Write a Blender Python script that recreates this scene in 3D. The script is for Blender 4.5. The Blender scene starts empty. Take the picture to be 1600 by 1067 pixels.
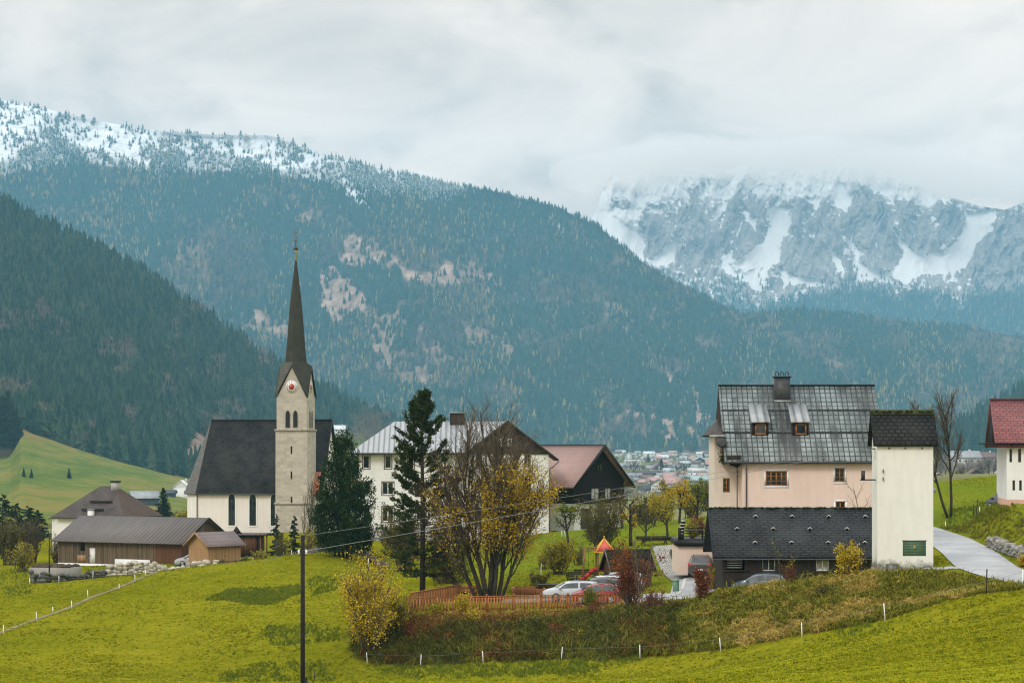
import bpy, math, random
import numpy as np
from mathutils import Vector, Matrix

rnd = random.Random(7)
rng = np.random.default_rng(11)
S = bpy.context.scene
C = S.collection
F, HY = 2900.0, 700.0          # focal length and horizon of the photograph, for placing things at their real distance


def P(px, py, Y):
    return Vector(((px - 800) * Y / F, Y, (HY - py) * Y / F))


def R(a):
    return math.radians(a)


# ------------------------------------------------------------------ noise
_tab = np.random.default_rng(5).random((256, 256))


def vnoise(x, y):
    x = np.asarray(x, float); y = np.asarray(y, float)
    xi = np.floor(x).astype(int); yi = np.floor(y).astype(int)
    fx = x - xi; fy = y - yi
    fx = fx * fx * (3 - 2 * fx); fy = fy * fy * (3 - 2 * fy)
    a = _tab[xi % 256, yi % 256]; b = _tab[(xi + 1) % 256, yi % 256]
    c = _tab[xi % 256, (yi + 1) % 256]; d = _tab[(xi + 1) % 256, (yi + 1) % 256]
    return (a + (b - a) * fx) * (1 - fy) + (c + (d - c) * fx) * fy


def fbm(x, y, o=5, ridged=False):
    t = 0; a = 0.5; s = 0
    for k in range(o):
        n = vnoise(np.asarray(x) * 2 ** k + 17.3 * k, np.asarray(y) * 2 ** k + 9.1 * k)
        if ridged:
            n = 1 - abs(2 * n - 1)
        t = t + a * n; s += a; a *= 0.5
    return t / s


def inpoly(x, y, poly):
    x = np.asarray(x); y = np.asarray(y)
    r = np.zeros(x.shape, bool)
    n = len(poly)
    for i in range(n):
        x1, y1 = poly[i]; x2, y2 = poly[(i + 1) % n]
        if y1 == y2:
            continue
        c = ((y1 > y) != (y2 > y)) & (x < (x2 - x1) * (y - y1) / (y2 - y1) + x1)
        r ^= c
    return r


# ------------------------------------------------------------------ mesh builder
class MB:
    def __init__(s):
        s.v = []; s.f = []; s.m = []
        s.blk = []           # numpy quad blocks: (verts (n,4,3), rnd (n,), mat)

    def face(s, pts, m=0):
        n = len(s.v)
        s.v.extend([(p[0], p[1], p[2]) for p in pts])
        s.f.append(list(range(n, n + len(pts)))); s.m.append(m)

    def mesh(s, vs, fs, m=0):
        n = len(s.v)
        s.v.extend([(p[0], p[1], p[2]) for p in vs])
        for f in fs:
            s.f.append([i + n for i in f]); s.m.append(m)

    def bx(s, x0, x1, y0, y1, z0, z1, m=0):
        v = [(x0, y0, z0), (x1, y0, z0), (x1, y1, z0), (x0, y1, z0), (x0, y0, z1), (x1, y0, z1), (x1, y1, z1), (x0, y1, z1)]
        s.mesh(v, [(0, 3, 2, 1), (4, 5, 6, 7), (0, 1, 5, 4), (1, 2, 6, 5), (2, 3, 7, 6), (3, 0, 4, 7)], m)

    def box(s, c, size, rz=0, m=0):
        a, b, h = size[0] / 2, size[1] / 2, size[2] / 2
        M = Matrix.Translation(c) @ Matrix.Rotation(rz, 4, 'Z')
        v = [M @ Vector(p) for p in [(-a, -b, -h), (a, -b, -h), (a, b, -h), (-a, b, -h), (-a, -b, h), (a, -b, h), (a, b, h), (-a, b, h)]]
        s.mesh(v, [(0, 3, 2, 1), (4, 5, 6, 7), (0, 1, 5, 4), (1, 2, 6, 5), (2, 3, 7, 6), (3, 0, 4, 7)], m)

    def bar(s, a, b, w, h, m=0, up=(0, 0, 1)):
        a = Vector(a); b = Vector(b); d = (b - a).normalized()
        u = d.cross(Vector(up))
        if u.length < 1e-4:
            u = d.cross(Vector((1, 0, 0)))
        u.normalize(); w_ = u * (w / 2); t = u.cross(d).normalized() * (h / 2)
        v = [a - w_ - t, a + w_ - t, a + w_ + t, a - w_ + t, b - w_ - t, b + w_ - t, b + w_ + t, b - w_ + t]
        s.mesh(v, [(0, 1, 2, 3), (7, 6, 5, 4), (0, 4, 5, 1), (1, 5, 6, 2), (2, 6, 7, 3), (3, 7, 4, 0)], m)

    def prism(s, poly, vec, m=0):
        n = len(poly); vec = Vector(vec)
        a = [Vector(p) for p in poly]; b = [p + vec for p in a]
        nor = Vector((0, 0, 0))
        for i in range(n):
            nor += a[i].cross(a[(i + 1) % n])
        if nor.dot(vec) > 0:
            fl = [tuple(reversed(range(n))), tuple(range(n, 2 * n))] + [(i, (i + 1) % n, n + (i + 1) % n, n + i) for i in range(n)]
        else:
            fl = [tuple(range(n)), tuple(reversed(range(n, 2 * n)))] + [((i + 1) % n, i, n + i, n + (i + 1) % n) for i in range(n)]
        s.mesh(a + b, fl, m)

    def tube(s, pts, rads, n=6, m=0, cap=True):
        k = len(pts)
        if not hasattr(rads, '__len__'):
            rads = [rads] * k
        d0 = (pts[1] - pts[0])
        u = d0.cross(Vector((0.31, 0.77, 0.2)))
        if u.length < 1e-6:
            u = d0.cross(Vector((1, 0, 0)))
        u.normalize()
        base = len(s.v)
        for i in range(k):
            d = (pts[min(i + 1, k - 1)] - pts[max(i - 1, 0)]).normalized()
            u = (u - d * u.dot(d))
            if u.length < 1e-6:
                u = d.orthogonal()
            u.normalize()
            w = d.cross(u)
            for j in range(n):
                a = 2 * math.pi * j / n
                p = pts[i] + (u * math.cos(a) + w * math.sin(a)) * rads[i]
                s.v.append((p.x, p.y, p.z))
        for i in range(k - 1):
            for j in range(n):
                q = (j + 1) % n
                s.f.append([base + i * n + j, base + i * n + q, base + (i + 1) * n + q, base + (i + 1) * n + j]); s.m.append(m)
        if cap:
            s.f.append([base + j for j in reversed(range(n))]); s.m.append(m)
            s.f.append([base + (k - 1) * n + j for j in range(n)]); s.m.append(m)

    def lathe(s, prof, n=16, c=(0, 0, 0), m=0, rot=0.0):
        base = len(s.v)
        for r, z in prof:
            for j in range(n):
                a = 2 * math.pi * j / n + rot
                s.v.append((c[0] + r * math.cos(a), c[1] + r * math.sin(a), c[2] + z))
        for i in range(len(prof) - 1):
            for j in range(n):
                q = (j + 1) % n
                s.f.append([base + i * n + j, base + i * n + q, base + (i + 1) * n + q, base + (i + 1) * n + j]); s.m.append(m)
        s.f.append([base + j for j in reversed(range(n))]); s.m.append(m)
        s.f.append([base + (len(prof) - 1) * n + j for j in range(n)]); s.m.append(m)

    def rock(s, c, r, rr, m=0):
        prof = 5; n = 7
        vs = []; fs = []
        for i in range(prof + 1):
            t = math.pi * i / prof
            for j in range(n):
                a = 2 * math.pi * j / n + 0.3 * i
                k = 1 + rr.uniform(-0.2, 0.2)
                vs.append((c[0] + r[0] * k * math.sin(t) * math.cos(a), c[1] + r[1] * k * math.sin(t) * math.sin(a), c[2] + r[2] * k * math.cos(t)))
        for i in range(prof):
            for j in range(n):
                q = (j + 1) % n
                fs.append((i * n + j, (i + 1) * n + j, (i + 1) * n + q, i * n + q))
        s.mesh(vs, fs, m)

    def leaves(s, cen, size, m=0, up=0.0, asp=0.6, seed=1, dirs=None, jitter=0.4):
        """leaf-sized quads at cen (n,3): random orientation, or along dirs"""
        g = np.random.default_rng(seed)
        cen = np.asarray(cen, float); n = len(cen)
        if n == 0:
            return
        a = g.normal(size=(n, 3))
        if dirs is not None:
            a = np.asarray(dirs) + a * jitter
        a[:, 2] += up
        a /= np.linalg.norm(a, axis=1)[:, None] + 1e-9
        b = g.normal(size=(n, 3)); b -= a * (a * b).sum(1)[:, None]
        b /= np.linalg.norm(b, axis=1)[:, None] + 1e-9
        L = (size * g.uniform(0.6, 1.35, n))[:, None]
        q = np.stack([cen - a * L * .5, cen + b * L * asp * .5 - a * L * .05, cen + a * L * .5, cen - b * L * asp * .5 - a * L * .05], 1)
        s.blk.append((q, g.random(n), m))

    def build(s, name, mats, parent=None, smooth=False, loc=None, rz=None):
        if not isinstance(mats, (list, tuple)):
            mats = [mats]
        me = bpy.data.meshes.new(name)
        V = [np.array(s.v, np.float32).reshape(-1, 3)]; nv = len(s.v)
        loops = [np.array([i for f in s.f for i in f], np.int32)]
        sizes = [np.array([len(f) for f in s.f], np.int32)]
        mi = [np.array(s.m, np.int32)]
        rr = [np.random.default_rng(len(s.f) + 3).random(len(s.f))]
        for q, r_, m in s.blk:
            n = len(q)
            V.append(q.reshape(-1, 3).astype(np.float32))
            loops.append((np.arange(n * 4) + nv).astype(np.int32)); nv += n * 4
            sizes.append(np.full(n, 4, np.int32)); mi.append(np.full(n, m, np.int32)); rr.append(r_)
        V = np.concatenate(V); loops = np.concatenate(loops); sizes = np.concatenate(sizes); mi = np.concatenate(mi); rr = np.concatenate(rr)
        me.vertices.add(len(V)); me.vertices.foreach_set('co', V.ravel())
        me.loops.add(len(loops)); me.loops.foreach_set('vertex_index', loops)
        me.polygons.add(len(sizes))
        st = np.concatenate([[0], np.cumsum(sizes)[:-1]]).astype(np.int32) if len(sizes) else np.zeros(0, np.int32)
        me.polygons.foreach_set('loop_start', st)
        me.polygons.foreach_set('material_index', mi)
        me.update(calc_edges=True)
        # metric UV: u runs level along each face, v up its slope
        N = np.zeros(len(sizes) * 3, np.float32); me.polygons.foreach_get('normal', N); N = N.reshape(-1, 3)
        U = np.stack([-N[:, 1], N[:, 0], np.zeros(len(N))], 1)
        l = np.linalg.norm(U, axis=1); flat = l < 0.02
        U[flat] = (1, 0, 0); l[flat] = 1; U /= l[:, None]
        W = np.cross(N, U); W[flat] = (0, 1, 0)
        Ul = np.repeat(U, sizes, 0); Wl = np.repeat(W, sizes, 0); co = V[loops]
        uv = np.stack([(co * Ul).sum(1), (co * Wl).sum(1)], 1).astype(np.float32)
        me.uv_layers.new(name='UVMap').data.foreach_set('uv', uv.ravel())
        at = me.attributes.new('rnd', 'FLOAT', 'FACE'); at.data.foreach_set('value', rr.astype(np.float32))
        for m in mats:
            me.materials.append(m)
        if smooth:
            me.polygons.foreach_set('use_smooth', np.ones(len(sizes), bool))
        o = bpy.data.objects.new(name, me); C.objects.link(o)
        if parent is not None:
            o.parent = parent
        if loc is not None:
            o.location = loc
        if rz is not None:
            o.rotation_euler = (0, 0, rz)
        return o


def tag(o, label=None, cat=None, group=None, kind=None):
    if label: o['label'] = label
    if cat: o['category'] = cat
    if group: o['group'] = group
    if kind: o['kind'] = kind
    return o


def thing(name, label, cat, loc=(0, 0, 0), rz=0, group=None):
    o = bpy.data.objects.new(name, None); C.objects.link(o)
    o.location = loc; o.rotation_euler = (0, 0, rz); o.empty_display_size = 0.5
    return tag(o, label, cat, group)


def copy_tree(o, parent=None):
    c = o.copy(); C.objects.link(c)
    if parent is not None:
        c.parent = parent
    for ch in list(o.children):
        copy_tree(ch, c)
    return c


def grid_obj(name, X, Y, Z, mat, attrs=None, smooth=True):
    n, m = X.shape
    V = np.stack([X, Y, Z], -1).reshape(-1, 3).astype(np.float32)
    i = np.arange(n * m).reshape(n, m)
    q = np.stack([i[:-1, :-1], i[1:, :-1], i[1:, 1:], i[:-1, 1:]], -1).reshape(-1).astype(np.int32)
    k = len(q) // 4
    me = bpy.data.meshes.new(name)
    me.vertices.add(len(V)); me.vertices.foreach_set('co', V.ravel())
    me.loops.add(len(q)); me.loops.foreach_set('vertex_index', q)
    me.polygons.add(k); me.polygons.foreach_set('loop_start', (np.arange(k) * 4).astype(np.int32))
    me.update(calc_edges=True)
    me.polygons.foreach_set('use_smooth', np.full(k, smooth))
    for nme, a in (attrs or {}).items():
        at = me.attributes.new(nme, 'FLOAT', 'POINT'); at.data.foreach_set('value', np.asarray(a, np.float32).ravel())
    me.materials.append(mat)
    o = bpy.data.objects.new(name, me); C.objects.link(o)
    return o


# ------------------------------------------------------------------ materials
class NT:
    def __init__(s, name):
        s.mat = bpy.data.materials.new(name); s.mat.use_nodes = True
        s.t = s.mat.node_tree; s.n = s.t.nodes; s.b = s.n['Principled BSDF']; s.out = s.n['Material Output']

    def __call__(s, typ, **kw):
        x = s.n.new(typ)
        for k, v in kw.items():
            if k.startswith('_'):
                setattr(x, k[1:], v)
            else:
                x.inputs[k.replace('__', ' ')].default_value = v
        return x

    def l(s, a, b):
        s.t.links.new(a, b)

    def coord(s, kind='UV', scale=(1, 1, 1), rot=(0, 0, 0)):
        c = s.n.new('ShaderNodeTexCoord'); m = s.n.new('ShaderNodeMapping')
        m.inputs['Scale'].default_value = scale; m.inputs['Rotation'].default_value = rot
        s.l(c.outputs[kind], m.inputs['Vector'])
        return m.outputs['Vector']

    def noise(s, vec, scale, detail=5, rough=0.6):
        x = s('ShaderNodeTexNoise', Scale=scale, Detail=detail, Roughness=rough)
        s.l(vec, x.inputs['Vector']); return x.outputs['Fac']

    def ramp(s, fac, stops):
        x = s.n.new('ShaderNodeValToRGB'); e = x.color_ramp.elements
        while len(e) < len(stops): e.new(0.5)
        for i, (p, c) in enumerate(stops):
            e[i].position = p; e[i].color = (*c, 1) if len(c) == 3 else c
        s.l(fac, x.inputs['Fac']); return x.outputs['Color']

    def mix(s, fac, a, b, blend='MIX'):
        x = s.n.new('ShaderNodeMix'); x.data_type = 'RGBA'; x.blend_type = blend
        for sock, v in ((x.inputs[0], fac), (x.inputs[6], a), (x.inputs[7], b)):
            if isinstance(v, (int, float)): sock.default_value = v
            elif isinstance(v, tuple): sock.default_value = (*v, 1)
            else: s.l(v, sock)
        return x.outputs[2]

    def math(s, op, a, b=0.5, c=None):
        x = s.n.new('ShaderNodeMath'); x.operation = op
        for sock, v in zip(x.inputs, (a, b, c)):
            if v is None: continue
            if isinstance(v, (int, float)): sock.default_value = v
            else: s.l(v, sock)
        return x.outputs[0]

    def bump(s, h, strength=0.4, dist=0.03):
        x = s('ShaderNodeBump', Strength=strength, Distance=dist)
        s.l(h, x.inputs['Height']); s.l(x.outputs['Normal'], s.b.inputs['Normal'])

    def fin(s, col, rough=0.8, spec=0.3, metal=0.0):
        if isinstance(col, tuple): s.b.inputs['Base Color'].default_value = (*col, 1)
        else: s.l(col, s.b.inputs['Base Color'])
        if isinstance(rough, (int, float)): s.b.inputs['Roughness'].default_value = rough
        else: s.l(rough, s.b.inputs['Roughness'])
        s.b.inputs['Specular IOR Level'].default_value = spec
        s.b.inputs['Metallic'].default_value = metal
        return s.mat


def mul(c, k):
    return tuple(min(1, x * k) for x in c)


def plain(name, c, rough=0.7, spec=0.3, metal=0, var=0.25, scale=3.0, kind='Object', bump=0):
    t = NT(name); v = t.coord(kind)
    n = t.noise(v, scale)
    col = t.ramp(n, [(0.3, mul(c, 1 - var)), (0.7, mul(c, 1 + var))])
    if bump:
        t.bump(t.noise(v, scale * 6, 4), bump, 0.02)
    return t.fin(col, rough, spec, metal)


def plaster(name, c, stain=(0.3, 0.28, 0.24), amt=0.25, rough=0.9, foot=0.0):
    """painted render: fine grain, faint vertical runs and blotches of dirt"""
    t = NT(name); v = t.coord('UV'); o = t.coord('UV', (2.2, 0.25, 1))
    a = t.noise(v, 0.5, 6, 0.65); b = t.noise(o, 1.2, 5)
    f = t.math('MULTIPLY', a, b)
    col = t.ramp(f, [(0.1, mul(c, 0.9)), (0.28, c), (0.6, mul(c, 1.05))])
    d = t.ramp(t.math('MULTIPLY', b, t.noise(v, 0.8, 8, 0.75)), [(0.33, (0, 0, 0)), (0.5, (1, 1, 1))])
    col = t.mix(t.math('MULTIPLY', d, amt), col, stain)
    if foot:      # splashed, mossy dirt along the foot of the wall
        x = t.n.new('ShaderNodeSeparateXYZ'); t.l(t.coord('Object'), x.inputs[0])
        g = t.math('ADD', t.math('DIVIDE', x.outputs[2], foot), t.math('MULTIPLY_ADD', t.noise(v, 1.1, 7, 0.7), -2.6, 1.15))
        fm = t.ramp(g, [(0.1, (1, 1, 1)), (0.75, (0, 0, 0))]); col = t.mix(t.math('MULTIPLY', fm, 0.85), col, (0.075, 0.075, 0.055))
    t.bump(t.noise(v, 22, 3), 0.25, 0.01)
    return t.fin(col, rough, 0.2)


def tiles(name, c1, c2, mortar, w, h, rough=0.6, ms=0.02, patch=None, pamt=0.6, pscale=0.4, bump=0.6, rough2=None, spec=0.4, run=None, nz=0.6, off=0.5):
    t = NT(name); v = t.coord('UV')
    br = t('ShaderNodeTexBrick', Scale=1.0, Mortar__Size=ms, Mortar__Smooth=0.1, Brick__Width=w, Row__Height=h, Bias=0.0)
    br.inputs['Color1'].default_value = (*c1, 1); br.inputs['Color2'].default_value = (*c2, 1); br.inputs['Mortar'].default_value = (*mortar, 1)
    t.l(v, br.inputs['Vector']); br.offset = off
    col = br.outputs['Color']
    n = t.noise(v, 0.9, 8, 0.7)
    col = t.mix(nz, col, t.ramp(n, [(0.3, (0.45, 0.45, 0.45)), (0.65, (1.25, 1.25, 1.25))]), 'MULTIPLY')
    if patch is not None:
        pv = t.coord('UV', run or (1, 1, 1))
        pf = t.ramp(t.noise(pv, pscale, 7, 0.7), [(0.42, (0, 0, 0)), (0.60, (1, 1, 1))])
        col = t.mix(t.math('MULTIPLY', pf, pamt), col, patch)
    t.bump(t.math('SUBTRACT', t.math('MULTIPLY', n, 0.5), br.outputs['Fac']), bump, 0.03)
    return t.fin(col, rough, spec)


def planks(name, c1, c2, w=0.18, rough=0.85, gap=(0.01, 0.008, 0.006), horiz=False, streak=0.5):
    t = NT(name); v = t.coord('UV', rot=(0, 0, 0 if horiz else R(90)))
    br = t('ShaderNodeTexBrick', Scale=1.0, Mortar__Size=0.012, Mortar__Smooth=0.2, Brick__Width=5.3, Row__Height=w, Bias=0.0)
    br.inputs['Color1'].default_value = (*c1, 1); br.inputs['Color2'].default_value = (*c2, 1); br.inputs['Mortar'].default_value = (*gap, 1)
    t.l(v, br.inputs['Vector'])
    s2 = t.coord('UV', (0.5, 9, 1) if horiz else (9, 0.5, 1))
    n = t.noise(s2, 1.3, 6, 0.7)
    col = t.mix(streak, br.outputs['Color'], t.ramp(n, [(0.3, (0.35, 0.35, 0.35)), (0.7, (1.5, 1.5, 1.5))]), 'MULTIPLY')
    t.bump(t.math('SUBTRACT', n, br.outputs['Fac']), 0.5, 0.02)
    return t.fin(col, rough, 0.25)


def ribbed(name, c1, c2, w, rough=0.4, metal=0.0, dark=0.5, bump=0.8, rows=None):
    t = NT(name); c = t.coord('UV')
    x = t.n.new('ShaderNodeSeparateXYZ'); t.l(c, x.inputs[0])
    s = t.math('SINE', t.math('MULTIPLY', x.outputs[0], 2 * math.pi / w))
    s = t.math('MULTIPLY_ADD', s, 0.5, 0.5)
    n = t.noise(t.coord('UV', (1, 0.25, 1)), 1.2, 7, 0.7)
    col = t.ramp(n, [(0.3, c1), (0.7, c2)])
    col = t.mix(t.math('MULTIPLY', t.math('POWER', s, 3.0), dark), col, mul(c1, 0.3))
    h = s
    if rows:
        f = t.math('FRACT', t.math('DIVIDE', x.outputs[1], rows))
        e = t.math('LESS_THAN', f, 0.16)
        col = t.mix(t.math('MULTIPLY', e, 0.6), col, mul(c1, 0.35))
    t.bump(h, bump, 0.05)
    return t.fin(col, rough, 0.5, metal)


def leafmat(name, cols, rough=0.7, trans=0.25, scale=0.6):
    t = NT(name)
    a = t.n.new('ShaderNodeAttribute'); a.attribute_name = 'rnd'
    n = t.noise(t.coord('Object'), scale, 3)
    f = t.math('MULTIPLY_ADD', n, 0.9, t.math('MULTIPLY_ADD', a.outputs['Fac'], 0.55, -0.25))
    k = len(cols)
    col = t.ramp(f, [(0.2 + 0.6 * i / max(1, k - 1), c) for i, c in enumerate(cols)])
    t.fin(col, rough, 0.05)
    tr = t.n.new('ShaderNodeBsdfTranslucent'); t.l(col, tr.inputs['Color'])
    mx = t.n.new('ShaderNodeMixShader'); mx.inputs[0].default_value = trans
    t.l(t.b.outputs[0], mx.inputs[1]); t.l(tr.outputs[0], mx.inputs[2]); t.l(mx.outputs[0], t.out.inputs['Surface'])
    return t.mat


def glassmat(name, c=(0.02, 0.028, 0.032), rough=0.08, spec=0.6):
    t = NT(name); n = t.noise(t.coord('Object'), 1.5, 2)
    return t.fin(t.ramp(n, [(0.35, mul(c, 0.5)), (0.65, mul(c, 1.6))]), rough, spec)


M = {}
M['glass'] = glassmat('window_glass')
M['glass_pale'] = glassmat('curtained_glass', (0.35, 0.36, 0.36), 0.3)
M['car_glass'] = glassmat('car_glass', (0.025, 0.03, 0.033), 0.04, 0.9)
M['white_wall'] = plaster('white_render', (0.80, 0.80, 0.78), amt=0.15)
M['cream_wall'] = plaster('cream_render', (0.77, 0.77, 0.71), amt=0.25, foot=0.75)
M['pink_wall'] = plaster('pink_render', (0.78, 0.62, 0.52), amt=0.14)
M['beige_wall'] = plaster('beige_render', (0.74, 0.64, 0.53), amt=0.10)
M['church_wall'] = plaster('church_render', (0.80, 0.75, 0.70), amt=0.15)
M['plinth'] = plaster('stained_plinth', (0.28, 0.27, 0.24), (0.05, 0.05, 0.045), 0.9)
M['pink_plinth'] = plaster('pink_plinth', (0.55, 0.33, 0.25), amt=0.2)
M['board_white'] = tiles('white_cladding', (0.79, 0.80, 0.78), (0.76, 0.77, 0.75), (0.66, 0.66, 0.64), 0.6, 0.3, 0.8, 0.012, bump=0.15, nz=0.18)
M['ashlar'] = tiles('ashlar_stone', (0.62, 0.56, 0.47), (0.46, 0.41, 0.335), (0.56, 0.52, 0.45), 1.0, 0.5, 0.9, 0.03, patch=(0.22, 0.2, 0.17), pamt=0.5, pscale=0.9)
M['stone_trim'] = plain('stone_trim', (0.33, 0.30, 0.25), 0.9, var=0.4)
M['slate_church'] = tiles('church_slate', (0.030, 0.031, 0.032), (0.017, 0.018, 0.019), (0.006, 0.006, 0.006), 0.45, 0.38, 0.85, 0.06, patch=(0.05, 0.05, 0.045), pamt=0.5, spec=0.2)
M['apse_slate'] = tiles('weathered_slate', (0.17, 0.165, 0.15), (0.13, 0.125, 0.115), (0.05, 0.05, 0.045), 0.4, 0.3, 0.8, 0.03)
M['spire'] = tiles('spire_shingle', (0.045, 0.042, 0.034), (0.03, 0.03, 0.025), (0.015, 0.015, 0.012), 0.3, 0.25, 0.85, 0.03, patch=(0.05, 0.055, 0.02), pamt=0.5, pscale=0.6)
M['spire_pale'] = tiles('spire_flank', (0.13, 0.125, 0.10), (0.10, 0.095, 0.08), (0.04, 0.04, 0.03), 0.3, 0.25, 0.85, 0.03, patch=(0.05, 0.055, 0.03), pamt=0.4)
M['shed_slate'] = tiles('shed_slate', (0.034, 0.037, 0.039), (0.021, 0.023, 0.025), (0.004, 0.004, 0.005), 0.6, 0.27, 0.75, 0.06, patch=(0.055, 0.06, 0.058), pamt=0.35, spec=0.25)
M['tower_slate'] = tiles('tower_slate', (0.032, 0.031, 0.030), (0.018, 0.018, 0.018), (0.004, 0.004, 0.004), 0.4, 0.32, 0.85, 0.06, patch=(0.05, 0.05, 0.04), pamt=0.3, spec=0.2)
M['moss'] = plain('moss', (0.055, 0.065, 0.022), 0.95, var=0.7, scale=9, bump=0.6)
M['pink_roof'] = tiles('wet_fibre_tiles', (0.30, 0.345, 0.335), (0.22, 0.265, 0.26), (0.03, 0.036, 0.036), 0.42, 0.5, 0.5, 0.045, off=0.0, patch=(0.04, 0.045, 0.043), pamt=0.85, pscale=0.35, run=(1.6, 0.5, 1))
m = M['pink_roof']; nt_ = m.node_tree; bs_ = nt_.nodes['Principled BSDF']; src_ = bs_.inputs['Base Color'].links[0].from_socket
t = NT.__new__(NT); t.mat, t.t, t.n, t.b = m, nt_, nt_.nodes, bs_
x = t.n.new('ShaderNodeSeparateXYZ'); t.l(t.coord('UV'), x.inputs[0])      # soot washed down the tiles below the chimney
w_ = t.math('SUBTRACT', 1.0, t.math('MULTIPLY', t.math('ABSOLUTE', t.math('SUBTRACT', x.outputs[0], 3.75)), 0.85))
w_ = t.math('MULTIPLY', t.ramp(w_, [(0.0, (0, 0, 0)), (0.35, (1, 1, 1))]), t.ramp(t.noise(t.coord('UV', (2.5, .35, 1)), 1.0, 6, .7), [(0.36, (0.15, 0.15, 0.15)), (0.56, (1, 1, 1))]))
t.l(t.mix(t.math('MULTIPLY', w_, 0.9), src_, (0.03, 0.03, 0.028)), bs_.inputs['Base Color'])
M['brown_tile'] = tiles('brown_shingle', (0.085, 0.068, 0.058), (0.055, 0.046, 0.042), (0.02, 0.017, 0.015), 0.3, 0.2, 0.85, 0.02, patch=(0.15, 0.12, 0.11), pamt=0.3)
M['red_shingle'] = tiles('reddish_shingle', (0.13, 0.078, 0.055), (0.09, 0.056, 0.042), (0.03, 0.02, 0.015), 0.3, 0.2, 0.85, 0.02, patch=(0.06, 0.05, 0.045), pamt=0.5)
M['red_tile'] = tiles('maroon_tile', (0.28, 0.085, 0.08), (0.22, 0.07, 0.068), (0.08, 0.022, 0.022), 0.5, 0.33, 0.6, 0.03)
M['pink_tile'] = ribbed('faded_red_pantile', (0.34, 0.20, 0.17), (0.42, 0.26, 0.22), 0.36, 0.5, rows=0.4)
M['metal_roof'] = ribbed('ribbed_metal', (0.27, 0.285, 0.295), (0.37, 0.385, 0.395), 0.6, 0.4, 0.1, dark=0.8)
M['barn_roof'] = ribbed('brown_sheet_roof', (0.085, 0.068, 0.058), (0.13, 0.107, 0.094), 0.55, 0.6, dark=0.55)
M['hut_roof'] = ribbed('hut_sheet_roof', (0.13, 0.09, 0.085), (0.18, 0.13, 0.12), 0.35, 0.5, dark=0.4, rows=0.7)
M['old_wood'] = planks('grey_old_boards', (0.185, 0.135, 0.085), (0.095, 0.07, 0.046), 0.2)
M['red_wood'] = planks('reddish_boards', (0.17, 0.075, 0.035), (0.11, 0.05, 0.025), 0.2)
M['new_wood'] = planks('new_larch_boards', (0.47, 0.29, 0.145), (0.38, 0.225, 0.105), 0.2, streak=0.35)
M['dark_wood'] = planks('dark_stained_boards', (0.035, 0.025, 0.018), (0.022, 0.016, 0.012), 0.22)
M['black_wood'] = planks('blackened_boards', (0.014, 0.012, 0.011), (0.009, 0.008, 0.008), 0.25, horiz=True)
M['brown_gable'] = planks('brown_gable_boards', (0.05, 0.035, 0.025), (0.035, 0.025, 0.018), 0.25)
M['fence_wood'] = planks('orange_fence_wood', (0.46, 0.19, 0.07), (0.34, 0.135, 0.05), 0.3, streak=0.5)
M['play_wood'] = plain('play_timber', (0.24, 0.12, 0.06), 0.8, var=0.3)
M['win_wood'] = plain('orange_window_wood', (0.33, 0.14, 0.04), 0.5, var=0.2)
M['win_brown'] = plain('brown_trim', (0.17, 0.125, 0.09), 0.6, var=0.2)
M['white_paint'] = plain('white_paint', (0.78, 0.78, 0.76), 0.5, var=0.06)
M['black'] = plain('black_metal', (0.012, 0.012, 0.013), 0.5, var=0.2)
M['dark_metal'] = plain('dark_metal', (0.05, 0.052, 0.055), 0.45, var=0.3)
M['grey_metal'] = plain('grey_metal', (0.33, 0.34, 0.34), 0.4, metal=0.4, var=0.2)
M['pipe'] = plain('downpipe', (0.16, 0.13, 0.11), 0.5, var=0.25)
M['gold'] = plain('gilded', (0.75, 0.60, 0.28), 0.3, metal=0.6, var=0.1)
M['red_paint'] = plain('red_paint', (0.55, 0.06, 0.045), 0.4, var=0.15)
M['coral_paint'] = plain('coral_panel', (0.62, 0.12, 0.09), 0.5, var=0.12)
M['yellow_paint'] = plain('yellow_paint', (0.75, 0.5, 0.06), 0.5, var=0.1)
M['clock_red'] = plain('clock_red', (0.42, 0.035, 0.03), 0.5, var=0.1)
M['green_panel'] = plain('green_grille', (0.08, 0.15, 0.085), 0.5, var=0.15)
M['green_bin'] = plain('green_bin', (0.13, 0.24, 0.16), 0.6, var=0.2)
M['concrete'] = plain('concrete', (0.33, 0.32, 0.30), 0.9, var=0.45, scale=1.4, bump=0.3)
M['dark_stone'] = plain('dark_wall_stone', (0.10, 0.095, 0.08), 0.95, var=0.7, scale=2.2, bump=0.8)
M['boulder'] = plain('pale_boulder', (0.40, 0.37, 0.30), 0.95, var=0.5, scale=1.8, bump=0.6)
M['wall_stone'] = plain('grey_wall_stone', (0.25, 0.24, 0.21), 0.95, var=0.6, scale=2.0, bump=0.7)
M['rust'] = plain('rusty_roof', (0.38, 0.14, 0.075), 0.8, var=0.3)
t = NT('wet_asphalt'); v = t.coord('Object'); w_ = t.noise(v, 0.35, 6, 0.65); g_ = t.noise(v, 9, 4, 0.7)
wet = t.ramp(w_, [(0.42, (0, 0, 0)), (0.55, (1, 1, 1))])
col = t.mix(g_, (0.29, 0.295, 0.305), (0.46, 0.465, 0.475)); col = t.mix(t.math('MULTIPLY', wet, 0.35), col, (0.15, 0.155, 0.165))
t.bump(g_, 0.2, 0.01)
M['asphalt'] = t.fin(col, t.math('MULTIPLY_ADD', wet, -0.22, 0.62), 0.4)
M['track'] = plain('bare_track', (0.21, 0.165, 0.10), 0.95, var=0.35, scale=1.5)
M['paver'] = tiles('grey_paver', (0.36, 0.34, 0.31), (0.29, 0.275, 0.25), (0.14, 0.14, 0.11), 0.4, 0.4, 0.85, 0.04)
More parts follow.
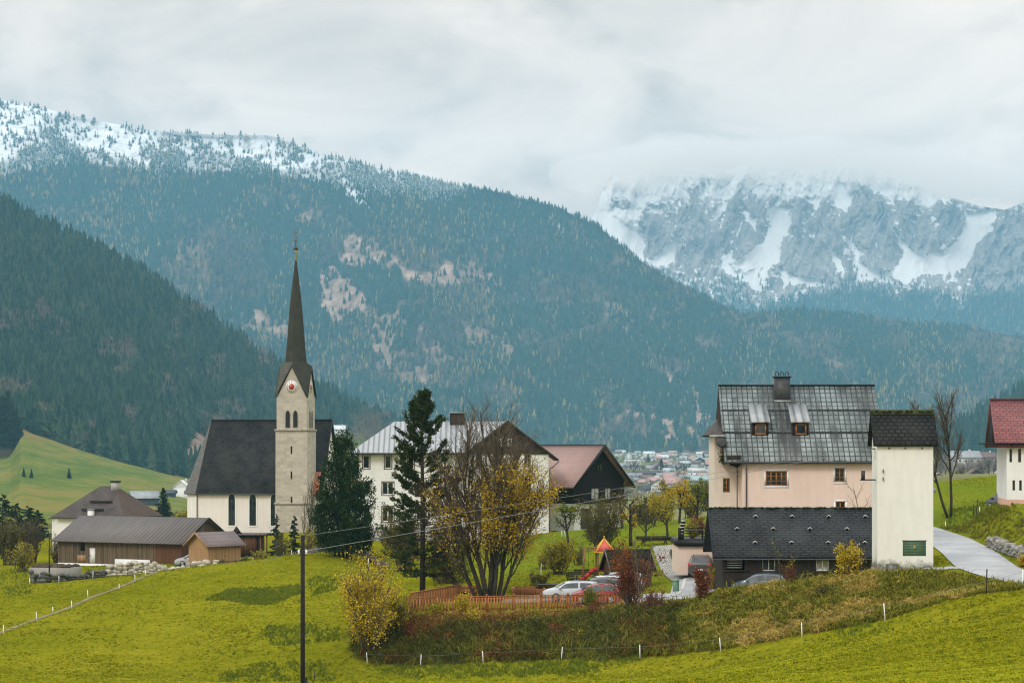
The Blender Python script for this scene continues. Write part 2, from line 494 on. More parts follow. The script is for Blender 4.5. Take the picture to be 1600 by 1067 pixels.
M['kerb'] = plain('kerb_stone', (0.5, 0.49, 0.46), 0.85, var=0.2)
M['bark'] = plain('dark_bark', (0.042, 0.034, 0.024), 0.95, var=0.5, scale=5, bump=0.7)
M['pole_wood'] = plain('tarred_pole', (0.018, 0.016, 0.014), 0.9, var=0.4, scale=3, bump=0.3)
M['bark_grey'] = plain('grey_bark', (0.11, 0.095, 0.075), 0.95, var=0.5, scale=5, bump=0.6)
M['twig'] = plain('twigs', (0.095, 0.075, 0.045), 0.95, var=0.4, scale=2)
M['twig_red'] = plain('reddish_twigs', (0.125, 0.098, 0.06), 0.95, var=0.4, scale=2)
M['wire'] = plain('cable', (0.26, 0.27, 0.26), 0.5, metal=0.3, var=0.1)
M['tyre'] = plain('tyre', (0.015, 0.015, 0.015), 0.9, var=0.2)
M['tail'] = plain('tail_lamp', (0.5, 0.02, 0.015), 0.2, 0.6, var=0.1)
M['lamp'] = plain('clear_lamp', (0.7, 0.71, 0.72), 0.15, 0.6, var=0.1)
M['soil'] = plain('dung_heap', (0.075, 0.05, 0.03), 1.0, var=0.5, scale=4, bump=0.8)


def paint(name, c):
    m = plain(name, c, 0.28, 0.5, var=0.06); b = m.node_tree.nodes['Principled BSDF']
    b.inputs['Coat Weight'].default_value = 0.6; b.inputs['Coat Roughness'].default_value = 0.05
    return m


M['leaf_yellow'] = leafmat('yellow_leaves', [(0.28, 0.21, 0.02), (0.56, 0.42, 0.03), (0.72, 0.57, 0.06)])
M['leaf_maple'] = leafmat('maple_leaves', [(0.26, 0.19, 0.02), (0.52, 0.36, 0.024), (0.68, 0.48, 0.04)])
M['leaf_yg'] = leafmat('yellow_green_leaves', [(0.15, 0.14, 0.018), (0.34, 0.29, 0.028), (0.52, 0.42, 0.045)])
M['leaf_green'] = leafmat('green_leaves', [(0.07, 0.10, 0.014), (0.17, 0.21, 0.024), (0.32, 0.34, 0.04)])
M['leaf_olive'] = leafmat('olive_leaves', [(0.05, 0.052, 0.016), (0.12, 0.11, 0.024), (0.21, 0.17, 0.035)])
M['leaf_rust'] = leafmat('beech_red_leaves', [(0.085, 0.024, 0.013), (0.22, 0.06, 0.025), (0.38, 0.14, 0.035)])
M['thuja'] = leafmat('thuja_foliage', [(0.007, 0.018, 0.007), (0.020, 0.045, 0.015), (0.06, 0.10, 0.028)], trans=0.1, scale=0.9)
M['pine'] = leafmat('pine_needles', [(0.014, 0.028, 0.010), (0.036, 0.060, 0.017), (0.09, 0.115, 0.03)], trans=0.1, scale=0.8)
M['spruce_near'] = leafmat('spruce_needles', [(0.01, 0.022, 0.012), (0.022, 0.042, 0.02), (0.045, 0.07, 0.03)], trans=0.1)
# ------------------------------------------------------------------ scattering (stuff only)
def scatter(name, pts, scl, rotz, protos, mat_attr=None, label=None, tilt=None):
    """one object: points that carry instanced plants"""
    n = len(pts)
    me = bpy.data.meshes.new(name)
    me.vertices.add(n); me.vertices.foreach_set('co', np.asarray(pts, np.float32).ravel())
    sc3 = np.asarray(scl, np.float32)
    if sc3.ndim == 1: sc3 = np.stack([sc3, sc3, sc3], 1)
    rot = np.zeros((n, 3), np.float32); rot[:, 2] = rotz
    if tilt is not None: rot[:, :2] = tilt
    a = me.attributes.new('scl', 'FLOAT_VECTOR', 'POINT'); a.data.foreach_set('vector', sc3.ravel())
    a = me.attributes.new('rot', 'FLOAT_VECTOR', 'POINT'); a.data.foreach_set('vector', rot.ravel())
    a = me.attributes.new('idx', 'INT', 'POINT'); a.data.foreach_set('value', rng.integers(0, len(protos), n).astype(np.int32))
    for k, v in (mat_attr or {}).items():
        a = me.attributes.new(k, 'FLOAT', 'POINT'); a.data.foreach_set('value', np.asarray(v, np.float32))
    o = bpy.data.objects.new(name, me); C.objects.link(o)
    g = bpy.data.node_groups.new(name + '_nodes', 'GeometryNodeTree')
    g.interface.new_socket('Geometry', in_out='INPUT', socket_type='NodeSocketGeometry')
    g.interface.new_socket('Geometry', in_out='OUTPUT', socket_type='NodeSocketGeometry')
    gi = g.nodes.new('NodeGroupInput'); go = g.nodes.new('NodeGroupOutput')
    ip = g.nodes.new('GeometryNodeInstanceOnPoints'); jn = g.nodes.new('GeometryNodeJoinGeometry')
    for p in protos:
        oi = g.nodes.new('GeometryNodeObjectInfo'); oi.inputs['Object'].default_value = p; oi.inputs['As Instance'].default_value = True
        g.links.new(oi.outputs['Geometry'], jn.inputs[0])

    def attr(nm, typ):
        x = g.nodes.new('GeometryNodeInputNamedAttribute'); x.data_type = typ; x.inputs['Name'].default_value = nm
        return x.outputs['Attribute']
    ip.inputs['Pick Instance'].default_value = True
    g.links.new(gi.outputs[0], ip.inputs['Points']); g.links.new(jn.outputs[0], ip.inputs['Instance'])
    g.links.new(attr('idx', 'INT'), ip.inputs['Instance Index'])
    e2r = g.nodes.new('FunctionNodeEulerToRotation'); g.links.new(attr('rot', 'FLOAT_VECTOR'), e2r.inputs[0])
    g.links.new(e2r.outputs[0], ip.inputs['Rotation']); g.links.new(attr('scl', 'FLOAT_VECTOR'), ip.inputs['Scale'])
    g.links.new(ip.outputs[0], go.inputs[0])
    m = o.modifiers.new('plants', 'NODES'); m.node_group = g
    if label: tag(o, label)
    o['kind'] = 'stuff'
    return o


def proto(mb, name, mats, smooth=False):
    o = mb.build(name, mats, smooth=smooth)
    C.objects.unlink(o)
    return o


def instmat(name, cols, frostc=(0.72, 0.76, 0.78), rough=0.9, grad=None):
    """foliage whose tone varies from plant to plant; 'frost' carries rime or snow on high trees"""
    t = NT(name)
    oi = t.n.new('ShaderNodeObjectInfo'); a = t.n.new('ShaderNodeAttribute'); a.attribute_name = 'rnd'
    f = t.math('MULTIPLY_ADD', a.outputs['Fac'], 0.35, t.math('MULTIPLY', oi.outputs['Random'], 0.65))
    k = len(cols)
    col = t.ramp(f, [(0.1 + 0.8 * i / max(1, k - 1), c) for i, c in enumerate(cols)])
    if frostc:
        fr = t.n.new('ShaderNodeAttribute'); fr.attribute_type = 'INSTANCER'; fr.attribute_name = 'frost'
        ff = t.math('MULTIPLY', fr.outputs['Fac'], t.math('GREATER_THAN', a.outputs['Fac'], 0.42))
        col = t.mix(ff, col, frostc)
    return t.fin(col, rough, 0.0)


def conifer_proto(name, mat, tiers, seed, w=0.17, thin=0.0):
    """unit-high conifer: drooping ragged tiers round a trunk"""
    r = random.Random(seed); mb = MB()
    mb.tube([Vector((0, 0, -0.1)), Vector((0, 0, 0.9))], [0.012, 0.004], 4, 0, False)
    for i in range(tiers):
        t = i / tiers
        z = 0.08 + 0.86 * t
        rad = w * (1 - t) ** 0.85 * r.uniform(0.75, 1.15) + 0.012
        h = (0.9 / tiers) * 2.0
        n = 8
        ring = []
        for j in range(n):
            a = 2 * math.pi * (j + r.uniform(-.3, .3)) / n + i
            rr = rad * (r.uniform(0.9, 1.25) if j % 2 == 0 else r.uniform(0.35, 0.6))
            ring.append((rr * math.cos(a), rr * math.sin(a), z - h * 0.28 * (1.3 if j % 2 == 0 else 0.4) * r.uniform(.7, 1.3)))
        top = (r.uniform(-.006, .006), r.uniform(-.006, .006), min(1.0, z + h * 0.75))
        for j in range(n):
            if r.random() < thin: continue
            mb.face([ring[j], ring[(j + 1) % n], top])
    return proto(mb, name, [mat])


def bare_proto(name, mat, seed):
    r = random.Random(seed); mb = MB()
    mb.tube([Vector((0, 0, -.05)), Vector((0.01, 0, 0.5)), Vector((0, 0.01, 0.95))], [0.02, 0.012, 0.003], 4)
    for i in range(40):
        z = r.uniform(0.2, 0.85); a = r.uniform(0, 6.3); L = 0.33 * math.sin(math.pi * (0.15 + 0.85 * z)) * r.uniform(.6, 1.2)
        p = Vector((0, 0, z)); q = p + Vector((math.cos(a) * L, math.sin(a) * L, L * 0.8))
        mb.tube([p, q], [0.006, 0.002], 3, 0, False)
        for k in range(4):
            b = p.lerp(q, r.uniform(.4, 1)); mb.tube([b, b + Vector((r.uniform(-.1, .1), r.uniform(-.1, .1), r.uniform(.02, .12)))], [0.003, 0.001], 3, 0, False)
    return proto(mb, name, [mat])


# ------------------------------------------------------------------ near terrain: thin-plate spline through surveyed points
CP = [P(*a) for a in [
    # field at the bottom of the frame, falling from the right to the left
    (1600, 1067, 48), (1400, 1067, 58), (1200, 1067, 72), (1000, 1067, 90), (800, 1067, 100), (600, 1067, 104), (300, 1067, 110), (0, 1067, 114), (-250, 1067, 116),
    (1500, 985, 85), (1300, 1020, 95), (1640, 960, 85), (300, 1000, 140), (0, 990, 146), (-250, 990, 150), (470, 980, 141),
    # foot of the bank, along the white posts
    (574, 1036, 130), (657, 1038, 128), (755, 1034, 125), (877, 1031, 122), (1000, 1025, 119), (1126, 1012, 116), (1253, 991, 112), (1383, 969, 107), (1470, 942, 104), (1541, 928, 100),
    # top of the bank
    (580, 965, 140), (635, 955, 137), (720, 954, 136.7), (800, 953, 136.5), (885, 953, 136.2), (970, 953, 136), (1050, 946, 131), (1110, 932, 127.5), (1165, 922, 126.5), (1220, 915, 126), (1300, 905, 122), (1370, 897, 119), (1410, 896, 117), (1460, 893, 116),
    # terrace with the car park and drive
    (640, 938, 146), (760, 940, 143), (850, 941, 141), (930, 941, 140), (975, 936, 141), (930, 928, 148), (1012, 941, 134), (1078, 905, 152), (1060, 900, 157), (1100, 902, 150), (1140, 929, 133), (1185, 929, 132), (1230, 927, 132), (1150, 918, 140), (1300, 915, 131), (1350, 908, 126),
    (950, 912, 152), (985, 913, 152), (880, 915, 152), (1040, 880, 165), (900, 895, 160),
    # meadow rising behind the playground
    (1030, 858, 172), (880, 852, 195), (870, 830, 212), (940, 829, 210), (1000, 832, 208), (1060, 838, 198), (720, 870, 190), (640, 868, 195),
    (560, 848, 213), (700, 846, 214), (840, 838, 214), (540, 870, 190), (600, 886, 190),
    # road and the bank on the right
    (1480, 893, 117), (1560, 903, 112), (1600, 912, 108), (1465, 860, 134), (1555, 860, 134), (1460, 824, 165), (1510, 840, 148), (1600, 884, 117), (1650, 900, 110), (1430, 840, 150), (1400, 860, 145),
    (1600, 845, 122), (1570, 832, 131), (1540, 800, 145), (1500, 800, 150), (1480, 812, 155), (1590, 788, 150), (1650, 790, 150), (1700, 830, 130), (1480, 757, 200), (1570, 745, 200), (1680, 740, 200), (1400, 790, 190), (1200, 800, 205),
    # churchyard, barn and left end of the valley floor
    (430, 885, 214), (330, 890, 215), (240, 893, 211), (130, 902, 206), (30, 912, 200), (100, 884, 222), (180, 882, 224), (270, 873, 224), (330, 876, 222), (400, 868, 240), (300, 840, 262), (400, 833, 272), (470, 832, 272), (520, 832, 275), (150, 860, 250), (0, 880, 240), (-100, 890, 240), (0, 850, 280), (300, 832, 300), (450, 830, 300), (560, 830, 300),
    (800, 818, 260), (1000, 815, 260), (1200, 805, 260), (1500, 760, 260), (100, 850, 300), (-200, 880, 220), (-100, 915, 198),
]] + [Vector(a) for a in [(0, -25, 1.0), (0, 0, -1.9), (-25, 0, -3.6), (25, 0, -0.6), (12, 25, -3.4), (-12, 25, -5.0), (-9, 80, -12.0), (-40, 60, -11.5), (-60, 90, -14), (50, 60, -3.5), (60, 110, -3.0), (90, 160, -0.5), (-90, 160, -14.8), (-30, 100, -13.2), (-25, 40, -7.5)]]
_c = np.array([tuple(p) for p in CP])


def _phi(r2):
    return 0.5 * r2 * np.log(r2 + 1e-9)


def _tps(c, lam):
    n = len(c); xy = c[:, :2] / 50
    K = _phi(((xy[:, None] - xy[None]) ** 2).sum(-1)) + lam * np.eye(n)
    Pm = np.concatenate([np.ones((n, 1)), xy], 1)
    A = np.zeros((n + 3, n + 3)); A[:n, :n] = K; A[:n, n:] = Pm; A[n:, :n] = Pm.T
    b = np.zeros(n + 3); b[:n] = c[:, 2]
    return np.linalg.solve(A, b)


_w = _tps(_c, 0.00002)
_VY = [200, 300, 600, 1000, 1400, 1900, 3000, 3800, 5000, 9000]
_VZ = [-13, -16, -26, -33, -33.8, -26, -15.5, -8, -5, 0]


def sstep(a, b, x):
    t = np.clip((np.asarray(x, float) - a) / (b - a), 0, 1)
    return t * t * (3 - 2 * t)


def zvalley(X, Y):
    X = np.asarray(X, float); Y = np.asarray(Y, float)
    z = np.interp(Y, _VY, _VZ)
    right = (X / Y) * F + 800
    z = z + sstep(1330, 1480, right) * 18 * sstep(250, 700, Y) * (1 - sstep(2000, 3000, Y))
    return z


def znear(X, Y):
    X = np.asarray(X, float); Y = np.asarray(Y, float); sh = X.shape
    x = X.ravel() / 50; y = Y.ravel() / 50; out = np.zeros(len(x))
    c = _c[:, :2] / 50
    for i in range(0, len(x), 20000):
        d = (x[i:i + 20000, None] - c[None, :, 0]) ** 2 + (y[i:i + 20000, None] - c[None, :, 1]) ** 2
        out[i:i + 20000] = _phi(d) @ _w[:-3] + _w[-3] + _w[-2] * x[i:i + 20000] + _w[-1] * y[i:i + 20000]
    return out.reshape(sh)


_RD = np.array([((a - 800) * b / F, b) for a, b in [(1790, 94), (1650, 107), (1590, 112), (1543, 118), (1512, 133), (1474, 148), (1428, 165), (1380, 182)]])
_s = np.linspace(0, 1, 120); _t = np.linspace(0, 1, len(_RD))
_RX, _RY = np.interp(_s, _t, _RD[:, 0]), np.interp(_s, _t, _RD[:, 1])
for _ in range(18):
    _RX[1:-1] = (_RX[:-2] + 2 * _RX[1:-1] + _RX[2:]) / 4; _RY[1:-1] = (_RY[:-2] + 2 * _RY[1:-1] + _RY[2:]) / 4
_RZ = np.interp(_RY, [94, 107, 112, 118, 133, 148, 165, 182], [-7.9, -7.9, -7.82, -7.66, -7.4, -7.16, -7.07, -7.1])


def road_dist(X, Y):
    """distance to the lane's centre line and the lane's height there"""
    X = np.asarray(X, float); sh = X.shape; x = X.ravel(); y = np.asarray(Y, float).ravel()
    d = np.full(len(x), 99.0); z = np.zeros(len(x))
    near = (x > 12) & (y > 80) & (y < 200)
    q = np.nonzero(near)[0]
    for i in range(0, len(q), 20000):
        w = q[i:i + 20000]; dd = (x[w, None] - _RX) ** 2 + (y[w, None] - _RY) ** 2; k = dd.argmin(1)
        d[w] = np.sqrt(dd[np.arange(len(w)), k]); z[w] = _RZ[k]
    return d.reshape(sh), z.reshape(sh)


def zground(X, Y):
    X = np.asarray(X, float); Y = np.asarray(Y, float)
    k = sstep(265, 400, Y)
    side = sstep(95, 190, np.abs(X))
    zn = znear(np.clip(X, -110, 95), np.clip(Y, -20, 300))
    rough = (fbm(X * 0.9, Y * 0.9, 3) - 0.5) * 0.10 + (fbm(X * 0.12, Y * 0.12, 3) - 0.5) * 0.35
    d, zr = road_dist(X, Y); wr = 1 - sstep(2.1, 4.6, d)
    zn = (zn + rough) * (1 - wr) + zr * wr
    return zn * (1 - k) + zvalley(X, Y) * k


def G(px, Y, dz=0.0):
    X = (px - 800) * Y / F
    return Vector((X, Y, float(zground(np.array([X]), np.array([Y]))[0]) + dz))


def Gx(X, Y, dz=0.0):
    return Vector((X, Y, float(zground(np.array([X]), np.array([Y]))[0]) + dz))


# meadow material
t = NT('autumn_meadow'); v = t.coord('Object')
n1 = t.noise(v, 0.055, 5, 0.6); n2 = t.noise(v, 0.6, 6, 0.7); n3 = t.noise(v, 5.0, 4, 0.7)
n4 = t.noise(v, 1.7, 4, 0.8)
f = t.math('ADD', t.math('MULTIPLY', n1, 0.35), t.math('ADD', t.math('MULTIPLY', n2, 0.25), t.math('MULTIPLY', n4, 0.5)))
col = t.ramp(f, [(0.38, (0.068, 0.086, 0.004)), (0.48, (0.128, 0.137, 0.005)), (0.58, (0.188, 0.183, 0.008)), (0.70, (0.27, 0.235, 0.02))])
lu = t.n.new('ShaderNodeAttribute'); lu.attribute_name = 'lush'
col = t.mix(t.math('MULTIPLY', lu.outputs['Fac'], t.math('MULTIPLY_ADD', n2, 1.0, 0.2)), col, (0.105, 0.165, 0.016))
br = t.ramp(t.noise(v, 0.35, 8, 0.75), [(0.62, (0, 0, 0)), (0.72, (1, 1, 1))])
col = t.mix(t.math('MULTIPLY', br, 0.35), col, (0.16, 0.12, 0.03))
t.bump(t.math('ADD', n2, n3), 0.8, 0.12)
M['meadow'] = t.fin(col, 1.0, 0.0)

xs = np.concatenate([np.linspace(-190, -105, 25)[:-1], np.arange(-105, 95.01, 0.8), np.linspace(95, 190, 28)[1:]])
ys = np.concatenate([np.arange(-22, 150, 0.75), np.arange(150, 275, 1.25), np.linspace(275, 420, 40)])
XX, YY = np.meshgrid(xs, ys, indexing='ij')
ZZ = zground(XX, YY)
PXX = XX / np.maximum(YY, 5) * F + 800
lush = sstep(150, 168, YY) * sstep(690, 780, PXX) * (1 - sstep(1700, 1800, PXX)) + .8 * sstep(136, 140, YY) * sstep(980, 1010, PXX) * (1 - sstep(1100, 1130, PXX)) + .6 * sstep(1440, 1480, PXX) * sstep(112, 122, YY)
lush = np.clip(lush, 0, 1) * (.55 + .45 * fbm(XX * .1, YY * .1, 3))
meadow = grid_obj('meadow_ground', XX, YY, ZZ, M['meadow'], {'lush': lush}); tag(meadow, kind='structure')


# ------------------------------------------------------------------ far valley floor
t = NT('valley_fields'); v = t.coord('Object')
f = t.math('ADD', t.math('MULTIPLY', t.noise(v, 0.006, 5), 0.6), t.math('MULTIPLY', t.noise(v, 0.05, 6), 0.45))
col = t.ramp(f, [(0.36, (0.13, 0.115, 0.075)), (0.46, (0.15, 0.145, 0.06)), (0.56, (0.19, 0.19, 0.06)), (0.7, (0.24, 0.20, 0.13))])
M['valley'] = t.fin(col, 1.0, 0.0)
vys = np.concatenate([np.linspace(400, 1000, 40), np.linspace(1020, 5200, 90)])
ux = np.linspace(-0.62, 0.62, 140)
YV, UV_ = np.meshgrid(vys, ux, indexing='xy')
XV = UV_ * (YV + 250)
ZV = zvalley(XV, YV) + (fbm(XV * 0.01, YV * 0.01, 4) - .5) * 3 * sstep(500, 900, YV)
valley = grid_obj('valley_floor', XV, YV, ZV - 0.3 * (1 - sstep(400, 450, YV)), M['valley']); tag(valley, kind='structure')


# ------------------------------------------------------------------ mountains
def sheet(ridge, foot, px0, px1, nu, nv, amp, nsc, below=0.12, back=True, curve=1.0, ridged=False, seed=0, ynoise=0.0):
    r = np.array(ridge, float); f_ = np.array(foot, float)
    u = np.linspace(px0, px1, nu)
    pr = np.interp(u, r[:, 0], r[:, 1]); yr = np.interp(u, r[:, 0], r[:, 2])
    pf = np.interp(u, f_[:, 0], f_[:, 1]); yf = np.interp(u, f_[:, 0], f_[:, 2])
    v = np.concatenate([[-below], np.linspace(0, 1, nv)])
    U, Vv = np.meshgrid(u, v, indexing='ij')
    py = pf[:, None] + (pr - pf)[:, None] * Vv
    Y = yf[:, None] + (yr - yf)[:, None] * np.sign(Vv) * np.abs(Vv) ** curve
    w = np.sin(np.pi * np.clip(Vv, 0, 1)) ** 0.6
    n = fbm(U * nsc + seed, py * nsc * 0.7 + seed, 5, ridged) - 0.5
    Y = Y + amp * n * w * 2
    return U, py, Y, Vv


def sheet_pts(U, py, Y):
    return (U - 800) * Y / F, Y, (HY - py) * Y / F


def add_back(X, Y, Z, dY, dZ, skirt=60):
    Z = Z.copy(); Y = Y.copy(); X = X.copy()
    X[:, 0] = X[:, 1]; Y[:, 0] = Y[:, 1]; Z[:, 0] = Z[:, 1] - skirt          # the foot runs down into the ground
    X2 = np.concatenate([X, X[:, -1:], X[:, -1:]], 1)          # a rounded crest, then the far side
    Y2 = np.concatenate([Y, Y[:, -1:] + dY * .12, Y[:, -1:] + dY], 1); Z2 = np.concatenate([Z, Z[:, -1:] + .2, Z[:, -1:] - dZ], 1)
    return X2, Y2, Z2


def on_sheet(U, py, Y, a, b):
    """the point of a sheet that lies on the sight line of photo pixel (a, b)"""
    i = int(np.clip(np.searchsorted(U[:, 0], a), 0, U.shape[0] - 1)); o_ = np.argsort(py[i, 1:])
    return P(a, b, float(np.interp(b, py[i, 1:][o_], Y[i, 1:][o_])))


def sample_sheet(U, py, Y, n, mask):
    """points spread over a sheet; mask(px, py, v) -> keep probability"""
    px = rng.uniform(U[0, 0], U[-1, 0], n * 3); nu = U.shape[0]
    iu = (px - U[0, 0]) / (U[-1, 0] - U[0, 0]) * (nu - 1)
    i0 = np.clip(iu.astype(int), 0, nu - 2); fu = iu - i0
    v = rng.uniform(0.0, 1.0, n * 3)
    pyf = py[:, 1]; pyr = py[:, -1]
    hf = (pyf - pyr); hh = hf[i0]
    keep = rng.random(n * 3) < hh / hf.max()
    px, v, i0, fu = px[keep], v[keep], i0[keep], fu[keep]
    nv = py.shape[1] - 2
    iv = v * nv; j0 = np.clip(iv.astype(int), 0, nv - 1); fv = iv - j0; j0 = j0 + 1

    def bl(A):
        return (A[i0, j0] * (1 - fu) + A[i0 + 1, j0] * fu) * (1 - fv) + (A[i0, j0 + 1] * (1 - fu) + A[i0 + 1, j0 + 1] * fu) * fv
    ppy = bl(py); k = rng.random(len(px)) < mask(px, ppy, v)
    X, Yp, Z = sheet_pts(U, py, Y)
    pts = np.stack([bl(X), bl(Yp), bl(Z)], 1)
    return pts[k], px[k], ppy[k], v[k]


SPRUCE = instmat('spruce', [(0.014, 0.036, 0.027), (0.034, 0.068, 0.046), (0.075, 0.108, 0.062)])
LARCH = instmat('larch', [(0.17, 0.14, 0.06), (0.28, 0.22, 0.08), (0.40, 0.30, 0.11)])
BROADL = instmat('bare_crowns', [(0.13, 0.11, 0.09), (0.20, 0.165, 0.14), (0.27, 0.22, 0.18)], None)
SPR = [conifer_proto('spruce_a', SPRUCE, 7, 1, 0.19), conifer_proto('spruce_b', SPRUCE, 8, 2, 0.15), conifer_proto('spruce_c', SPRUCE, 6, 3, 0.22, 0.06), conifer_proto('spruce_d', SPRUCE, 9, 4, 0.17)]
LAR = [conifer_proto('larch_a', LARCH, 7, 11, 0.14, 0.15), conifer_proto('larch_b', LARCH, 6, 12, 0.17, 0.2), conifer_proto('larch_c', LARCH, 8, 13, 0.12, 0.1)]
BAR = [bare_proto('crown_a', BROADL, 5), bare_proto('crown_b', BROADL, 6)]


def soft(px, py, poly, r=14):
    """polygon test with ragged edges"""
    jx = (fbm(px * 0.05, py * 0.05, 4) - .5) * r * 2.2; jy = (fbm(px * 0.05 + 40, py * 0.05 + 9, 4) - .5) * r * 2.2
    return inpoly(px + jx, py + jy, poly)


# --- the great wooded mountain
RID1 = [(-250, 118, 5400), (0, 156, 5300), (60, 168, 5300), (120, 182, 5300), (200, 198, 5300), (260, 206, 5250), (330, 211, 5250), (420, 212, 5200), (450, 220, 5200), (500, 238, 5150), (560, 256, 5100), (600, 266, 5100), (700, 287, 5000), (800, 305, 4950), (880, 329, 4900), (930, 351, 4850), (990, 400, 4800), (1050, 440, 4750), (1110, 468, 4750), (1160, 489, 4800), (1250, 484, 4900), (1330, 492, 5000), (1400, 502, 5000), (1500, 510, 5050), (1600, 527, 5100), (1700, 545, 5100), (1850, 560, 5100)]
FOOT1 = [(-250, 700, 3900), (400, 702, 3900), (700, 706, 3800), (900, 708, 3700), (1200, 708, 3600), (1600, 710, 3600), (1850, 710, 3600)]
CLEAR = [
    ([(500, 422), (540, 430), (578, 460), (572, 492), (545, 498), (510, 490), (497, 455)], 1.0),
    ([(546, 370), (580, 366), (600, 395), (640, 414), (700, 420), (745, 425), (792, 452), (783, 462), (700, 447), (620, 432), (560, 421), (528, 412)], 1.0),
    ([(360, 490), (400, 478), (450, 500), (470, 528), (425, 530), (385, 512)], 0.9),
    ([(690, 395), (740, 408), (792, 440), (790, 458), (740, 430)], 0.85),
    ([(1030, 575), (1080, 600), (1112, 640), (1128, 680), (1092, 655), (1055, 612)], 0.85),
    ([(940, 648), (1000, 645), (1060, 658), (1120, 692), (1060, 692), (990, 672)], 0.85),
    ([(575, 495), (660, 495), (705, 560), (690, 610), (640, 610), (590, 575)], 0.8),
    ([(700, 480), (790, 500), (840, 550), (780, 560), (720, 530)], 0.55),
    ([(370, 360), (405, 365), (440, 430), (400, 440)], 0.5),
    ([(270, 370), (330, 380), (330, 430), (270, 420)], 0.35),
    ([(940, 470), (985, 480), (990, 520), (950, 505)], 0.5),
    ([(1100, 530), (1150, 560), (1160, 600), (1120, 580)], 0.5),
    ([(1290, 560), (1340, 570), (1360, 620), (1300, 610)], 0.45),
    ([(440, 320), (490, 335), (480, 350), (430, 340)], 0.6),
]
SNOWP = [
    ([(-300, 100), (500, 180), (545, 252), (500, 262), (420, 262), (330, 232), (245, 238), (238, 266), (195, 250), (130, 228), (90, 220), (40, 238), (-10, 262), (-300, 330)], 0.93),
    ([(528, 276), (552, 288), (588, 322), (575, 330), (548, 310)], 0.85),
    ([(600, 262), (640, 275), (640, 300), (610, 290)], 0.3),
    ([(866, 332), (878, 338), (882, 366), (872, 360)], 0.6),
    ([(690, 283), (720, 290), (716, 312), (700, 306)], 0.4),
    ([(800, 302), (812, 308), (818, 330), (806, 322)], 0.4),
]
SNOWTREES = [(-300, 80), (430, 170), (640, 250), (760, 285), (700, 312), (560, 300), (480, 280), (380, 268), (240, 268), (120, 252), (30, 268), (-300, 380)]


def f_clear(px, py):
    k = np.zeros(px.shape)
    for poly, d in CLEAR: k = np.maximum(k, soft(px, py, poly, 16) * d * (.68 + .32 * sstep(.32, .55, fbm(px * .07 + 2, py * .09, 4))))
    return k


def f_snow(px, py):
    k = np.zeros(px.shape)
    for poly, d in SNOWP: k = np.maximum(k, soft(px, py, poly, 9) * d)
    return k


U1, p1, Y1, V1 = sheet(RID1, FOOT1, -250, 1850, 420, 110, 260, 0.006, seed=3.1)
sn = np.maximum(f_snow(U1, p1), 0.55 * inpoly(U1, p1, SNOWTREES)); cl = f_clear(U1, p1)
X1, Yq1, Z1 = sheet_pts(U1, p1, Y1)
Xb, Yb, Zb = add_back(X1, Yq1, Z1, 900, 500)
pad = lambda a: np.concatenate([a, a[:, -1:], a[:, -1:]], 1)
t = NT('forest_mountain'); v = t.coord('Object')
sna = t.n.new('ShaderNodeAttribute'); sna.attribute_name = 'snow'
cla = t.n.new('ShaderNodeAttribute'); cla.attribute_name = 'clearing'
n = t.noise(v, 0.02, 7, 0.7)
under = t.ramp(n, [(0.35, (0.03, 0.034, 0.02)), (0.52, (0.085, 0.07, 0.048)), (0.68, (0.17, 0.125, 0.09))])
clear = t.ramp(t.noise(v, 0.035, 8, 0.75), [(0.34, (0.11, 0.085, 0.06)), (0.47, (0.30, 0.20, 0.145)), (0.64, (0.50, 0.36, 0.28))])
snow = t.ramp(t.noise(v, 0.03, 8, 0.75), [(0.34, (0.25, 0.24, 0.22)), (0.46, (0.72, 0.74, 0.76)), (0.6, (0.88, 0.9, 0.92))])
col = t.mix(cla.outputs['Fac'], under, clear); col = t.mix(sna.outputs['Fac'], col, snow)
M['mountain'] = t.fin(col, 1.0, 0.0)
mountain = grid_obj('wooded_mountain', Xb, Yb, Zb, M['mountain'], {'snow': pad(sn), 'clearing': pad(cl)}); tag(mountain, kind='structure')


def mask1(px, py, v):
    m = 1 - 0.93 * f_clear(px, py)
    m = m * (1 - f_snow(px, py) * (1.0 - 0.42 * sstep(0.5, 0.62, fbm(px * 0.05, py * 0.07 + 3, 4)) - 0.05))
    m = m * (0.22 + 0.85 * sstep(0.40, 0.53, fbm(px * 0.02, py * 0.03, 5)))
    return np.clip(m, 0, 1)


pts, px, py, v = sample_sheet(U1, p1, Y1, 80000, mask1)
hs = rng.uniform(13, 24, len(pts)) * (1 - 0.25 * sstep(0.6, 1, v))
fr = np.clip(inpoly(px, py + (rng.random(len(px)) - .5) * 24, SNOWTREES) * rng.uniform(0.2, 0.85, len(px)), 0, 1)
lz = fbm(px * 0.016 + 30, py * 0.011 + 4, 4)
il = rng.random(len(pts)) < (0.025 + 0.15 * sstep(0.50, 0.66, lz))
wid = rng.uniform(1.3, 2.0, len(pts))
s3 = np.stack([hs * wid, hs * wid, hs], 1)
rz = rng.uniform(0, 6.28, len(pts))
mv = fbm(px * 0.018 + 70, py * 0.024 + 11, 5); ib = ~il & (rng.random(len(pts)) < .72 * sstep(.50, .62, mv) * sstep(300, 360, py + px * -.06))
sb = np.stack([hs * 1.1, hs * 1.1, hs * .8], 1)
scatter('bare_slope_wood', pts[ib], sb[ib], rz[ib], BAR, {'frost': fr[ib]}, 'bare mauve brown deciduous woods in patches on the great mountainside')
il2 = il; il = il | ib
scatter('spruce_forest', pts[~il], s3[~il], rz[~il], SPR, {'frost': fr[~il]}, 'dense blue green conifer forest covering the great mountainside')
il = il2
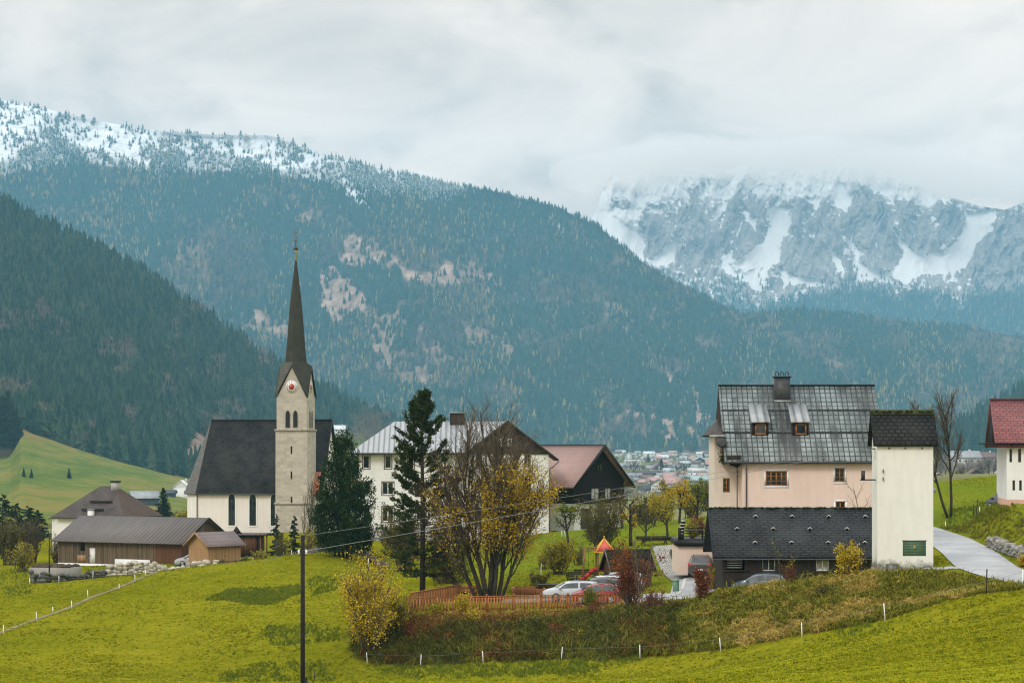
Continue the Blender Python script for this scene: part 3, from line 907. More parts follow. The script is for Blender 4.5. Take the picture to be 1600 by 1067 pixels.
scatter('larch_trees', pts[il], s3[il] * 1.08, rz[il], LAR, {'frost': fr[il]}, 'golden autumn larches scattered through the mountain forest')

# --- dark wooded hill on the left
RID4 = [(-250, 205, 2100), (-100, 262, 2100), (0, 318, 2100), (60, 354, 2100), (150, 394, 2100), (230, 438, 2150), (300, 484, 2200), (380, 540, 2250), (450, 586, 2300), (520, 620, 2400), (590, 652, 2500), (680, 682, 2600), (760, 700, 2700)]
FOOT4 = [(-250, 700, 1200), (-20, 705, 1250), (20, 702, 1250), (34, 672, 1280), (60, 680, 1290), (120, 702, 1300), (200, 728, 1320), (262, 742, 1330), (290, 748, 1380), (340, 744, 1500), (450, 728, 1700), (600, 722, 2000), (760, 729, 2300)]
U4, p4, Y4, V4 = sheet(RID4, FOOT4, -250, 760, 220, 80, 70, 0.012, seed=8.3)
X4, Yq4, Z4 = sheet_pts(U4, p4, Y4); Xb, Yb, Zb = add_back(X4, Yq4, Z4, 500, 250)
MEAD4 = [([(290, 700), (300, 676), (322, 678), (330, 720), (300, 735), (276, 718)], 1.0)]
cl4 = np.zeros(U4.shape)
for poly, d in MEAD4: cl4 = np.maximum(cl4, soft(U4, p4, poly, 4) * d)
hill = grid_obj('wooded_hill', Xb, Yb, Zb, M['mountain'], {'snow': pad(cl4 * 0), 'clearing': pad(cl4)}); tag(hill, kind='structure')


def mask4(px, py, v):
    m = np.ones(px.shape)
    for poly, d in MEAD4: m = m * (1 - d * soft(px, py, poly, 4))
    return m * (0.6 + 0.4 * sstep(0.3, 0.5, fbm(px * .04, py * .04, 3)))


pts, px, py, v = sample_sheet(U4, p4, Y4, 15000, mask4)
hs = rng.uniform(12, 23, len(pts)); wid = rng.uniform(1.2, 1.8, len(pts))
kind = fbm(px * 0.03 + 5, py * 0.03, 3)
ib = (rng.random(len(pts)) < 0.5 * sstep(0.58, 0.7, kind)) & (py > 480)
zr = np.zeros(len(pts)); rz = rng.uniform(0, 6.28, len(pts))
s3 = np.stack([hs * wid, hs * wid, hs], 1)
scatter('hill_forest', pts[~ib], s3[~ib], rz[~ib], SPR, {'frost': zr[~ib]}, 'dark green conifer forest on the nearer hill at left')
scatter('bare_woodland', pts[ib], np.stack([hs, hs, hs * 0.9], 1)[ib], rz[ib], BAR, {'frost': zr[ib]}, 'patches of bare brown deciduous wood among the conifers on the left hill')

# --- green hillside below it
RID3 = [(-250, 712, 1290), (-20, 712, 1290), (15, 704, 1290), (34, 664, 1310), (60, 674, 1320), (120, 696, 1330), (200, 722, 1345), (262, 737, 1360), (290, 742, 1410), (330, 745, 1520), (430, 742, 1700)]
FOOT3 = [(-250, 830, 560), (0, 826, 560), (150, 812, 620), (280, 800, 800), (430, 796, 1000)]
U3, p3, Y3, V3 = sheet(RID3, FOOT3, -250, 430, 160, 60, 25, 0.02, seed=1.7)
X3, Yq3, Z3 = sheet_pts(U3, p3, Y3); Xb, Yb, Zb = add_back(X3, Yq3, Z3, 120, 20)
t = NT('hill_pasture'); v = t.coord('Object'); vs = t.coord('Object', (1, 0.35, 2.5))
f = t.math('ADD', t.math('MULTIPLY', t.noise(vs, 0.011, 6, 0.65), 0.6), t.math('MULTIPLY', t.noise(t.coord('Object', (.5, .5, 5)), 0.07, 7, 0.75), 0.42))
col = t.ramp(f, [(0.38, (0.075, 0.11, 0.022)), (0.46, (0.11, 0.145, 0.028)), (0.52, (0.17, 0.165, 0.036)), (0.60, (0.22, 0.165, 0.055)), (0.7, (0.20, 0.12, 0.05))])
t.bump(t.noise(v, 0.1, 6), 0.5, 2.0)
M['pasture'] = t.fin(col, 1.0, 0.0)
past = grid_obj('hill_pasture', Xb, Yb, Zb, M['pasture']); tag(past, kind='structure')

# --- field behind the church, and the wooded spur at the right
RID6 = [(440, 700, 1900), (500, 684, 1900), (530, 672, 1900), (600, 684, 2000), (640, 700, 2000), (700, 745, 1700)]
FOOT6 = [(440, 778, 1300), (530, 776, 1300), (700, 776, 1300)]
U6, p6, Y6, V6 = sheet(RID6, FOOT6, 440, 700, 50, 24, 15, 0.03)
X6, Yq6, Z6 = sheet_pts(U6, p6, Y6); Xb, Yb, Zb = add_back(X6, Yq6, Z6, 200, 30)
knoll = grid_obj('knoll_field', Xb, Yb, Zb, M['pasture']); tag(knoll, kind='structure')
pts, px, py, v = sample_sheet(U6, p6, Y6, 90, lambda a, b, c: (c > 0.55) * (a > 545) * 1.0)
hs = rng.uniform(22, 34, len(pts))
scatter('leafless_copse', pts, hs, rng.uniform(0, 6, len(pts)), BAR, {'frost': hs * 0}, 'copse of leafless pale trees on the field beyond the church')

RID5 = [(1330, 724, 2500), (1400, 702, 2500), (1440, 690, 2500), (1490, 668, 2500), (1545, 640, 2500), (1600, 612, 2500), (1700, 560, 2500), (1850, 500, 2500)]
FOOT5 = [(1330, 745, 1900), (1850, 745, 1900)]
U5, p5, Y5, V5 = sheet(RID5, FOOT5, 1330, 1850, 80, 30, 40, 0.02)
X5, Yq5, Z5 = sheet_pts(U5, p5, Y5); Xb, Yb, Zb = add_back(X5, Yq5, Z5, 400, 200)
spur = grid_obj('wooded_spur', Xb, Yb, Zb, M['mountain'], {'snow': pad(U5 * 0), 'clearing': pad(U5 * 0)}); tag(spur, kind='structure')
pts, px, py, v = sample_sheet(U5, p5, Y5, 2600, lambda a, b, c: np.ones(a.shape))
hs = rng.uniform(14, 24, len(pts))
scatter('spur_forest', pts, np.stack([hs * 1.2, hs * 1.2, hs], 1), rng.uniform(0, 6, len(pts)), SPR, {'frost': hs * 0}, 'hazy dark conifer wood on the low spur at far right')

# --- snowy rock peaks, beyond the haze box
ZO = lambda L: [(900 + x / 2.2857, 240 + y / 2.2857) for x, y in L]
CHUTE = [ZO(L) for L in [
    [(690, 195), (765, 185), (772, 245), (735, 325), (722, 392), (655, 402), (600, 425), (552, 392), (600, 368), (660, 318), (700, 262)],
    [(1128, 245), (1160, 290), (1195, 335), (1240, 368), (1312, 348), (1382, 292), (1392, 205), (1500, 200), (1492, 262), (1432, 332), (1390, 405), (1330, 436), (1250, 425), (1172, 466), (1098, 432), (1152, 402), (1170, 350)],
    [(362, 285), (352, 392), (296, 405), (256, 382), (305, 352)],
    [(478, 215), (545, 165), (500, 245)],
    [(1000, 335), (1022, 402), (1092, 422), (1144, 466), (1040, 446), (1000, 466), (985, 410)],
    [(140, 225), (200, 262), (245, 330), (240, 385), (160, 312), (66, 250), (95, 190)],
    [(818, 150), (872, 165), (866, 198), (832, 172)], [(600, 205), (650, 225), (640, 280), (610, 240)], [(265, 190), (320, 185), (310, 215), (270, 212)],
    [(512, 375), (600, 428), (700, 396), (668, 492), (625, 476), (545, 430)], [(722, 402), (780, 442), (885, 452), (880, 474), (790, 470), (745, 470)],
    [(905, 330), (950, 390), (960, 440), (930, 420)], [(930, 90), (990, 150), (965, 215), (925, 190)],
]]
BUT = [ZO(L) for L in [
    [(355, 200), (420, 180), (470, 230), (500, 330), (520, 395), (420, 402), (340, 402), (362, 300)], [(245, 215), (310, 205), (345, 290), (290, 375), (236, 368), (242, 280)],
    [(535, 180), (600, 110), (640, 130), (690, 220), (702, 275), (640, 330), (580, 385), (505, 350), (485, 260)],
    [(735, 190), (800, 150), (850, 190), (905, 200), (965, 330), (1005, 370), (1012, 445), (960, 472), (830, 450), (780, 438), (728, 392), (722, 340), (760, 270)],
    [(950, 180), (1030, 110), (1090, 150), (1130, 260), (1168, 350), (1150, 405), (1090, 418), (1040, 370), (980, 310), (950, 250)],
    [(1140, 165), (1200, 180), (1260, 230), (1315, 300), (1290, 345), (1240, 362), (1180, 310), (1150, 250)], [(1285, 185), (1350, 180), (1390, 250), (1372, 292), (1330, 302), (1298, 250)],
    [(1640, 170), (1560, 215), (1480, 262), (1430, 330), (1385, 415), (1440, 500), (1560, 560), (1700, 600), (1750, 300)], [(120, 150), (180, 150), (190, 200), (130, 200)], [(400, 120), (440, 110), (450, 170), (405, 170)]]]
RID2 = [(830, 420, 9700), (905, 372, 9600), (932, 330, 9550), (944, 288, 9500), (955, 272, 9500), (985, 277, 9500), (1010, 266, 9500), (1050, 272, 9500), (1075, 262, 9500), (1110, 275, 9500), (1165, 258, 9500), (1190, 270, 9500), (1235, 266, 9500), (1262, 274, 9500), (1300, 260, 9500), (1350, 262, 9500), (1385, 276, 9500), (1430, 288, 9450), (1480, 306, 9450), (1530, 322, 9400), (1570, 328, 9300), (1620, 308, 9200), (1700, 285, 9200), (1900, 260, 9200)]
FOOT2 = [(830, 520, 8350), (1900, 560, 8350)]
U2, p2, Y2, V2 = sheet(RID2, FOOT2, 830, 1900, 900, 330, 0, 0.01)
jx = (fbm(U2 * .12, p2 * .12, 5) - .5) * 12; jy = (fbm(U2 * .12 + 50, p2 * .12, 5) - .5) * 13
ch = np.zeros(U2.shape)
for b in CHUTE: ch = np.maximum(ch, inpoly(U2 + jx, p2 + jy, b) * 1.0)
chs = ch.copy()
for _ in range(5): chs[1:-1, 1:-1] = (chs[1:-1, 1:-1] * 2 + chs[:-2, 1:-1] + chs[2:, 1:-1] + chs[1:-1, :-2] + chs[1:-1, 2:]) / 6
wx = U2 + (fbm(U2 * .03, p2 * .03, 3) - .5) * 26
rib = fbm(wx * 0.036 + p2 * 0.010, p2 * 0.010 + 2, 2, True) - 0.5            # buttresses
gul = fbm(wx * 0.13 + p2 * 0.03, p2 * 0.030 + 7, 4, True) - 0.5              # gullies
led = fbm(U2 * 0.16, p2 * 0.24 - U2 * 0.05, 4) - 0.5                         # ledges
rk = np.clip(1 - ch, 0, 1)
# snow holds in gullies between the ribs and in patches on the ledges, more to the left; extra white painted in fades the tops and left end into cloud and haze
hold = sstep(0.03, 0.20, -gul) * .8 + sstep(.06, .16, led) * .5 + sstep(0.02, .2, -rib) * .55 + sstep(335, 278, p2) * .75 + sstep(1040, 950, U2) * .55 - .12
bu = np.zeros(U2.shape)
for b in BUT: bu = np.maximum(bu, inpoly(U2 + jx, p2 + jy, b) * 1.0)
hold = hold + .42 * (1 - bu) - .16 * bu
rk = rk * np.clip(1.1 - hold, 0.04, 1)
wv = np.clip(V2, 0, 1) ** 0.3
Y2 = Y2 - (rib * 230 * (1 - .7 * chs) + gul * 90 * (1 - .95 * chs) + led * 25 * (1 - chs) - chs * 25 + (fbm(U2 * .02, p2 * .02, 3) - .5) * 200) * wv
forest2 = sstep(446, 474, p2 + (fbm(U2 * .03, p2 * .03, 4) - .5) * 60 + 12 * np.sin(U2 * 0.02))
Y2 = np.maximum(Y2, 8280)
X2, Yq2, Z2 = sheet_pts(U2, p2, Y2); Xb, Yb, Zb = add_back(X2, Yq2, Z2, 1200, 900)
t = NT('snowy_rock'); v = t.coord('Object')
ra = t.n.new('ShaderNodeAttribute'); ra.attribute_name = 'rock'
fa = t.n.new('ShaderNodeAttribute'); fa.attribute_name = 'low'
vs = t.coord('Object', (1, 1, 0.45))
n = t.noise(vs, 0.012, 9, 0.72); n2 = t.noise(v, 0.05, 6, 0.7)
str_ = t.noise(t.coord('Object', (1, 1, 0.25)), 0.03, 6, 0.75)
rock = t.ramp(t.math('ADD', t.math('MULTIPLY', str_, 0.6), t.math('MULTIPLY', n2, 0.4)), [(0.38, (0.20, 0.17, 0.155)), (0.52, (0.40, 0.35, 0.325)), (0.66, (0.60, 0.54, 0.51))])
edge = t.math('ADD', ra.outputs['Fac'], t.math('MULTIPLY_ADD', n2, 0.9, -0.45))
snw = t.ramp(n, [(0.25, (0.75, 0.73, 0.71)), (0.36, (0.92, 0.91, 0.90)), (0.7, (0.94, 0.93, 0.92))])
col = t.mix(t.ramp(edge, [(0.30, (0, 0, 0)), (0.62, (1, 1, 1))]), snw, rock)
low = t.ramp(n2, [(0.35, (0.03, 0.04, 0.03)), (0.65, (0.10, 0.10, 0.08))])
col = t.mix(fa.outputs['Fac'], col, low)
t.bump(t.math('ADD', n, n2), 0.8, 30.0)
M['peaks'] = t.fin(col, 1.0, 0.0)
peaks = grid_obj('snowy_peaks', Xb, Yb, Zb, M['peaks'], {'rock': pad(rk), 'low': pad(forest2)}); tag(peaks, kind='structure')


def mask2(px, py, v):
    f2 = sstep(432, 474, py + (fbm(px * .03, py * .03, 4) - .5) * 60 + 12 * np.sin(px * 0.02))
    return f2 * (0.4 + 0.6 * sstep(.35, .5, fbm(px * .05, py * .05, 3)))


pts, px, py, v = sample_sheet(U2, p2, Y2, 16000, mask2)
hs = rng.uniform(16, 30, len(pts)); il = rng.random(len(pts)) < 0.10
s3 = np.stack([hs * 1.3, hs * 1.3, hs], 1); rz = rng.uniform(0, 6.28, len(pts))
fr = np.clip((470 - py) / 90, 0, 0.6) * rng.uniform(0.3, 1, len(py))
scatter('treeline_forest', pts[~il], s3[~il], rz[~il], SPR, {'frost': fr[~il]}, 'frosted conifer belt along the foot of the snowy peaks')
scatter('treeline_larches', pts[il], s3[il], rz[il], LAR, {'frost': fr[il]}, 'pale larches in the tree belt below the snowy peaks')

# ------------------------------------------------------------------ haze, cloud, sky, sun, camera
mb = MB(); mb.bx(-4200, 4200, -60, 6800, -75, 1120)
t = NT('valley_haze'); t.n.remove(t.b)
pv = t('ShaderNodeVolumePrincipled'); pv.inputs['Density'].default_value = 0.94e-4; pv.inputs['Color'].default_value = (0.31, 0.705, 1.0, 1); pv.inputs['Anisotropy'].default_value = 0.0
t.l(pv.outputs[0], t.out.inputs['Volume'])
hz = mb.build('haze', t.mat); tag(hz, kind='stuff'); hz['label'] = 'thin blue autumn haze filling the valley'

t = NT('cloud_vapour'); t.n.remove(t.b)
pv = t('ShaderNodeVolumePrincipled'); pv.inputs['Density'].default_value = 0.0021; pv.inputs['Color'].default_value = (0.97, 0.91, 0.86, 1)
t.l(pv.outputs[0], t.out.inputs['Volume'])
import bmesh
def lump(mbv, c, r, seed, sub=4):
    bm = bmesh.new(); bmesh.ops.create_icosphere(bm, subdivisions=sub, radius=1.0)
    co = np.array([v.co[:] for v in bm.verts])
    k = 1 + 1.2 * (fbm(co[:, 0] * 2.8 + seed, co[:, 2] * 2.8 + co[:, 1] * 1.7 + seed, 5) - 0.5)
    co = co * k[:, None]
    vs = [(c[0] + a * r[0], c[1] + b * r[1], c[2] + d * r[2]) for a, b, d in co]
    mbv.mesh(vs, [[v.index for v in f.verts] for f in bm.faces]); bm.free()
rr_ = random.Random(21); mbv = MB()
for i in range(46):
    cx = 925 + 780 * (i + rr_.random()) / 46; Yc = 8750 + rr_.uniform(0, 500); k = Yc / F
    base = float(np.interp(cx, [900, 960, 1060, 1200, 1300, 1400, 1480, 1560, 1700], [285, 268, 262, 262, 262, 268, 288, 306, 292]))
    rz_ = rr_.uniform(16, 32); rx = rr_.uniform(40, 100)
    lump(mbv, P(cx, base - rr_.uniform(0, 24), Yc), (rx * k, rr_.uniform(200, 350), rz_ * k), i * 3.7, 4)
o = mbv.build('cloud', t.mat); tag(o, kind='stuff'); o['label'] = 'low ragged cloud lying on the tops of the snowy peaks'
md = o.modifiers.new('fuse', 'REMESH'); md.mode = 'VOXEL'; md.voxel_size = 26

W = bpy.data.worlds.new('World'); S.world = W; W.use_nodes = True
wt = W.node_tree; wn = wt.nodes; wl = wt.links
bg = wn['Background']; SUN_EL, SUN_ROT = R(42), R(215)
sky = wn.new('ShaderNodeTexSky'); sky.sky_type = 'NISHITA'; sky.sun_disc = False; sky.sun_elevation = SUN_EL; sky.sun_rotation = SUN_ROT
tc = wn.new('ShaderNodeTexCoord'); mp = wn.new('ShaderNodeMapping'); mp.inputs['Scale'].default_value = (2.4, 2.4, 5.2)
wl.new(tc.outputs['Generated'], mp.inputs['Vector'])
def wnoise(scale, detail, rough, dist):
    x = wn.new('ShaderNodeTexNoise'); x.inputs['Scale'].default_value = scale; x.inputs['Detail'].default_value = detail; x.inputs['Roughness'].default_value = rough; x.inputs['Distortion'].default_value = dist
    wl.new(mp.outputs[0], x.inputs['Vector']); return x.outputs['Fac']
def wramp(fac, stops):
    x = wn.new('ShaderNodeValToRGB'); e = x.color_ramp.elements
    while len(e) < len(stops): e.new(.5)
    for i, (p, c) in enumerate(stops): e[i].position = p; e[i].color = (*c, 1)
    wl.new(fac, x.inputs['Fac']); return x.outputs['Color']
def wmix(fac, a, b, blend='MIX'):
    x = wn.new('ShaderNodeMix'); x.data_type = 'RGBA'; x.blend_type = blend
    for s_, v_ in ((x.inputs[0], fac), (x.inputs[6], a), (x.inputs[7], b)):
        if isinstance(v_, (int, float)): s_.default_value = v_
        elif isinstance(v_, tuple): s_.default_value = (*v_, 1)
        else: wl.new(v_, s_)
    return x.outputs[2]
cn = wramp(wnoise(3.0, 8, 0.55, 0.6), [(0.34, (0.70, 0.72, 0.725)), (0.50, (0.95, 0.955, 0.955)), (0.64, (1.08, 1.08, 1.07))])
sx = wn.new('ShaderNodeSeparateXYZ'); wl.new(tc.outputs['Generated'], sx.inputs[0])
zen = wramp(sx.outputs['Z'], [(0.0, (0.575, 0.47, 0.40)), (0.28, (0.56, 0.47, 0.415)), (0.8, (1.0, 1.0, 1.0))])
mp2 = wn.new('ShaderNodeMapping'); mp2.inputs['Scale'].default_value = (5.0, 5.0, 9.0); mp2.inputs['Location'].default_value = (1.3, .4, .2)
wl.new(tc.outputs['Generated'], mp2.inputs['Vector'])
x = wn.new('ShaderNodeTexNoise'); x.inputs['Scale'].default_value = 3.2; x.inputs['Detail'].default_value = 7; x.inputs['Roughness'].default_value = .5; wl.new(mp2.outputs[0], x.inputs['Vector'])
puff = wramp(x.outputs['Fac'], [(0.56, (1, 1, 1)), (0.72, (0.80, 0.80, 0.80))])
cn = wmix(1.0, cn, puff, 'MULTIPLY')
cloudc = wmix(1.0, cn, (16.8, 16.9, 16.7), 'MULTIPLY')
cloudc = wmix(1.0, cloudc, zen, 'MULTIPLY')
final = wmix(0.93, sky.outputs['Color'], cloudc)
wl.new(final, bg.inputs['Color']); bg.inputs['Strength'].default_value = 0.1

sd = bpy.data.lights.new('sun', 'SUN'); sd.energy = 1.0; sd.angle = R(15); sd.color = (1, 0.97, 0.92)
so = bpy.data.objects.new('sun', sd); C.objects.link(so)
dirv = Vector((math.sin(SUN_ROT) * math.cos(SUN_EL), math.cos(SUN_ROT) * math.cos(SUN_EL), math.sin(SUN_EL)))
so.rotation_euler = dirv.to_track_quat('Z', 'Y').to_euler(); so.location = (0, 0, 60)

cd = bpy.data.cameras.new('camera'); cam = bpy.data.objects.new('camera', cd); C.objects.link(cam)
cam.location = (0, 0, 0); cam.rotation_euler = (R(90), 0, 0)
cd.sensor_width = 36; cd.lens = 36 * F / 1600; cd.shift_y = (HY - 533.5) / 1600
cd.clip_start = 0.5; cd.clip_end = 40000
S.camera = cam
S.view_settings.view_transform = 'Standard'; S.view_settings.look = 'None'; S.view_settings.exposure = 0.34; S.view_settings.gamma = 1
S.cycles.use_denoising = True
S.cycles.max_bounces = 8; S.cycles.diffuse_bounces = 3; S.cycles.glossy_bounces = 3; S.cycles.transparent_max_bounces = 8
S.cycles.volume_bounces = 2; S.cycles.use_adaptive_sampling = False; S.cycles.filter_width = 1.15
S.cycles.caustics_reflective = False; S.cycles.caustics_refractive = False
# ------------------------------------------------------------------ building kit
def wall_panel(mb, O, u, n_in, L, H, holes=(), depth=0.14, m=0, top=None):
    """vertical wall of length L and height H from O along u, with real openings and their reveals"""
    O = Vector(O); u = Vector(u); n = Vector(n_in); z = Vector((0, 0, 1))
    xs_ = sorted({0.0, L, *[h[0] for h in holes], *[h[1] for h in holes]})
    zs_ = sorted({0.0, H, *[h[2] for h in holes], *[h[3] for h in holes]})
    pt = lambda x, h, d=0: O + u * x + z * h + n * d
    for i in range(len(xs_) - 1):
        for j in range(len(zs_) - 1):
            cx, cz = (xs_[i] + xs_[i + 1]) / 2, (zs_[j] + zs_[j + 1]) / 2
            if any(h[0] < cx < h[1] and h[2] < cz < h[3] for h in holes): continue
            mb.face([pt(xs_[i], zs_[j]), pt(xs_[i + 1], zs_[j]), pt(xs_[i + 1], zs_[j + 1]), pt(xs_[i], zs_[j + 1])], m)
    for a, b, c, d in holes:
        for p, q in (((a, c), (a, d)), ((a, d), (b, d)), ((b, d), (b, c)), ((b, c), (a, c))):
            mb.face([pt(*p), pt(*p, depth), pt(*q, depth), pt(*q)], m)


def frame_of(side, x0, x1, y0, y1):
    return {'front': (Vector((x0, y0, 0)), Vector((1, 0, 0)), Vector((0, 1, 0)), x1 - x0),
            'right': (Vector((x1, y0, 0)), Vector((0, 1, 0)), Vector((-1, 0, 0)), y1 - y0),
            'back': (Vector((x1, y1, 0)), Vector((-1, 0, 0)), Vector((0, -1, 0)), x1 - x0),
            'left': (Vector((x0, y1, 0)), Vector((0, -1, 0)), Vector((1, 0, 0)), y1 - y0)}[side]


def window(parent, fr, hole, frame_m, glass_m, mull=(1, 0), bar=0.07, surround=None, sill=None, depth=0.14, name='window', sw=0.14):
    """frame set into its opening (a part), with its pane (a sub-part)"""
    O, u, n, _ = fr; z = Vector((0, 0, 1)); a, b, c, d = hole
    pt = lambda x, h, dd: O + u * x + z * h + n * dd
    mb = MB()

    def bar3(x0, x1, z0, z1, d0, d1, m=0):
        v = [pt(x0, z0, d0), pt(x1, z0, d0), pt(x1, z0, d1), pt(x0, z0, d1), pt(x0, z1, d0), pt(x1, z1, d0), pt(x1, z1, d1), pt(x0, z1, d1)]
        mb.mesh(v, [(0, 3, 2, 1), (4, 5, 6, 7), (0, 1, 5, 4), (1, 2, 6, 5), (2, 3, 7, 6), (3, 0, 4, 7)], m)
    e = 0.004; d0, d1 = depth - 0.075, depth - 0.02
    bar3(a + e, b - e, c + e, c + bar, d0, d1); bar3(a + e, b - e, d - bar, d - e, d0, d1)
    bar3(a + e, a + bar, c + bar, d - bar, d0, d1); bar3(b - bar, b - e, c + bar, d - bar, d0, d1)
    for i in range(mull[0]):
        x = a + (b - a) * (i + 1) / (mull[0] + 1); bar3(x - bar * .55, x + bar * .55, c + bar, d - bar, d0 - .006, d1 - .003)
    for j in range(mull[1]):
        h = c + (d - c) * (j + 1) / (mull[1] + 1); bar3(a + bar, b - bar, h - bar * .25, h + bar * .25, d0 + .008, d1 - .006)
    if surround is not None:
        s = sw; p0, p1 = -0.022, -0.001
        bar3(a - s, b + s, d + e, d + s, p0, p1, 1); bar3(a - s, b + s, c - s, c - e, p0, p1, 1)
        bar3(a - s, a - e, c - e, d + e, p0, p1, 1); bar3(b + e, b + s, c - e, d + e, p0, p1, 1)
    if sill is not None:
        bar3(a - .08, b + .08, c - .06, c - e, -0.07, -0.002, 2)
    w = mb.build(name, [frame_m, surround or frame_m, sill or frame_m], parent)
    g = MB(); g.face([pt(a, c, depth - .03), pt(b, c, depth - .03), pt(b, d, depth - .03), pt(a, d, depth - .03)])
    g.build('pane', glass_m, w)
    return w


def blind(mb, x0, x1, y0, y1, z0, z1, m=0):
    mb.bx(x0, x1, y0, y1, z0, z1, m)


def gable_roof(mb, x0, x1, y0, y1, ze, rise, ov_e, ov_g, th=0.14, axis='x', m=0):
    """two thick slopes; ridge along axis"""
    if axis == 'x':
        ym = (y0 + y1) / 2; s = rise / (ym - y0); zo = ze - s * ov_e
        for ya, sg in ((y0 - ov_e, 1), (y1 + ov_e, -1)):
            mb.prism([(x0 - ov_g, ya, zo), (x1 + ov_g, ya, zo), (x1 + ov_g, ym, ze + rise), (x0 - ov_g, ym, ze + rise)], (0, 0, th), m)
    else:
        xm = (x0 + x1) / 2; s = rise / (xm - x0); zo = ze - s * ov_e
        for xa in (x0 - ov_e, x1 + ov_e):
            mb.prism([(xa, y0 - ov_g, zo), (xa, y1 + ov_g, zo), (xm, y1 + ov_g, ze + rise), (xm, y0 - ov_g, ze + rise)], (0, 0, th), m)


def hip_roof(mb, x0, x1, y0, y1, ze, rise, ov, inset_l, inset_r, th=0.12, m=0, m_end=None):
    m_end = m if m_end is None else m_end
    ym = (y0 + y1) / 2
    A, B, Cc, D = (x0 - ov, y0 - ov, ze), (x1 + ov, y0 - ov, ze), (x1 + ov, y1 + ov, ze), (x0 - ov, y1 + ov, ze)
    E, Fp = (x0 + inset_l, ym, ze + rise), (x1 - inset_r, ym, ze + rise)
    lo = lambda p: (p[0], p[1], p[2] - th)
    mb.face([A, B, Fp, E], m); mb.face([B, Cc, Fp], m_end); mb.face([Cc, D, E, Fp], m); mb.face([D, A, E], m_end)
    mb.face([lo(D), lo(Cc), lo(B), lo(A)], m)
    for p, q in ((A, B), (B, Cc), (Cc, D), (D, A)): mb.face([lo(p), lo(q), q, p], m)


def lancet(cx, z0, z1, w, seg=6):
    """pointed-arch outline in (x, z)"""
    h = w * 0.95; zs_ = z1 - h
    pts = [(cx - w / 2, z0), (cx + w / 2, z0)]
    for i in range(seg + 1):
        t_ = i / seg; a = t_ * math.acos(0.5)
        pts.append((cx - w / 2 + w * math.cos(a), zs_ + h / math.sin(math.acos(0.5)) * math.sin(a)))
    for i in range(seg, -1, -1):
        t_ = i / seg; a = t_ * math.acos(0.5)
        if i == seg: continue
        pts.append((cx + w / 2 - w * math.cos(a), zs_ + h / math.sin(math.acos(0.5)) * math.sin(a)))
    return pts


def lancet_window(parent, fr, cx, z0, z1, w, frame_m, glass_m, ring=0.14, proud=0.07, bars=True, name='window'):
    O, u, n, _ = fr; z = Vector((0, 0, 1))
    pt = lambda x, h, d: O + u * x + z * h + n * d
    mb = MB(); inn = lancet(cx, z0, z1, w); out = lancet(cx, z0 - ring, z1 + ring, w + 2 * ring); k = len(inn)
    for i in range(k):
        j = (i + 1) % k
        mb.face([pt(*inn[i], -proud), pt(*inn[j], -proud), pt(*out[j], -proud), pt(*out[i], -proud)])
        mb.face([pt(*out[i], -proud), pt(*out[j], -proud), pt(*out[j], 0.02), pt(*out[i], 0.02)])
        mb.face([pt(*inn[j], -proud), pt(*inn[i], -proud), pt(*inn[i], 0), pt(*inn[j], 0)])
    o = mb.build(name, frame_m, parent)
    g = MB(); g.face([pt(*p, -0.012) for p in inn])
    g.build('pane', glass_m, o)
    if bars:
        b = MB()
        for i in range(1, 9):
            h = z0 + (z1 - z0) * i / 9.5
            b.bar(pt(cx - w / 2, h, -.02), pt(cx + w / 2, h, -.02), .03, .03)
        b.bar(pt(cx, z0, -.022), pt(cx, z1 - .1, -.022), .04, .04)
        b.build('leading', M['dark_metal'], o)
    return o


# ------------------------------------------------------------------ transformer tower
Yt = 120.0; k = Yt / F
bz = float(zground(np.array([(1414 - 800) * k]), np.array([Yt + 1]))[0])
tw = thing('transformer_tower', 'tall narrow cream transformer tower with slate saddle roof and green grille beside the road', 'tower', ((1414.5 - 800) * k, Yt, bz - 0.0), R(-5))
W_, D_ = 3.56, 3.3; ze = (HY - 691) * k - bz; rise = 1.95
x0, x1, y0, y1 = -W_ / 2, W_ / 2, 0.0, D_
mb = MB()
for sd_ in ('front', 'right', 'back', 'left'):
    O, u, n, L = frame_of(sd_, x0, x1, y0, y1)
    holes = []
    if sd_ == 'front': holes = [(1.62, 3.1, 0.95, 1.93), (0.55, 1.38, 0.08, 0.42)]
    if sd_ == 'left': holes = [(1.5, 2.1, 7.2, 7.95)]
    wall_panel(mb, O + Vector((0, 0, 0)), u, n, L, ze, holes, 0.10)
ym = (y0 + y1) / 2
for xx in (x0, x1): mb.face([(xx, y0, ze), (xx, y1, ze), (xx, ym, ze + rise)])
mb.build('wall', M['cream_wall'], tw)
mb = MB(); mb.bx(x0 - .03, x1 + .03, -.035, y1 + .03, -1.4, 0.07); mb.build('plinth', M['plinth'], tw)
mb = MB(); gable_roof(mb, x0, x1, y0, y1, ze, rise, 0.22, 0.28, 0.12); rf = mb.build('roof', M['tower_slate'], tw)
mb = MB()
mb.prism([(x0 - .3, ym - .22, ze + rise - .12), (x1 + .3, ym - .22, ze + rise - .12), (x1 + .3, ym, ze + rise + .17), (x0 - .3, ym, ze + rise + .17)], (0, 0, .03))
mb.prism([(x0 - .3, ym + .22, ze + rise - .12), (x1 + .3, ym + .22, ze + rise - .12), (x1 + .3, ym, ze + rise + .17), (x0 - .3, ym, ze + rise + .17)], (0, 0, .03))
rr_ = random.Random(3)
for i in range(70): mb.rock((rr_.uniform(x0 - .25, x1 + .25), ym - rr_.uniform(0, .45), ze + rise + .14 - rr_.uniform(0, .1)), (.1, .08, .045), rr_)
mb.build('ridge_moss', M['moss'], rf)
fr = frame_of('front', x0, x1, y0, y1)
mb = MB(); mb.bx(x0 + 1.62, x0 + 3.1, 0.03, 0.09, 0.95, 1.93)
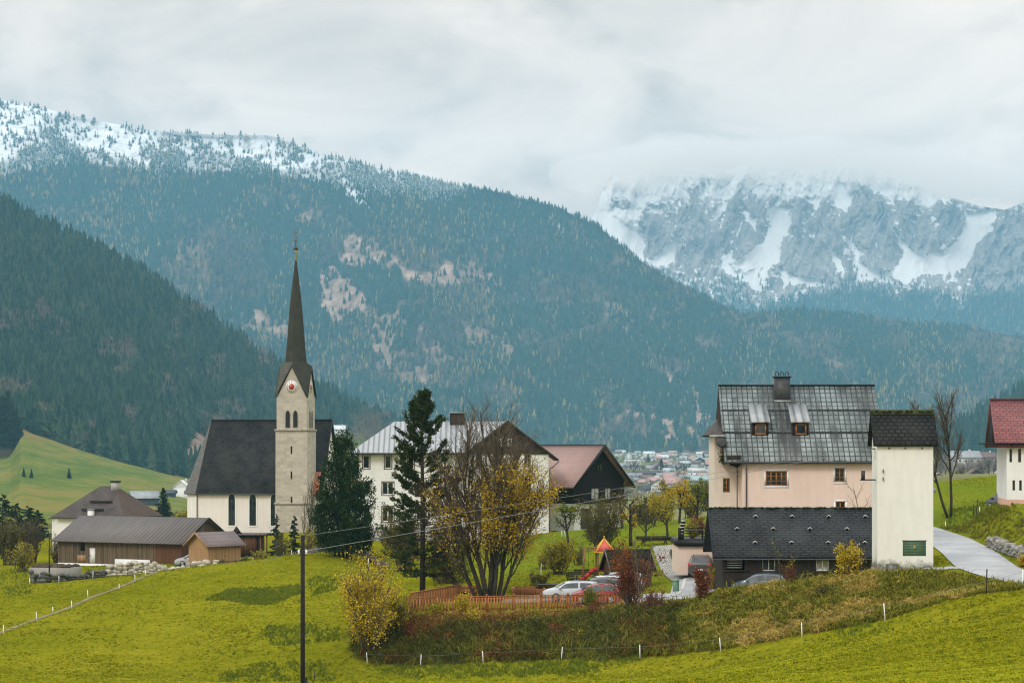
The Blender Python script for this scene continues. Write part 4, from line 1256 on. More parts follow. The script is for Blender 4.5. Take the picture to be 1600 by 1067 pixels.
for i in range(9): mb.bx(x0 + 1.66, x0 + 3.06, 0.02, 0.05, 1.0 + i * 0.1, 1.045 + i * 0.1)
gp = mb.build('grille_door', M['green_panel'], tw)
mb = MB(); mb.prism([(x0 + 2.27, 0.006, 1.47), (x0 + 2.47, 0.006, 1.47), (x0 + 2.37, 0.006, 1.65)], (0, .012, 0)); wsn = mb.build('warning_sign', M['yellow_paint'], gp)
mb = MB(); mb.prism([(x0 + 2.385, 0.002, 1.61), (x0 + 2.34, 0.002, 1.54), (x0 + 2.365, 0.002, 1.54), (x0 + 2.35, 0.002, 1.485), (x0 + 2.4, 0.002, 1.56), (x0 + 2.375, 0.002, 1.56)], (0, .003, 0)); mb.build('warning_mark', M['black'], gp)
mb = MB(); mb.bx(x0 + 2.35, x0 + 2.4, 0.0, 0.03, 1.06, 1.14); mb.build('lock', M['grey_metal'], gp)
mb = MB(); mb.bx(x0 + 1.58, x0 + 3.14, -.03, -.001, 1.94, 1.98); mb.build('lintel', M['grey_metal'], tw)
mb = MB()
for i in range(7): mb.bx(x0 + .56, x0 + 1.37, .02, .05, .1 + i * .045, .125 + i * .045)
mb.bx(x0 + .55, x0 + 1.38, .06, .09, .08, .42); mb.build('vent', M['grey_metal'], tw)
for xx in (.75, 1.78, 2.85):
    mb = MB(); mb.lathe([(.055, 0), (.055, .05), (.03, .08)], 8, (x0 + xx, -.05, ze - .42)); mb.build('vent_hole', M['black'], tw)
for zz in (6.45, 5.95):
    mb = MB(); mb.bar((x0 + .36, -.12, zz), (x0 + .36, .02, zz), .04, .04); mb.lathe([(.03, -.14), (.05, -.09), (.03, -.03), (.05, .03), (.03, .1)], 8, (x0 + .36, -.12, zz)); mb.build('insulator', M['pipe'], tw)
mb = MB(); mb.bar((x0, 1.0, 5.85), (x0 - 1.0, .8, 5.85), .09, .09); mb.bx(x0 - .95, x0 - .72, .7, .9, 5.89, 6.45); mb.build('cable_bracket', M['dark_metal'], tw)
for yy in (1.2, 1.9):
    mb = MB(); mb.bar((x0, yy, 7.85), (x0 - .5, yy - .1, 7.95), .05, .05); mb.build('wire_hook', M['dark_metal'], tw)
mb = MB(); mb.bx(x0 + .06, x0 + .08, 1.2, 1.8, 7.2, 7.95); mb.build('side_grille', M['brown_gable'], tw)
mb = MB(); mb.bx(x1 + .005, x1 + .3, 1.0, 1.4, 5.0, 5.35); mb.build('meter_box', M['grey_metal'], tw)

# ------------------------------------------------------------------ long shed with the slate roof
Ys = 135.0; k = Ys / F
sx0 = (1129 - 800) * k; Ls = 12.6
zs = -10.6
sh = thing('long_shed', 'low dark timber shed with long black slate roof in front of the pink house', 'shed', (sx0, Ys, zs), R(-1.0))
zE = (HY - 866) * 134.6 / F - zs; ris = 3.15; x0, x1, y0, y1 = 0, Ls, 0, 7.6
mb = MB(); fr = frame_of('front', x0, x1, y0, y1)
hl = [(0.22, 1.62, 1.75, 2.72), (2.9, 3.82, 1.68, 2.72), (6.78, 7.72, 1.68, 2.72), (10.75, 11.6, 1.68, 2.72)]
wall_panel(mb, *fr[:3], fr[3], zE, hl)
for sd_ in ('right', 'back', 'left'):
    f_ = frame_of(sd_, x0, x1, y0, y1); wall_panel(mb, *f_[:3], f_[3], zE)
for xx in (x0, x1): mb.face([(xx, y0, zE), (xx, y1, zE), (xx, (y0 + y1) / 2, zE + ris)])
mb.build('wall', M['dark_wood'], sh)
for h in hl[1:]: window(sh, fr, h, M['white_paint'], M['glass_pale'] if h[0] > 6 and h[0] < 8 else M['glass'], (1, 0), .05)
mb = MB()
for i in range(5): mb.bx(.32, 1.5, .5, .54, 1.85 + i * .17, 1.93 + i * .17)
mb.build('porch_slats', M['white_paint'], sh)
mb = MB(); mb.bx(.0, 1.95, -.09, -.004, 1.63, 1.74); mb.build('porch_rail', M['dark_wood'], sh)
mb = MB(); mb.bx(.2, 1.65, .62, .66, 1.7, 2.75); mb.build('porch_back', M['black'], sh)
mb = MB(); gable_roof(mb, x0, x1, y0, y1, zE, ris, .35, .75, .13); rf = mb.build('roof', M['shed_slate'], sh)
mb = MB(); rr_ = random.Random(8); ym = (y0 + y1) / 2
for i in range(170): mb.rock((rr_.uniform(x0 - .7, x1 + .7), ym - rr_.uniform(-.05, .16), zE + ris + .14 - rr_.uniform(0, .06)), (.12, .09, .045), rr_)
mb.build('ridge_moss', M['moss'], rf)
sl = ris / (ym - y0)
for row, pxs in ((811, (1179, 1236, 1293, 1350)), (831, (1150.5, 1207, 1264, 1321.6)), (851, (1179, 1236, 1293, 1350))):
    for q in pxs:
        yy = {811: 3.0, 831: 1.95, 851: .8}[row]
        xx = (q - 800) * (Ys + yy) / F - sx0
        c = Vector((xx, yy, zE + sl * yy + .15)); mb = MB()
        mb.bx(c.x - .08, c.x + .08, c.y - .14, c.y + .02, c.z - .08, c.z + .06, 1)
        mb.bar(c + Vector((-.17, -.1, -.02)), c + Vector((0, -.12, .11)), .05, .04); mb.bar(c + Vector((0, -.12, .11)), c + Vector((.17, -.1, -.02)), .05, .04)
        mb.build('roof_vent', [M['white_paint'], M['black']], rf)
mb = MB(); mb.tube([Vector((x0 - .7, -.42, zE - .35)), Vector((x1 + .7, -.42, zE - .35))], .06, 6); mb.build('gutter', M['dark_metal'], sh)

# ------------------------------------------------------------------ pink house
Yp = 146.0; k = Yp / F
zp = -10.4
px0 = (1160 - 800) * k
ph = thing('pink_house', 'large pink house with steep wet grey tiled roof, two dormers and a black chimney', 'house', (px0, Yp, zp), R(-1.5))
Lp = 11.1; Dp = 10.6; zE = (HY - 713) * k - zp; ris = (HY - 605) * (Yp + 5.3) / F - zp - zE
x0, x1, y0, y1 = 0, Lp, 0, Dp; fr = frame_of('front', x0, x1, y0, y1)
sc = lambda q: (q - 1160) * k
zc = lambda q: (HY - q) * k - zp
hl = [(sc(1196.5), sc(1229.5), zc(759), zc(736)), (sc(1304), sc(1319), zc(753), zc(731)), (sc(1305), sc(1320), zc(806), zc(783.5))]
mb = MB(); wall_panel(mb, *fr[:3], fr[3], zE, hl)
for sd_ in ('right', 'back', 'left'):
    f_ = frame_of(sd_, x0, x1, y0, y1); wall_panel(mb, *f_[:3], f_[3], zE)
for xx in (x0, x1): mb.face([(xx, y0, zE), (xx, y1, zE), (xx, (y0 + y1) / 2, zE + ris)])
mb.build('wall', M['pink_wall'], ph)
window(ph, fr, hl[0], M['win_wood'], M['glass'], (3, 2), .09, M['white_paint'])
window(ph, fr, hl[1], M['win_wood'], M['glass'], (1, 2), .09, M['white_paint'])
window(ph, fr, hl[2], M['win_wood'], M['glass'], (1, 1), .08, M['white_paint'])
mb = MB(); gable_roof(mb, x0, x1, y0, y1, zE, ris, .45, .12, .16)
sl = ris / ((y1 - y0) / 2); xl = (1131.5 - 1160) * k
# the left end of the roof reaches out over the side wing
mb.prism([(xl, y0 - .45, zE - sl * .45), (-.12, y0 - .45, zE - sl * .45), (-.12, 5.3, zE + ris), (xl, 5.3, zE + ris)], (0, 0, .16))
mb.prism([(xl, y1 + .45, zE - sl * .45), (-.12, y1 + .45, zE - sl * .45), (-.12, 5.3, zE + ris), (xl, 5.3, zE + ris)], (0, 0, .16))
rf = mb.build('roof', M['pink_roof'], ph)
mb = MB(); mb.bx(xl - .03, x1 + .15, 5.2, 5.4, zE + ris + .1, zE + ris + .22); mb.build('ridge_cap', M['black'], rf)
mb = MB()
for hh in (.62, .30):
    yy = 5.3 * hh; z_ = zE + sl * yy + .2
    mb.bx(xl + .05, x1 + .1, yy - .05, yy - .01, z_ - .02, z_ + .1)
    for i in range(16): mb.bx(xl + .4 + i * .75, xl + .44 + i * .75, yy - .04, yy + .2, z_ - .03, z_ + .18)
mb.build('snow_guard', M['dark_metal'], rf)
mb = MB(); mb.tube([Vector((xl, -.52, zE - sl * .45)), Vector((x1 + .12, -.52, zE - sl * .45))], .075, 6); mb.build('gutter', M['dark_metal'], ph)
mb = MB(); mb.face([(xl - .012, y0 - .45, zE - sl * .45 - .1), (xl - .012, y1 + .45, zE - sl * .45 - .1), (xl - .012, 5.3, zE + ris - .02)]); mb.face([(xl + .05, y0 - .4, zE - sl * .45 - .1), (xl + .05, y1 + .4, zE - sl * .45 - .1), (xl + .05, 5.3, zE + ris - .05)]); mb.build('gable_boarding', M['dark_wood'], ph)
# dormers
for a_, b_ in ((1175, 1205), (1237, 1267)):
    xa, xb = sc(a_) * 1.02, sc(b_) * 1.02
    yt, yb = 3.65, 1.45
    zt, zb = zE + sl * yt + .17, zE + sl * yb + .17
    zf = zb + 0.95
    d = MB()
    d.prism([(xa, yb - .35, zf), (xb, yb - .35, zf), (xb - .04, yt + .05, zt + .06), (xa + .04, yt + .05, zt + .06)], (0, 0, .09))
    dm = d.build('dormer', M['metal_roof'], ph)
    d = MB(); d.bx(xa + .12, xb - .12, yb - .02, yb + 1.6, zb - .1, zf - .02); d.build('cheek', M['dark_wood'], dm)
    f2 = (Vector((xa, yb - .16, 0)), Vector((1, 0, 0)), Vector((0, 1, 0)), xb - xa)
    window(dm, f2, (.38, (xb - xa) - .3, zb + .02, zf - .08), M['win_wood'], M['glass'], (0, 0), .1, depth=.12)
    d = MB(); d.bx(xa + .1, xb - .1, yb - .3, yb - .02, zf - .02, zf - .004); d.build('soffit', M['dark_wood'], dm)
# chimney
cx, cy = (sc(1217) + sc(1243)) / 2 * 1.03, 4.5
zt = (HY - 590) * (Yp + cy) / F - zp; zb = zE + sl * (cy - .7)
ch = MB(); ch.bx(cx - .62, cx + .62, cy - .45, cy + .45, zb, zt); ch = ch.build('chimney', M['dark_metal'], ph)
c2 = MB(); c2.bx(cx - .7, cx + .7, cy - .53, cy + .53, zt, zt + .09); c2.build('cap', M['black'], ch)
c2 = MB()
for i in (-1, 0, 1):
    b_ = Vector((cx + i * .4, cy, zt + .09)); c2.tube([b_ + Vector((.15 * math.cos(a), 0, .2 + .17 * math.sin(a)) if True else (0, 0, 0)) for a in np.linspace(-.9, math.pi + .9, 11)], .035, 5)
c2.build('smoke_pipe', M['black'], ch)
c2 = MB(); c2.bx(cx - .68, cx + .68, cy - .52, cy - .46, zb + .35, zb + .5); c2.build('flashing', M['grey_metal'], ch)
# downpipes
for q, zb_ in ((1166, 2.5),):
    mb = MB(); mb.tube([Vector((sc(q), -.5, zE - .55)), Vector((sc(q), -.12, zE - .9)), Vector((sc(q), -.1, 1.0))], .06, 6); mb.build('downpipe', M['pipe'], ph)
# beige wing at the left end
xw0, xw1 = (1121 - 1160) * k * 1.02, -.004
zw = (HY - 680) * (Yp + 3) / F - zp
mb = MB(); fw = frame_of('front', xw0, xw1, 2.3, 8.0)
hw = [((1135 - 1121.5) * k, (1146 - 1121.5) * k, zc(770.5) + .02, zc(748.5) + .05)]
wall_panel(mb, *fw[:3], fw[3], zw, hw)
for sd_ in ('left', 'back'):
    f_ = frame_of(sd_, xw0, xw1, 2.3, 8.0); wall_panel(mb, *f_[:3], f_[3], zw)
wg = mb.build('wing', M['beige_wall'], ph)
window(wg, fw, hw[0], M['win_wood'], M['glass'], (1, 2), .08)
mb = MB(); mb.prism([(xw0 - .5, .5, zw - .1), (xl + .02, .5, zw - .1), (xl + .02, 4.5, zw + 1.25), (xl - .1, 4.5, zw + 1.25)], (0, 0, .12)); mb.prism([(xw0 - .5, 8.5, zw - .1), (xl + .02, 8.5, zw - .1), (xl + .02, 4.5, zw + 1.25), (xl - .1, 4.5, zw + 1.25)], (0, 0, .12)); mb.face([(xw0 - .5, .5, zw + .02), (xl - .1, 4.5, zw + 1.37), (xw0 - .5, 8.5, zw + .02)]); mb.build('wing_roof', M['brown_tile'], ph)
mb = MB(); mb.tube([Vector((xw0 - .55, .42, zw - .08)), Vector((xl + .1, .42, zw - .08))], .09, 6); mb.build('wing_gutter', M['grey_metal'], ph)
mb = MB(); xc0 = sc(1135); mb.prism([(xc0, -.42, zc(711)), (sc(1157), -.42, zc(711)), (sc(1157), -.42, zc(726)), (sc(1152), -.42, zc(730)), (sc(1143), -.42, zc(727)), (sc(1136), -.42, zc(720))], (0, 1.35, 0)); mb.build('corbel', M['dark_wood'], ph)
mb = MB(); mb.tube([Vector((sc(1153.5), .8, zc(729))), Vector((sc(1153.5), .85, 1.0))], .06, 6); mb.build('downpipe', M['pipe'], ph)
mb = MB(); mb.lathe([(.3, -.05), (.42, 0), (.3, .05)], 14, (0, 0, 0)); o = mb.build('satellite_dish', M['dark_metal'], ph); o.location = (sc(1128), .35, zc(691)); o.rotation_euler = (R(80), 0, R(10))
mb = MB(); mb.leaves(rng.normal(size=(160, 3)) * (.13, .13, .24) + (sc(1129.5), .6, zc(716)), .16); mb.build('hanging_plant', M['leaf_olive'], ph)

# ------------------------------------------------------------------ terrace garage beside the pink house
Yg = 151.0; k = Yg / F; zg_ = (HY - 897) * k
ga = thing('terrace_garage', 'pink flat roofed garage with dark fascia and roof terrace railing', 'garage', ((1060 - 800) * k, Yg, zg_), 0)
zt = (HY - 853) * k - zg_; Lg = 4.2
mb = MB()
for sd_ in ('front', 'left', 'back', 'right'):
    f_ = frame_of(sd_, 0, Lg, 0, 6); wall_panel(mb, *f_[:3], f_[3], zt)
mb.build('wall', M['pink_wall'], ga)
mb = MB(); mb.bx(-.12, Lg + .3, -.25, 6.2, zt, zt + .5); mb.build('roof', M['black'], ga)
mb = MB(); mb.bx(2.3, 3.0, -.03, -.003, zt - .22, zt - .06); mb.build('vent', M['brown_gable'], ga)
for xx in (.1, 2.5, Lg + .1):
    mb = MB(); mb.bx(xx - .12, xx + .12, -.15, .09, zt + .5, zt + 1.5); mb.build('railing_post', M['dark_wood'], ga)
mb = MB()
for zz in (.75, 1.05, 1.45): mb.bx(.22, 2.38, -.06, -.01, zt + zz, zt + zz + .07); mb.bx(2.62, Lg, -.06, -.01, zt + zz, zt + zz + .07)
mb.build('railing', M['dark_wood'], ga)
pl = thing('stacked_planter', 'stepped black and white planter stack at the corner of the garage terrace', 'planter', ((1064 - 800) * k, Yg + .8, zg_ + zt + .5))
for i in range(6):
    mb = MB(); mb.bx(-.16 + .05 * i, .16 + .05 * i, -.16, .16, .26 * i, .26 * i + .2); mb.build('pot', M['black'], pl)
for i in range(6):
    mb = MB(); mb.bx(-.17 + .05 * i, .17 + .05 * i, -.17, .17, .26 * i + .2, .26 * i + .26); mb.build('rim', M['white_paint'], pl)
tb = thing('terrace_table', 'long dark table standing behind the railing of the garage terrace', 'table', ((1085 - 800) * k, Yg + 1.4, zg_ + zt + .5))
mb = MB(); mb.bx(-.9, .9, -.4, .4, .68, .75); mb.build('table_top', M['black'], tb)
for a in (-1, 1):
    for b in (-1, 1):
        mb = MB(); mb.bx(a * .8 - .04, a * .8 + .04, b * .33 - .04, b * .33 + .04, 0, .68); mb.build('leg', M['black'], tb)

# ------------------------------------------------------------------ house with the maroon roof at the right edge
Yr = 150.0; k = Yr / F; zr_ = (HY - 788) * k
rh = thing('white_house', 'white house with maroon tiled roof and black gable at the right edge', 'house', ((1573 - 800) * k, Yr, zr_ - .3), R(-9))
zE = (HY - 690) * k - zr_ + .3; ris = 3.35; x0, x1, y0, y1 = 0, 8.5, 0, 8.0
fr = frame_of('front', x0, x1, y0, y1); kk = k
sc = lambda q: (q - 1573) * k * 1.02
zc = lambda q: (HY - q) * k - zr_ + .3
hl = [(sc(1577), sc(1581), zc(722), zc(701)), (sc(1590), sc(1594.5), zc(722), zc(701)), (sc(1581.5), sc(1585.5), zc(766), zc(750)), (sc(1591.5), sc(1595.5), zc(766), zc(750)), (3.4, 4.3, zc(722), zc(701)), (3.4, 4.3, zc(766), zc(750))]
mb = MB(); wall_panel(mb, *fr[:3], fr[3], zE, hl, .16)
for sd_ in ('right', 'back', 'left'):
    f_ = frame_of(sd_, x0, x1, y0, y1); wall_panel(mb, *f_[:3], f_[3], zE)
mb.build('wall', M['white_wall'], rh)
for h in hl: window(rh, fr, h, M['win_brown'], M['glass'], (0, 0), .04)
mb = MB(); mb.bx(-.02, x1 + .02, -.03, y1 + .02, -1.5, zc(780)); mb.build('plinth', M['pink_plinth'], rh)
mb = MB(); gable_roof(mb, x0, x1, y0, y1, zE, ris, .55, .95, .16); rf = mb.build('roof', M['red_tile'], rh)
mb = MB(); mb.bx(-1.0, x1 + .95, 3.88, 4.12, zE + ris + .12, zE + ris + .24); mb.build('ridge_cap', M['red_tile'], rf)
mb = MB(); mb.face([(-.004, 8.0, zE), (-.004, 0, zE), (-.004, 4, zE + ris)]); mb.build('gable', M['black_wood'], rh); mb = MB(); mb.face([(x1, 0, zE), (x1, 8, zE), (x1, 4, zE + ris)])
mb.build('gable', M['black_wood'], rh); mb = MB(); mb.prism([(-.8, -.3, zE - .16), (-.8, 8.3, zE - .16), (-.8, 4, zE + ris - .2)], (.1, 0, 0)); mb.build('gable_boarding', M['black_wood'], rh)
mb = MB(); mb.bx(-1.6, x1, -.75, -.02, zE - .2, zE - .08); mb.bx(-1.6, -.02, -.02, 7.5, zE - .2, zE - .08); mb.build('eaves_board', M['black'], rh)
for i in range(6):
    mb = MB(); mb.bx(.25 + i * 1.1, .37 + i * 1.1, -.6, -.01, zE - .36, zE - .2); mb.build('rafter_end', M['dark_wood'], rh)

# ------------------------------------------------------------------ white institutional building behind the big trees
Yw = 215.0; k = Yw / F; zb_ = (HY - 848) * k
wb = thing('institution_building', 'big white three storey building with ribbed metal roof and brown gable behind the trees', 'building', ((557 - 800) * k, Yw, zb_), R(2))
sc = lambda q: (q - 557) * k
zc = lambda q: (HY - q) * k - zb_
zE = zc(707); x0, x1, y0, y1 = 0, sc(728), 0, 13.0
fr = frame_of('front', x0, x1, y0, y1)
hl = [(sc(567), sc(577.5), zc(732), zc(711)), (sc(601), sc(611.5), zc(732), zc(711)), (sc(637), sc(647), zc(732), zc(711)), (sc(672), sc(682), zc(732), zc(711)), (sc(597), sc(615), zc(773), zc(753)), (sc(597), sc(615), zc(815), zc(791)), (sc(567), sc(579), zc(773), zc(753)), (sc(567), sc(579), zc(815), zc(791)), (sc(650), sc(668), zc(773), zc(753)), (sc(650), sc(668), zc(815), zc(791))]
mb = MB(); wall_panel(mb, *fr[:3], fr[3], zE, hl, .2)
for sd_ in ('right', 'back', 'left'):
    f_ = frame_of(sd_, x0, x1, y0, y1); wall_panel(mb, *f_[:3], f_[3], zE)
mb.build('wall', M['board_white'], wb)
for h in hl: window(wb, fr, h, M['white_paint'], M['glass'], (1 if h[1] - h[0] > 1 else 0, 0), .1, M['win_brown'], depth=.2, sw=.1)
mb = MB(); mb.bx(-.04, x1, -.06, y1 + .04, zc(709.5), zE - .03); mb.build('frieze', M['black'], wb)
mb = MB(); mb.bx(-.03, x1 + .02, -.05, y1 + .03, -1.5, zc(823)); pln = mb.build('plinth', M['concrete'], wb)
mb = MB(); mb.bx(sc(572), sc(578), -.08, -.05, zc(838), zc(830)); mb.build('cellar_window', M['glass'], pln)
mb = MB(); hip_roof(mb, x0, x1 + 8, y0, y1, zE, zc(661) - zE + .3, .8, 4.2, 3.5, .25); mb.build('roof', M['metal_roof'], wb)
mb = MB(); mb.tube([Vector((-.8, -.82, zE - .12)), Vector((x1, -.82, zE - .12))], .11, 6); mb.tube([Vector((-.3, -.8, zE - .15)), Vector((.05, -.4, zE - .9)), Vector((.08, -.16, zE - 1.5))], .07, 6); mb.build('gutter', M['dark_metal'], wb)
# the gabled wing facing the camera, right half
gx0, gx1, gy0, gy1 = sc(729), sc(856), -2.6, 6.5
fr = frame_of('front', gx0, gx1, gy0, gy1); zE2 = zc(708.5); xm = (gx0 + gx1) / 2; r2 = zc(660) - zE2
k2 = (Yw - 2.6) / F
g_ = lambda a, b, c_, d_: (sc(a) - gx0 - .15, sc(b) - gx0 - .15, zc(d_) - .05, zc(c_) - .05)
hl = [g_(745, 755, 708.8, 729), g_(772, 782, 709, 729), g_(802, 812, 709, 729), g_(820, 830, 709, 729), g_(745, 763, 749, 770), g_(772, 790, 749, 770), g_(818, 830, 749, 770), g_(745, 763, 791, 815), g_(790, 806, 791, 815), g_(820, 832, 791, 815)]
hl = [(a, b, c_, min(d_, zE2 - .12)) for a, b, c_, d_ in hl]
mb = MB(); wall_panel(mb, *fr[:3], fr[3], zE2, hl, .2)
for sd_ in ('right', 'back', 'left'):
    f_ = frame_of(sd_, gx0, gx1, gy0, gy1); wall_panel(mb, *f_[:3], f_[3], zE2)
gw = mb.build('gabled_wing', M['board_white'], wb)
for h in hl: window(gw, fr, h, M['win_brown'], M['glass'], (1, 0), .12, depth=.2)
mb = MB(); mb.face([(gx0 - .1, gy0 - .15, zE2), (gx1 + .1, gy0 - .15, zE2), (xm, gy0 - .15, zE2 + r2)]); mb.face([(gx0, gy1, zE2), (gx1, gy1, zE2), (xm, gy1, zE2 + r2)]); mb.bx(gx0 - .1, gx1 + .1, gy0 - .14, gy0 - .01, zE2 - .06, zE2 + .02)
gb = mb.build('gable', M['brown_gable'], wb)
f3 = (Vector((gx0, gy0 - .3, 0)), Vector((1, 0, 0)), Vector((0, 1, 0)), 5)
for a, b in ((781, 786), (792, 799)): window(gb, f3, (sc(a) - gx0, sc(b) - gx0, zc(697), zc(685)), M['white_paint'], M['glass'], (0, 0), .12, depth=.2)
mb = MB(); gable_roof(mb, gx0, gx1, gy0, gy1, zE2, r2, 1.1, .7, .22, 'y'); mb.build('wing_roof', M['brown_tile'], wb)
mb = MB(); mb.tube([Vector((gx1 + 1.1, gy0 - .6, zE2 - .9)), Vector((gx1 + .5, gy0 - .3, zE2 - 1.5)), Vector((gx1 + .08, gy0 - .1, zE2 - 1.8)), Vector((gx1 + .08, gy0 - .1, 0))], .08, 6); mb.build('downpipe', M['pipe'], wb)
mb = MB(); a, b = sc(703), sc(727); mb.bx(a, b, 5.6, 7.2, zE + 2, zc(644)); ch = mb.build('chimney', M['brown_gable'], wb)
mb = MB(); mb.bx(a - .15, b + .15, 5.45, 7.35, zc(644), zc(642.5)); mb.build('cap', M['grey_metal'], ch)

# ------------------------------------------------------------------ barn-like house with faded red roof
Yb_ = 224.0; k = Yb_ / F; zb_ = (HY - 829) * k
kh = thing('gabled_farmhouse', 'black timbered house with faded red pantile roof and white ground floor', 'house', ((936 - 800) * k, Yb_, zb_), R(42))
gw_ = 8.4; x0, x1, y0, y1 = -gw_ / 2, gw_ / 2, 0, 10.2
zE = (HY - 750) * k - zb_; ris = (HY - 697) * k - zb_ - zE; zs_ = (HY - 786) * k - zb_
fr = frame_of('front', x0, x1, y0, y1)
hl = [(1.1, 3.0, .25, 2.7), (4.0, 5.7, .25, 2.7)]
mb = MB(); wall_panel(mb, *fr[:3], fr[3], zs_, hl, .25)
for sd_ in ('right', 'back', 'left'):
    f_ = frame_of(sd_, x0, x1, y0, y1); wall_panel(mb, *f_[:3], f_[3], zs_)
mb.build('wall', M['white_wall'], kh)
for h in hl: window(kh, fr, h, M['dark_wood'], M['dark_metal'], (1, 0), .1, depth=.2, name='garage_door')
mb = MB(); h2 = [(2.9, 4.2, zs_ + .45 - zs_, 1.85), (5.2, 6.2, .45, 1.85)]
fu = (Vector((x0 - .05, y0 - .08, zs_)), fr[1], fr[2], gw_ + .1)
wall_panel(mb, *fu[:3], fu[3], zE - zs_, h2, .15)
for sd_ in ('right', 'back', 'left'):
    f_ = frame_of(sd_, x0 - .05, x1 + .05, y0 - .08, y1 + .05); wall_panel(mb, f_[0] + Vector((0, 0, zs_)), f_[1], f_[2], f_[3], zE - zs_)
mb.face([(x0 - .05, y0 - .08, zE), (x1 + .05, y0 - .08, zE), (0, y0 - .08, zE + ris)]); mb.face([(x0 - .05, y1 + .05, zE), (x1 + .05, y1 + .05, zE), (0, y1 + .05, zE + ris)])
ut = mb.build('timber_storey', M['black_wood'], kh)
for h in h2: window(ut, fu, h, M['win_brown'], M['glass_pale'], (1, 0), .08)
f3 = (Vector((0, y0 - .26, 0)), Vector((1, 0, 0)), Vector((0, 1, 0)), 3)
window(ut, f3, (-.5, .5, zE + 1.1, zE + 1.95), M['dark_wood'], M['glass'], (1, 0), .07, depth=.17)
mb = MB(); mb.bx(x0 - .05, x1 + .05, -.7, -.09, zs_ + .12, zs_ + .22); mb.bx(x0 - .05, x1 + .05, -.7, -.62, zs_ + .22, zs_ + .4); mb.build('balcony', M['black_wood'], kh)
mb = MB(); gable_roof(mb, x0, x1, y0, y1, zE, ris, .95, 1.0, .18, 'y'); rf = mb.build('roof', M['pink_tile'], kh)
mb = MB(); s_ = ris / (gw_ / 2)
for sg in (-1, 1): mb.bar((sg * (gw_ / 2 + .97), y0 - 1.03, zE - s_ * .97 + .02), (0, y0 - 1.03, zE + ris + .06), .06, .3)
mb.build('bargeboard', M['black'], rf)
mb = MB(); mb.bx(-.15, .15, y0 - 1.05, y1 + 1.0, zE + ris + .1, zE + ris + .22); mb.build('ridge_cap', M['brown_tile'], rf)

# ------------------------------------------------------------------ church
Yc_ = 283.0; kc = Yc_ / F
zc0 = -12.9
chh = thing('church', 'pale gothic church with stone tower, needle spire and steep dark slate roof', 'church', ((400 - 800) * kc, Yc_, zc0), R(-9))
nx0, nx1, ny0, ny1 = -7.55, 11.6, -5.6, 5.6
zE = (HY - 764) * 278 / F - zc0; ris = (HY - 658) * 283 / F - zc0 - zE
fr = frame_of('front', nx0, nx1, ny0, ny1)
mb = MB()
wall_panel(mb, *fr[:3], fr[3], zE)
for sd_ in ('right', 'back'):
    f_ = frame_of(sd_, nx0, nx1, ny0, ny1); wall_panel(mb, *f_[:3], f_[3], zE)
mb.face([(nx1, ny0, zE), (nx1, ny1, zE), (nx1, 0, zE + ris)])
ap = [(nx0, ny0), (nx0 - 2.5, -2.5), (nx0 - 2.5, 2.5), (nx0, ny1)]
for (ax, ay), (bx_, by) in zip(ap[1:] + ap[:0], ap[:-1]):
    mb.face([(ax, ay, 0), (bx_, by, 0), (bx_, by, zE), (ax, ay, zE)])
mb.build('nave_wall', M['church_wall'], chh)
for cx_ in (-2.05, 1.2, 4.5): lancet_window(chh, fr, cx_ - nx0, 1.35, 6.2, 1.02, M['white_paint'], M['glass'], .2)
d = (Vector((ap[0][0], ap[0][1], 0)) - Vector((ap[1][0], ap[1][1], 0))); L_ = d.length; u_ = d.normalized()
fa = (Vector((ap[1][0], ap[1][1], 0)), u_, Vector((-u_.y, u_.x, 0)), L_)
lancet_window(chh, fa, L_ * .5, 2.4, 6.0, .75, M['white_paint'], M['white_wall'], .12, bars=False, name='niche')
mb = MB(); s_ = ris / 5.6; ov = .45
mb.prism([(nx0, ny0 - ov, zE - s_ * ov), (nx1 + .35, ny0 - ov, zE - s_ * ov), (nx1 + .35, 0, zE + ris), (nx0 + .5, 0, zE + ris)], (0, 0, .2), 0)
mb.prism([(nx0, ny1 + ov, zE - s_ * ov), (nx1 + .35, ny1 + ov, zE - s_ * ov), (nx1 + .35, 0, zE + ris), (nx0 + .5, 0, zE + ris)], (0, 0, .2), 0)
tp = (nx0 + .5, 0, zE + ris + .2); zo = zE - s_ * ov + .2
ao = [(nx0 - .02, ny0 - ov), (nx0 - 2.9, -2.7), (nx0 - 2.9, 2.7), (nx0 - .02, ny1 + ov)]
for a, b in zip(ao[1:], ao[:-1]): mb.face([(a[0], a[1], zo), (b[0], b[1], zo), tp], 1); mb.face([(a[0], a[1], zo), (a[0], a[1], zo - .25), (b[0], b[1], zo - .25), (b[0], b[1], zo)], 1)
mb.face([(a[0], a[1], zo - .24) for a in ao], 1)
nr = mb.build('nave_roof', [M['slate_church'], M['apse_slate']], chh)
mb = MB(); mb.bx(nx0 + .5, nx1 + .3, -.12, .12, zE + ris + .12, zE + ris + .28); mb.build('ridge_cap', M['black'], nr)
for xx in (nx0 + .6, nx1 + .1):
    mb = MB(); mb.bx(xx - .03, xx + .03, -.03, .03, zE + ris + .2, zE + ris + 1.5); mb.bx(xx - .3, xx + .3, -.03, .03, zE + ris + 1.05, zE + ris + 1.12); mb.build('finial_cross', M['dark_metal'], nr)
mb = MB(); mb.bar((nx1 + .38, ny0 - ov, zE - s_ * ov + .05), (nx1 + .38, 0, zE + ris + .15), .05, .35); mb.bar((nx1 + .38, ny1 + ov, zE - s_ * ov + .05), (nx1 + .38, 0, zE + ris + .15), .05, .35); mb.build('bargeboard', M['black'], nr)
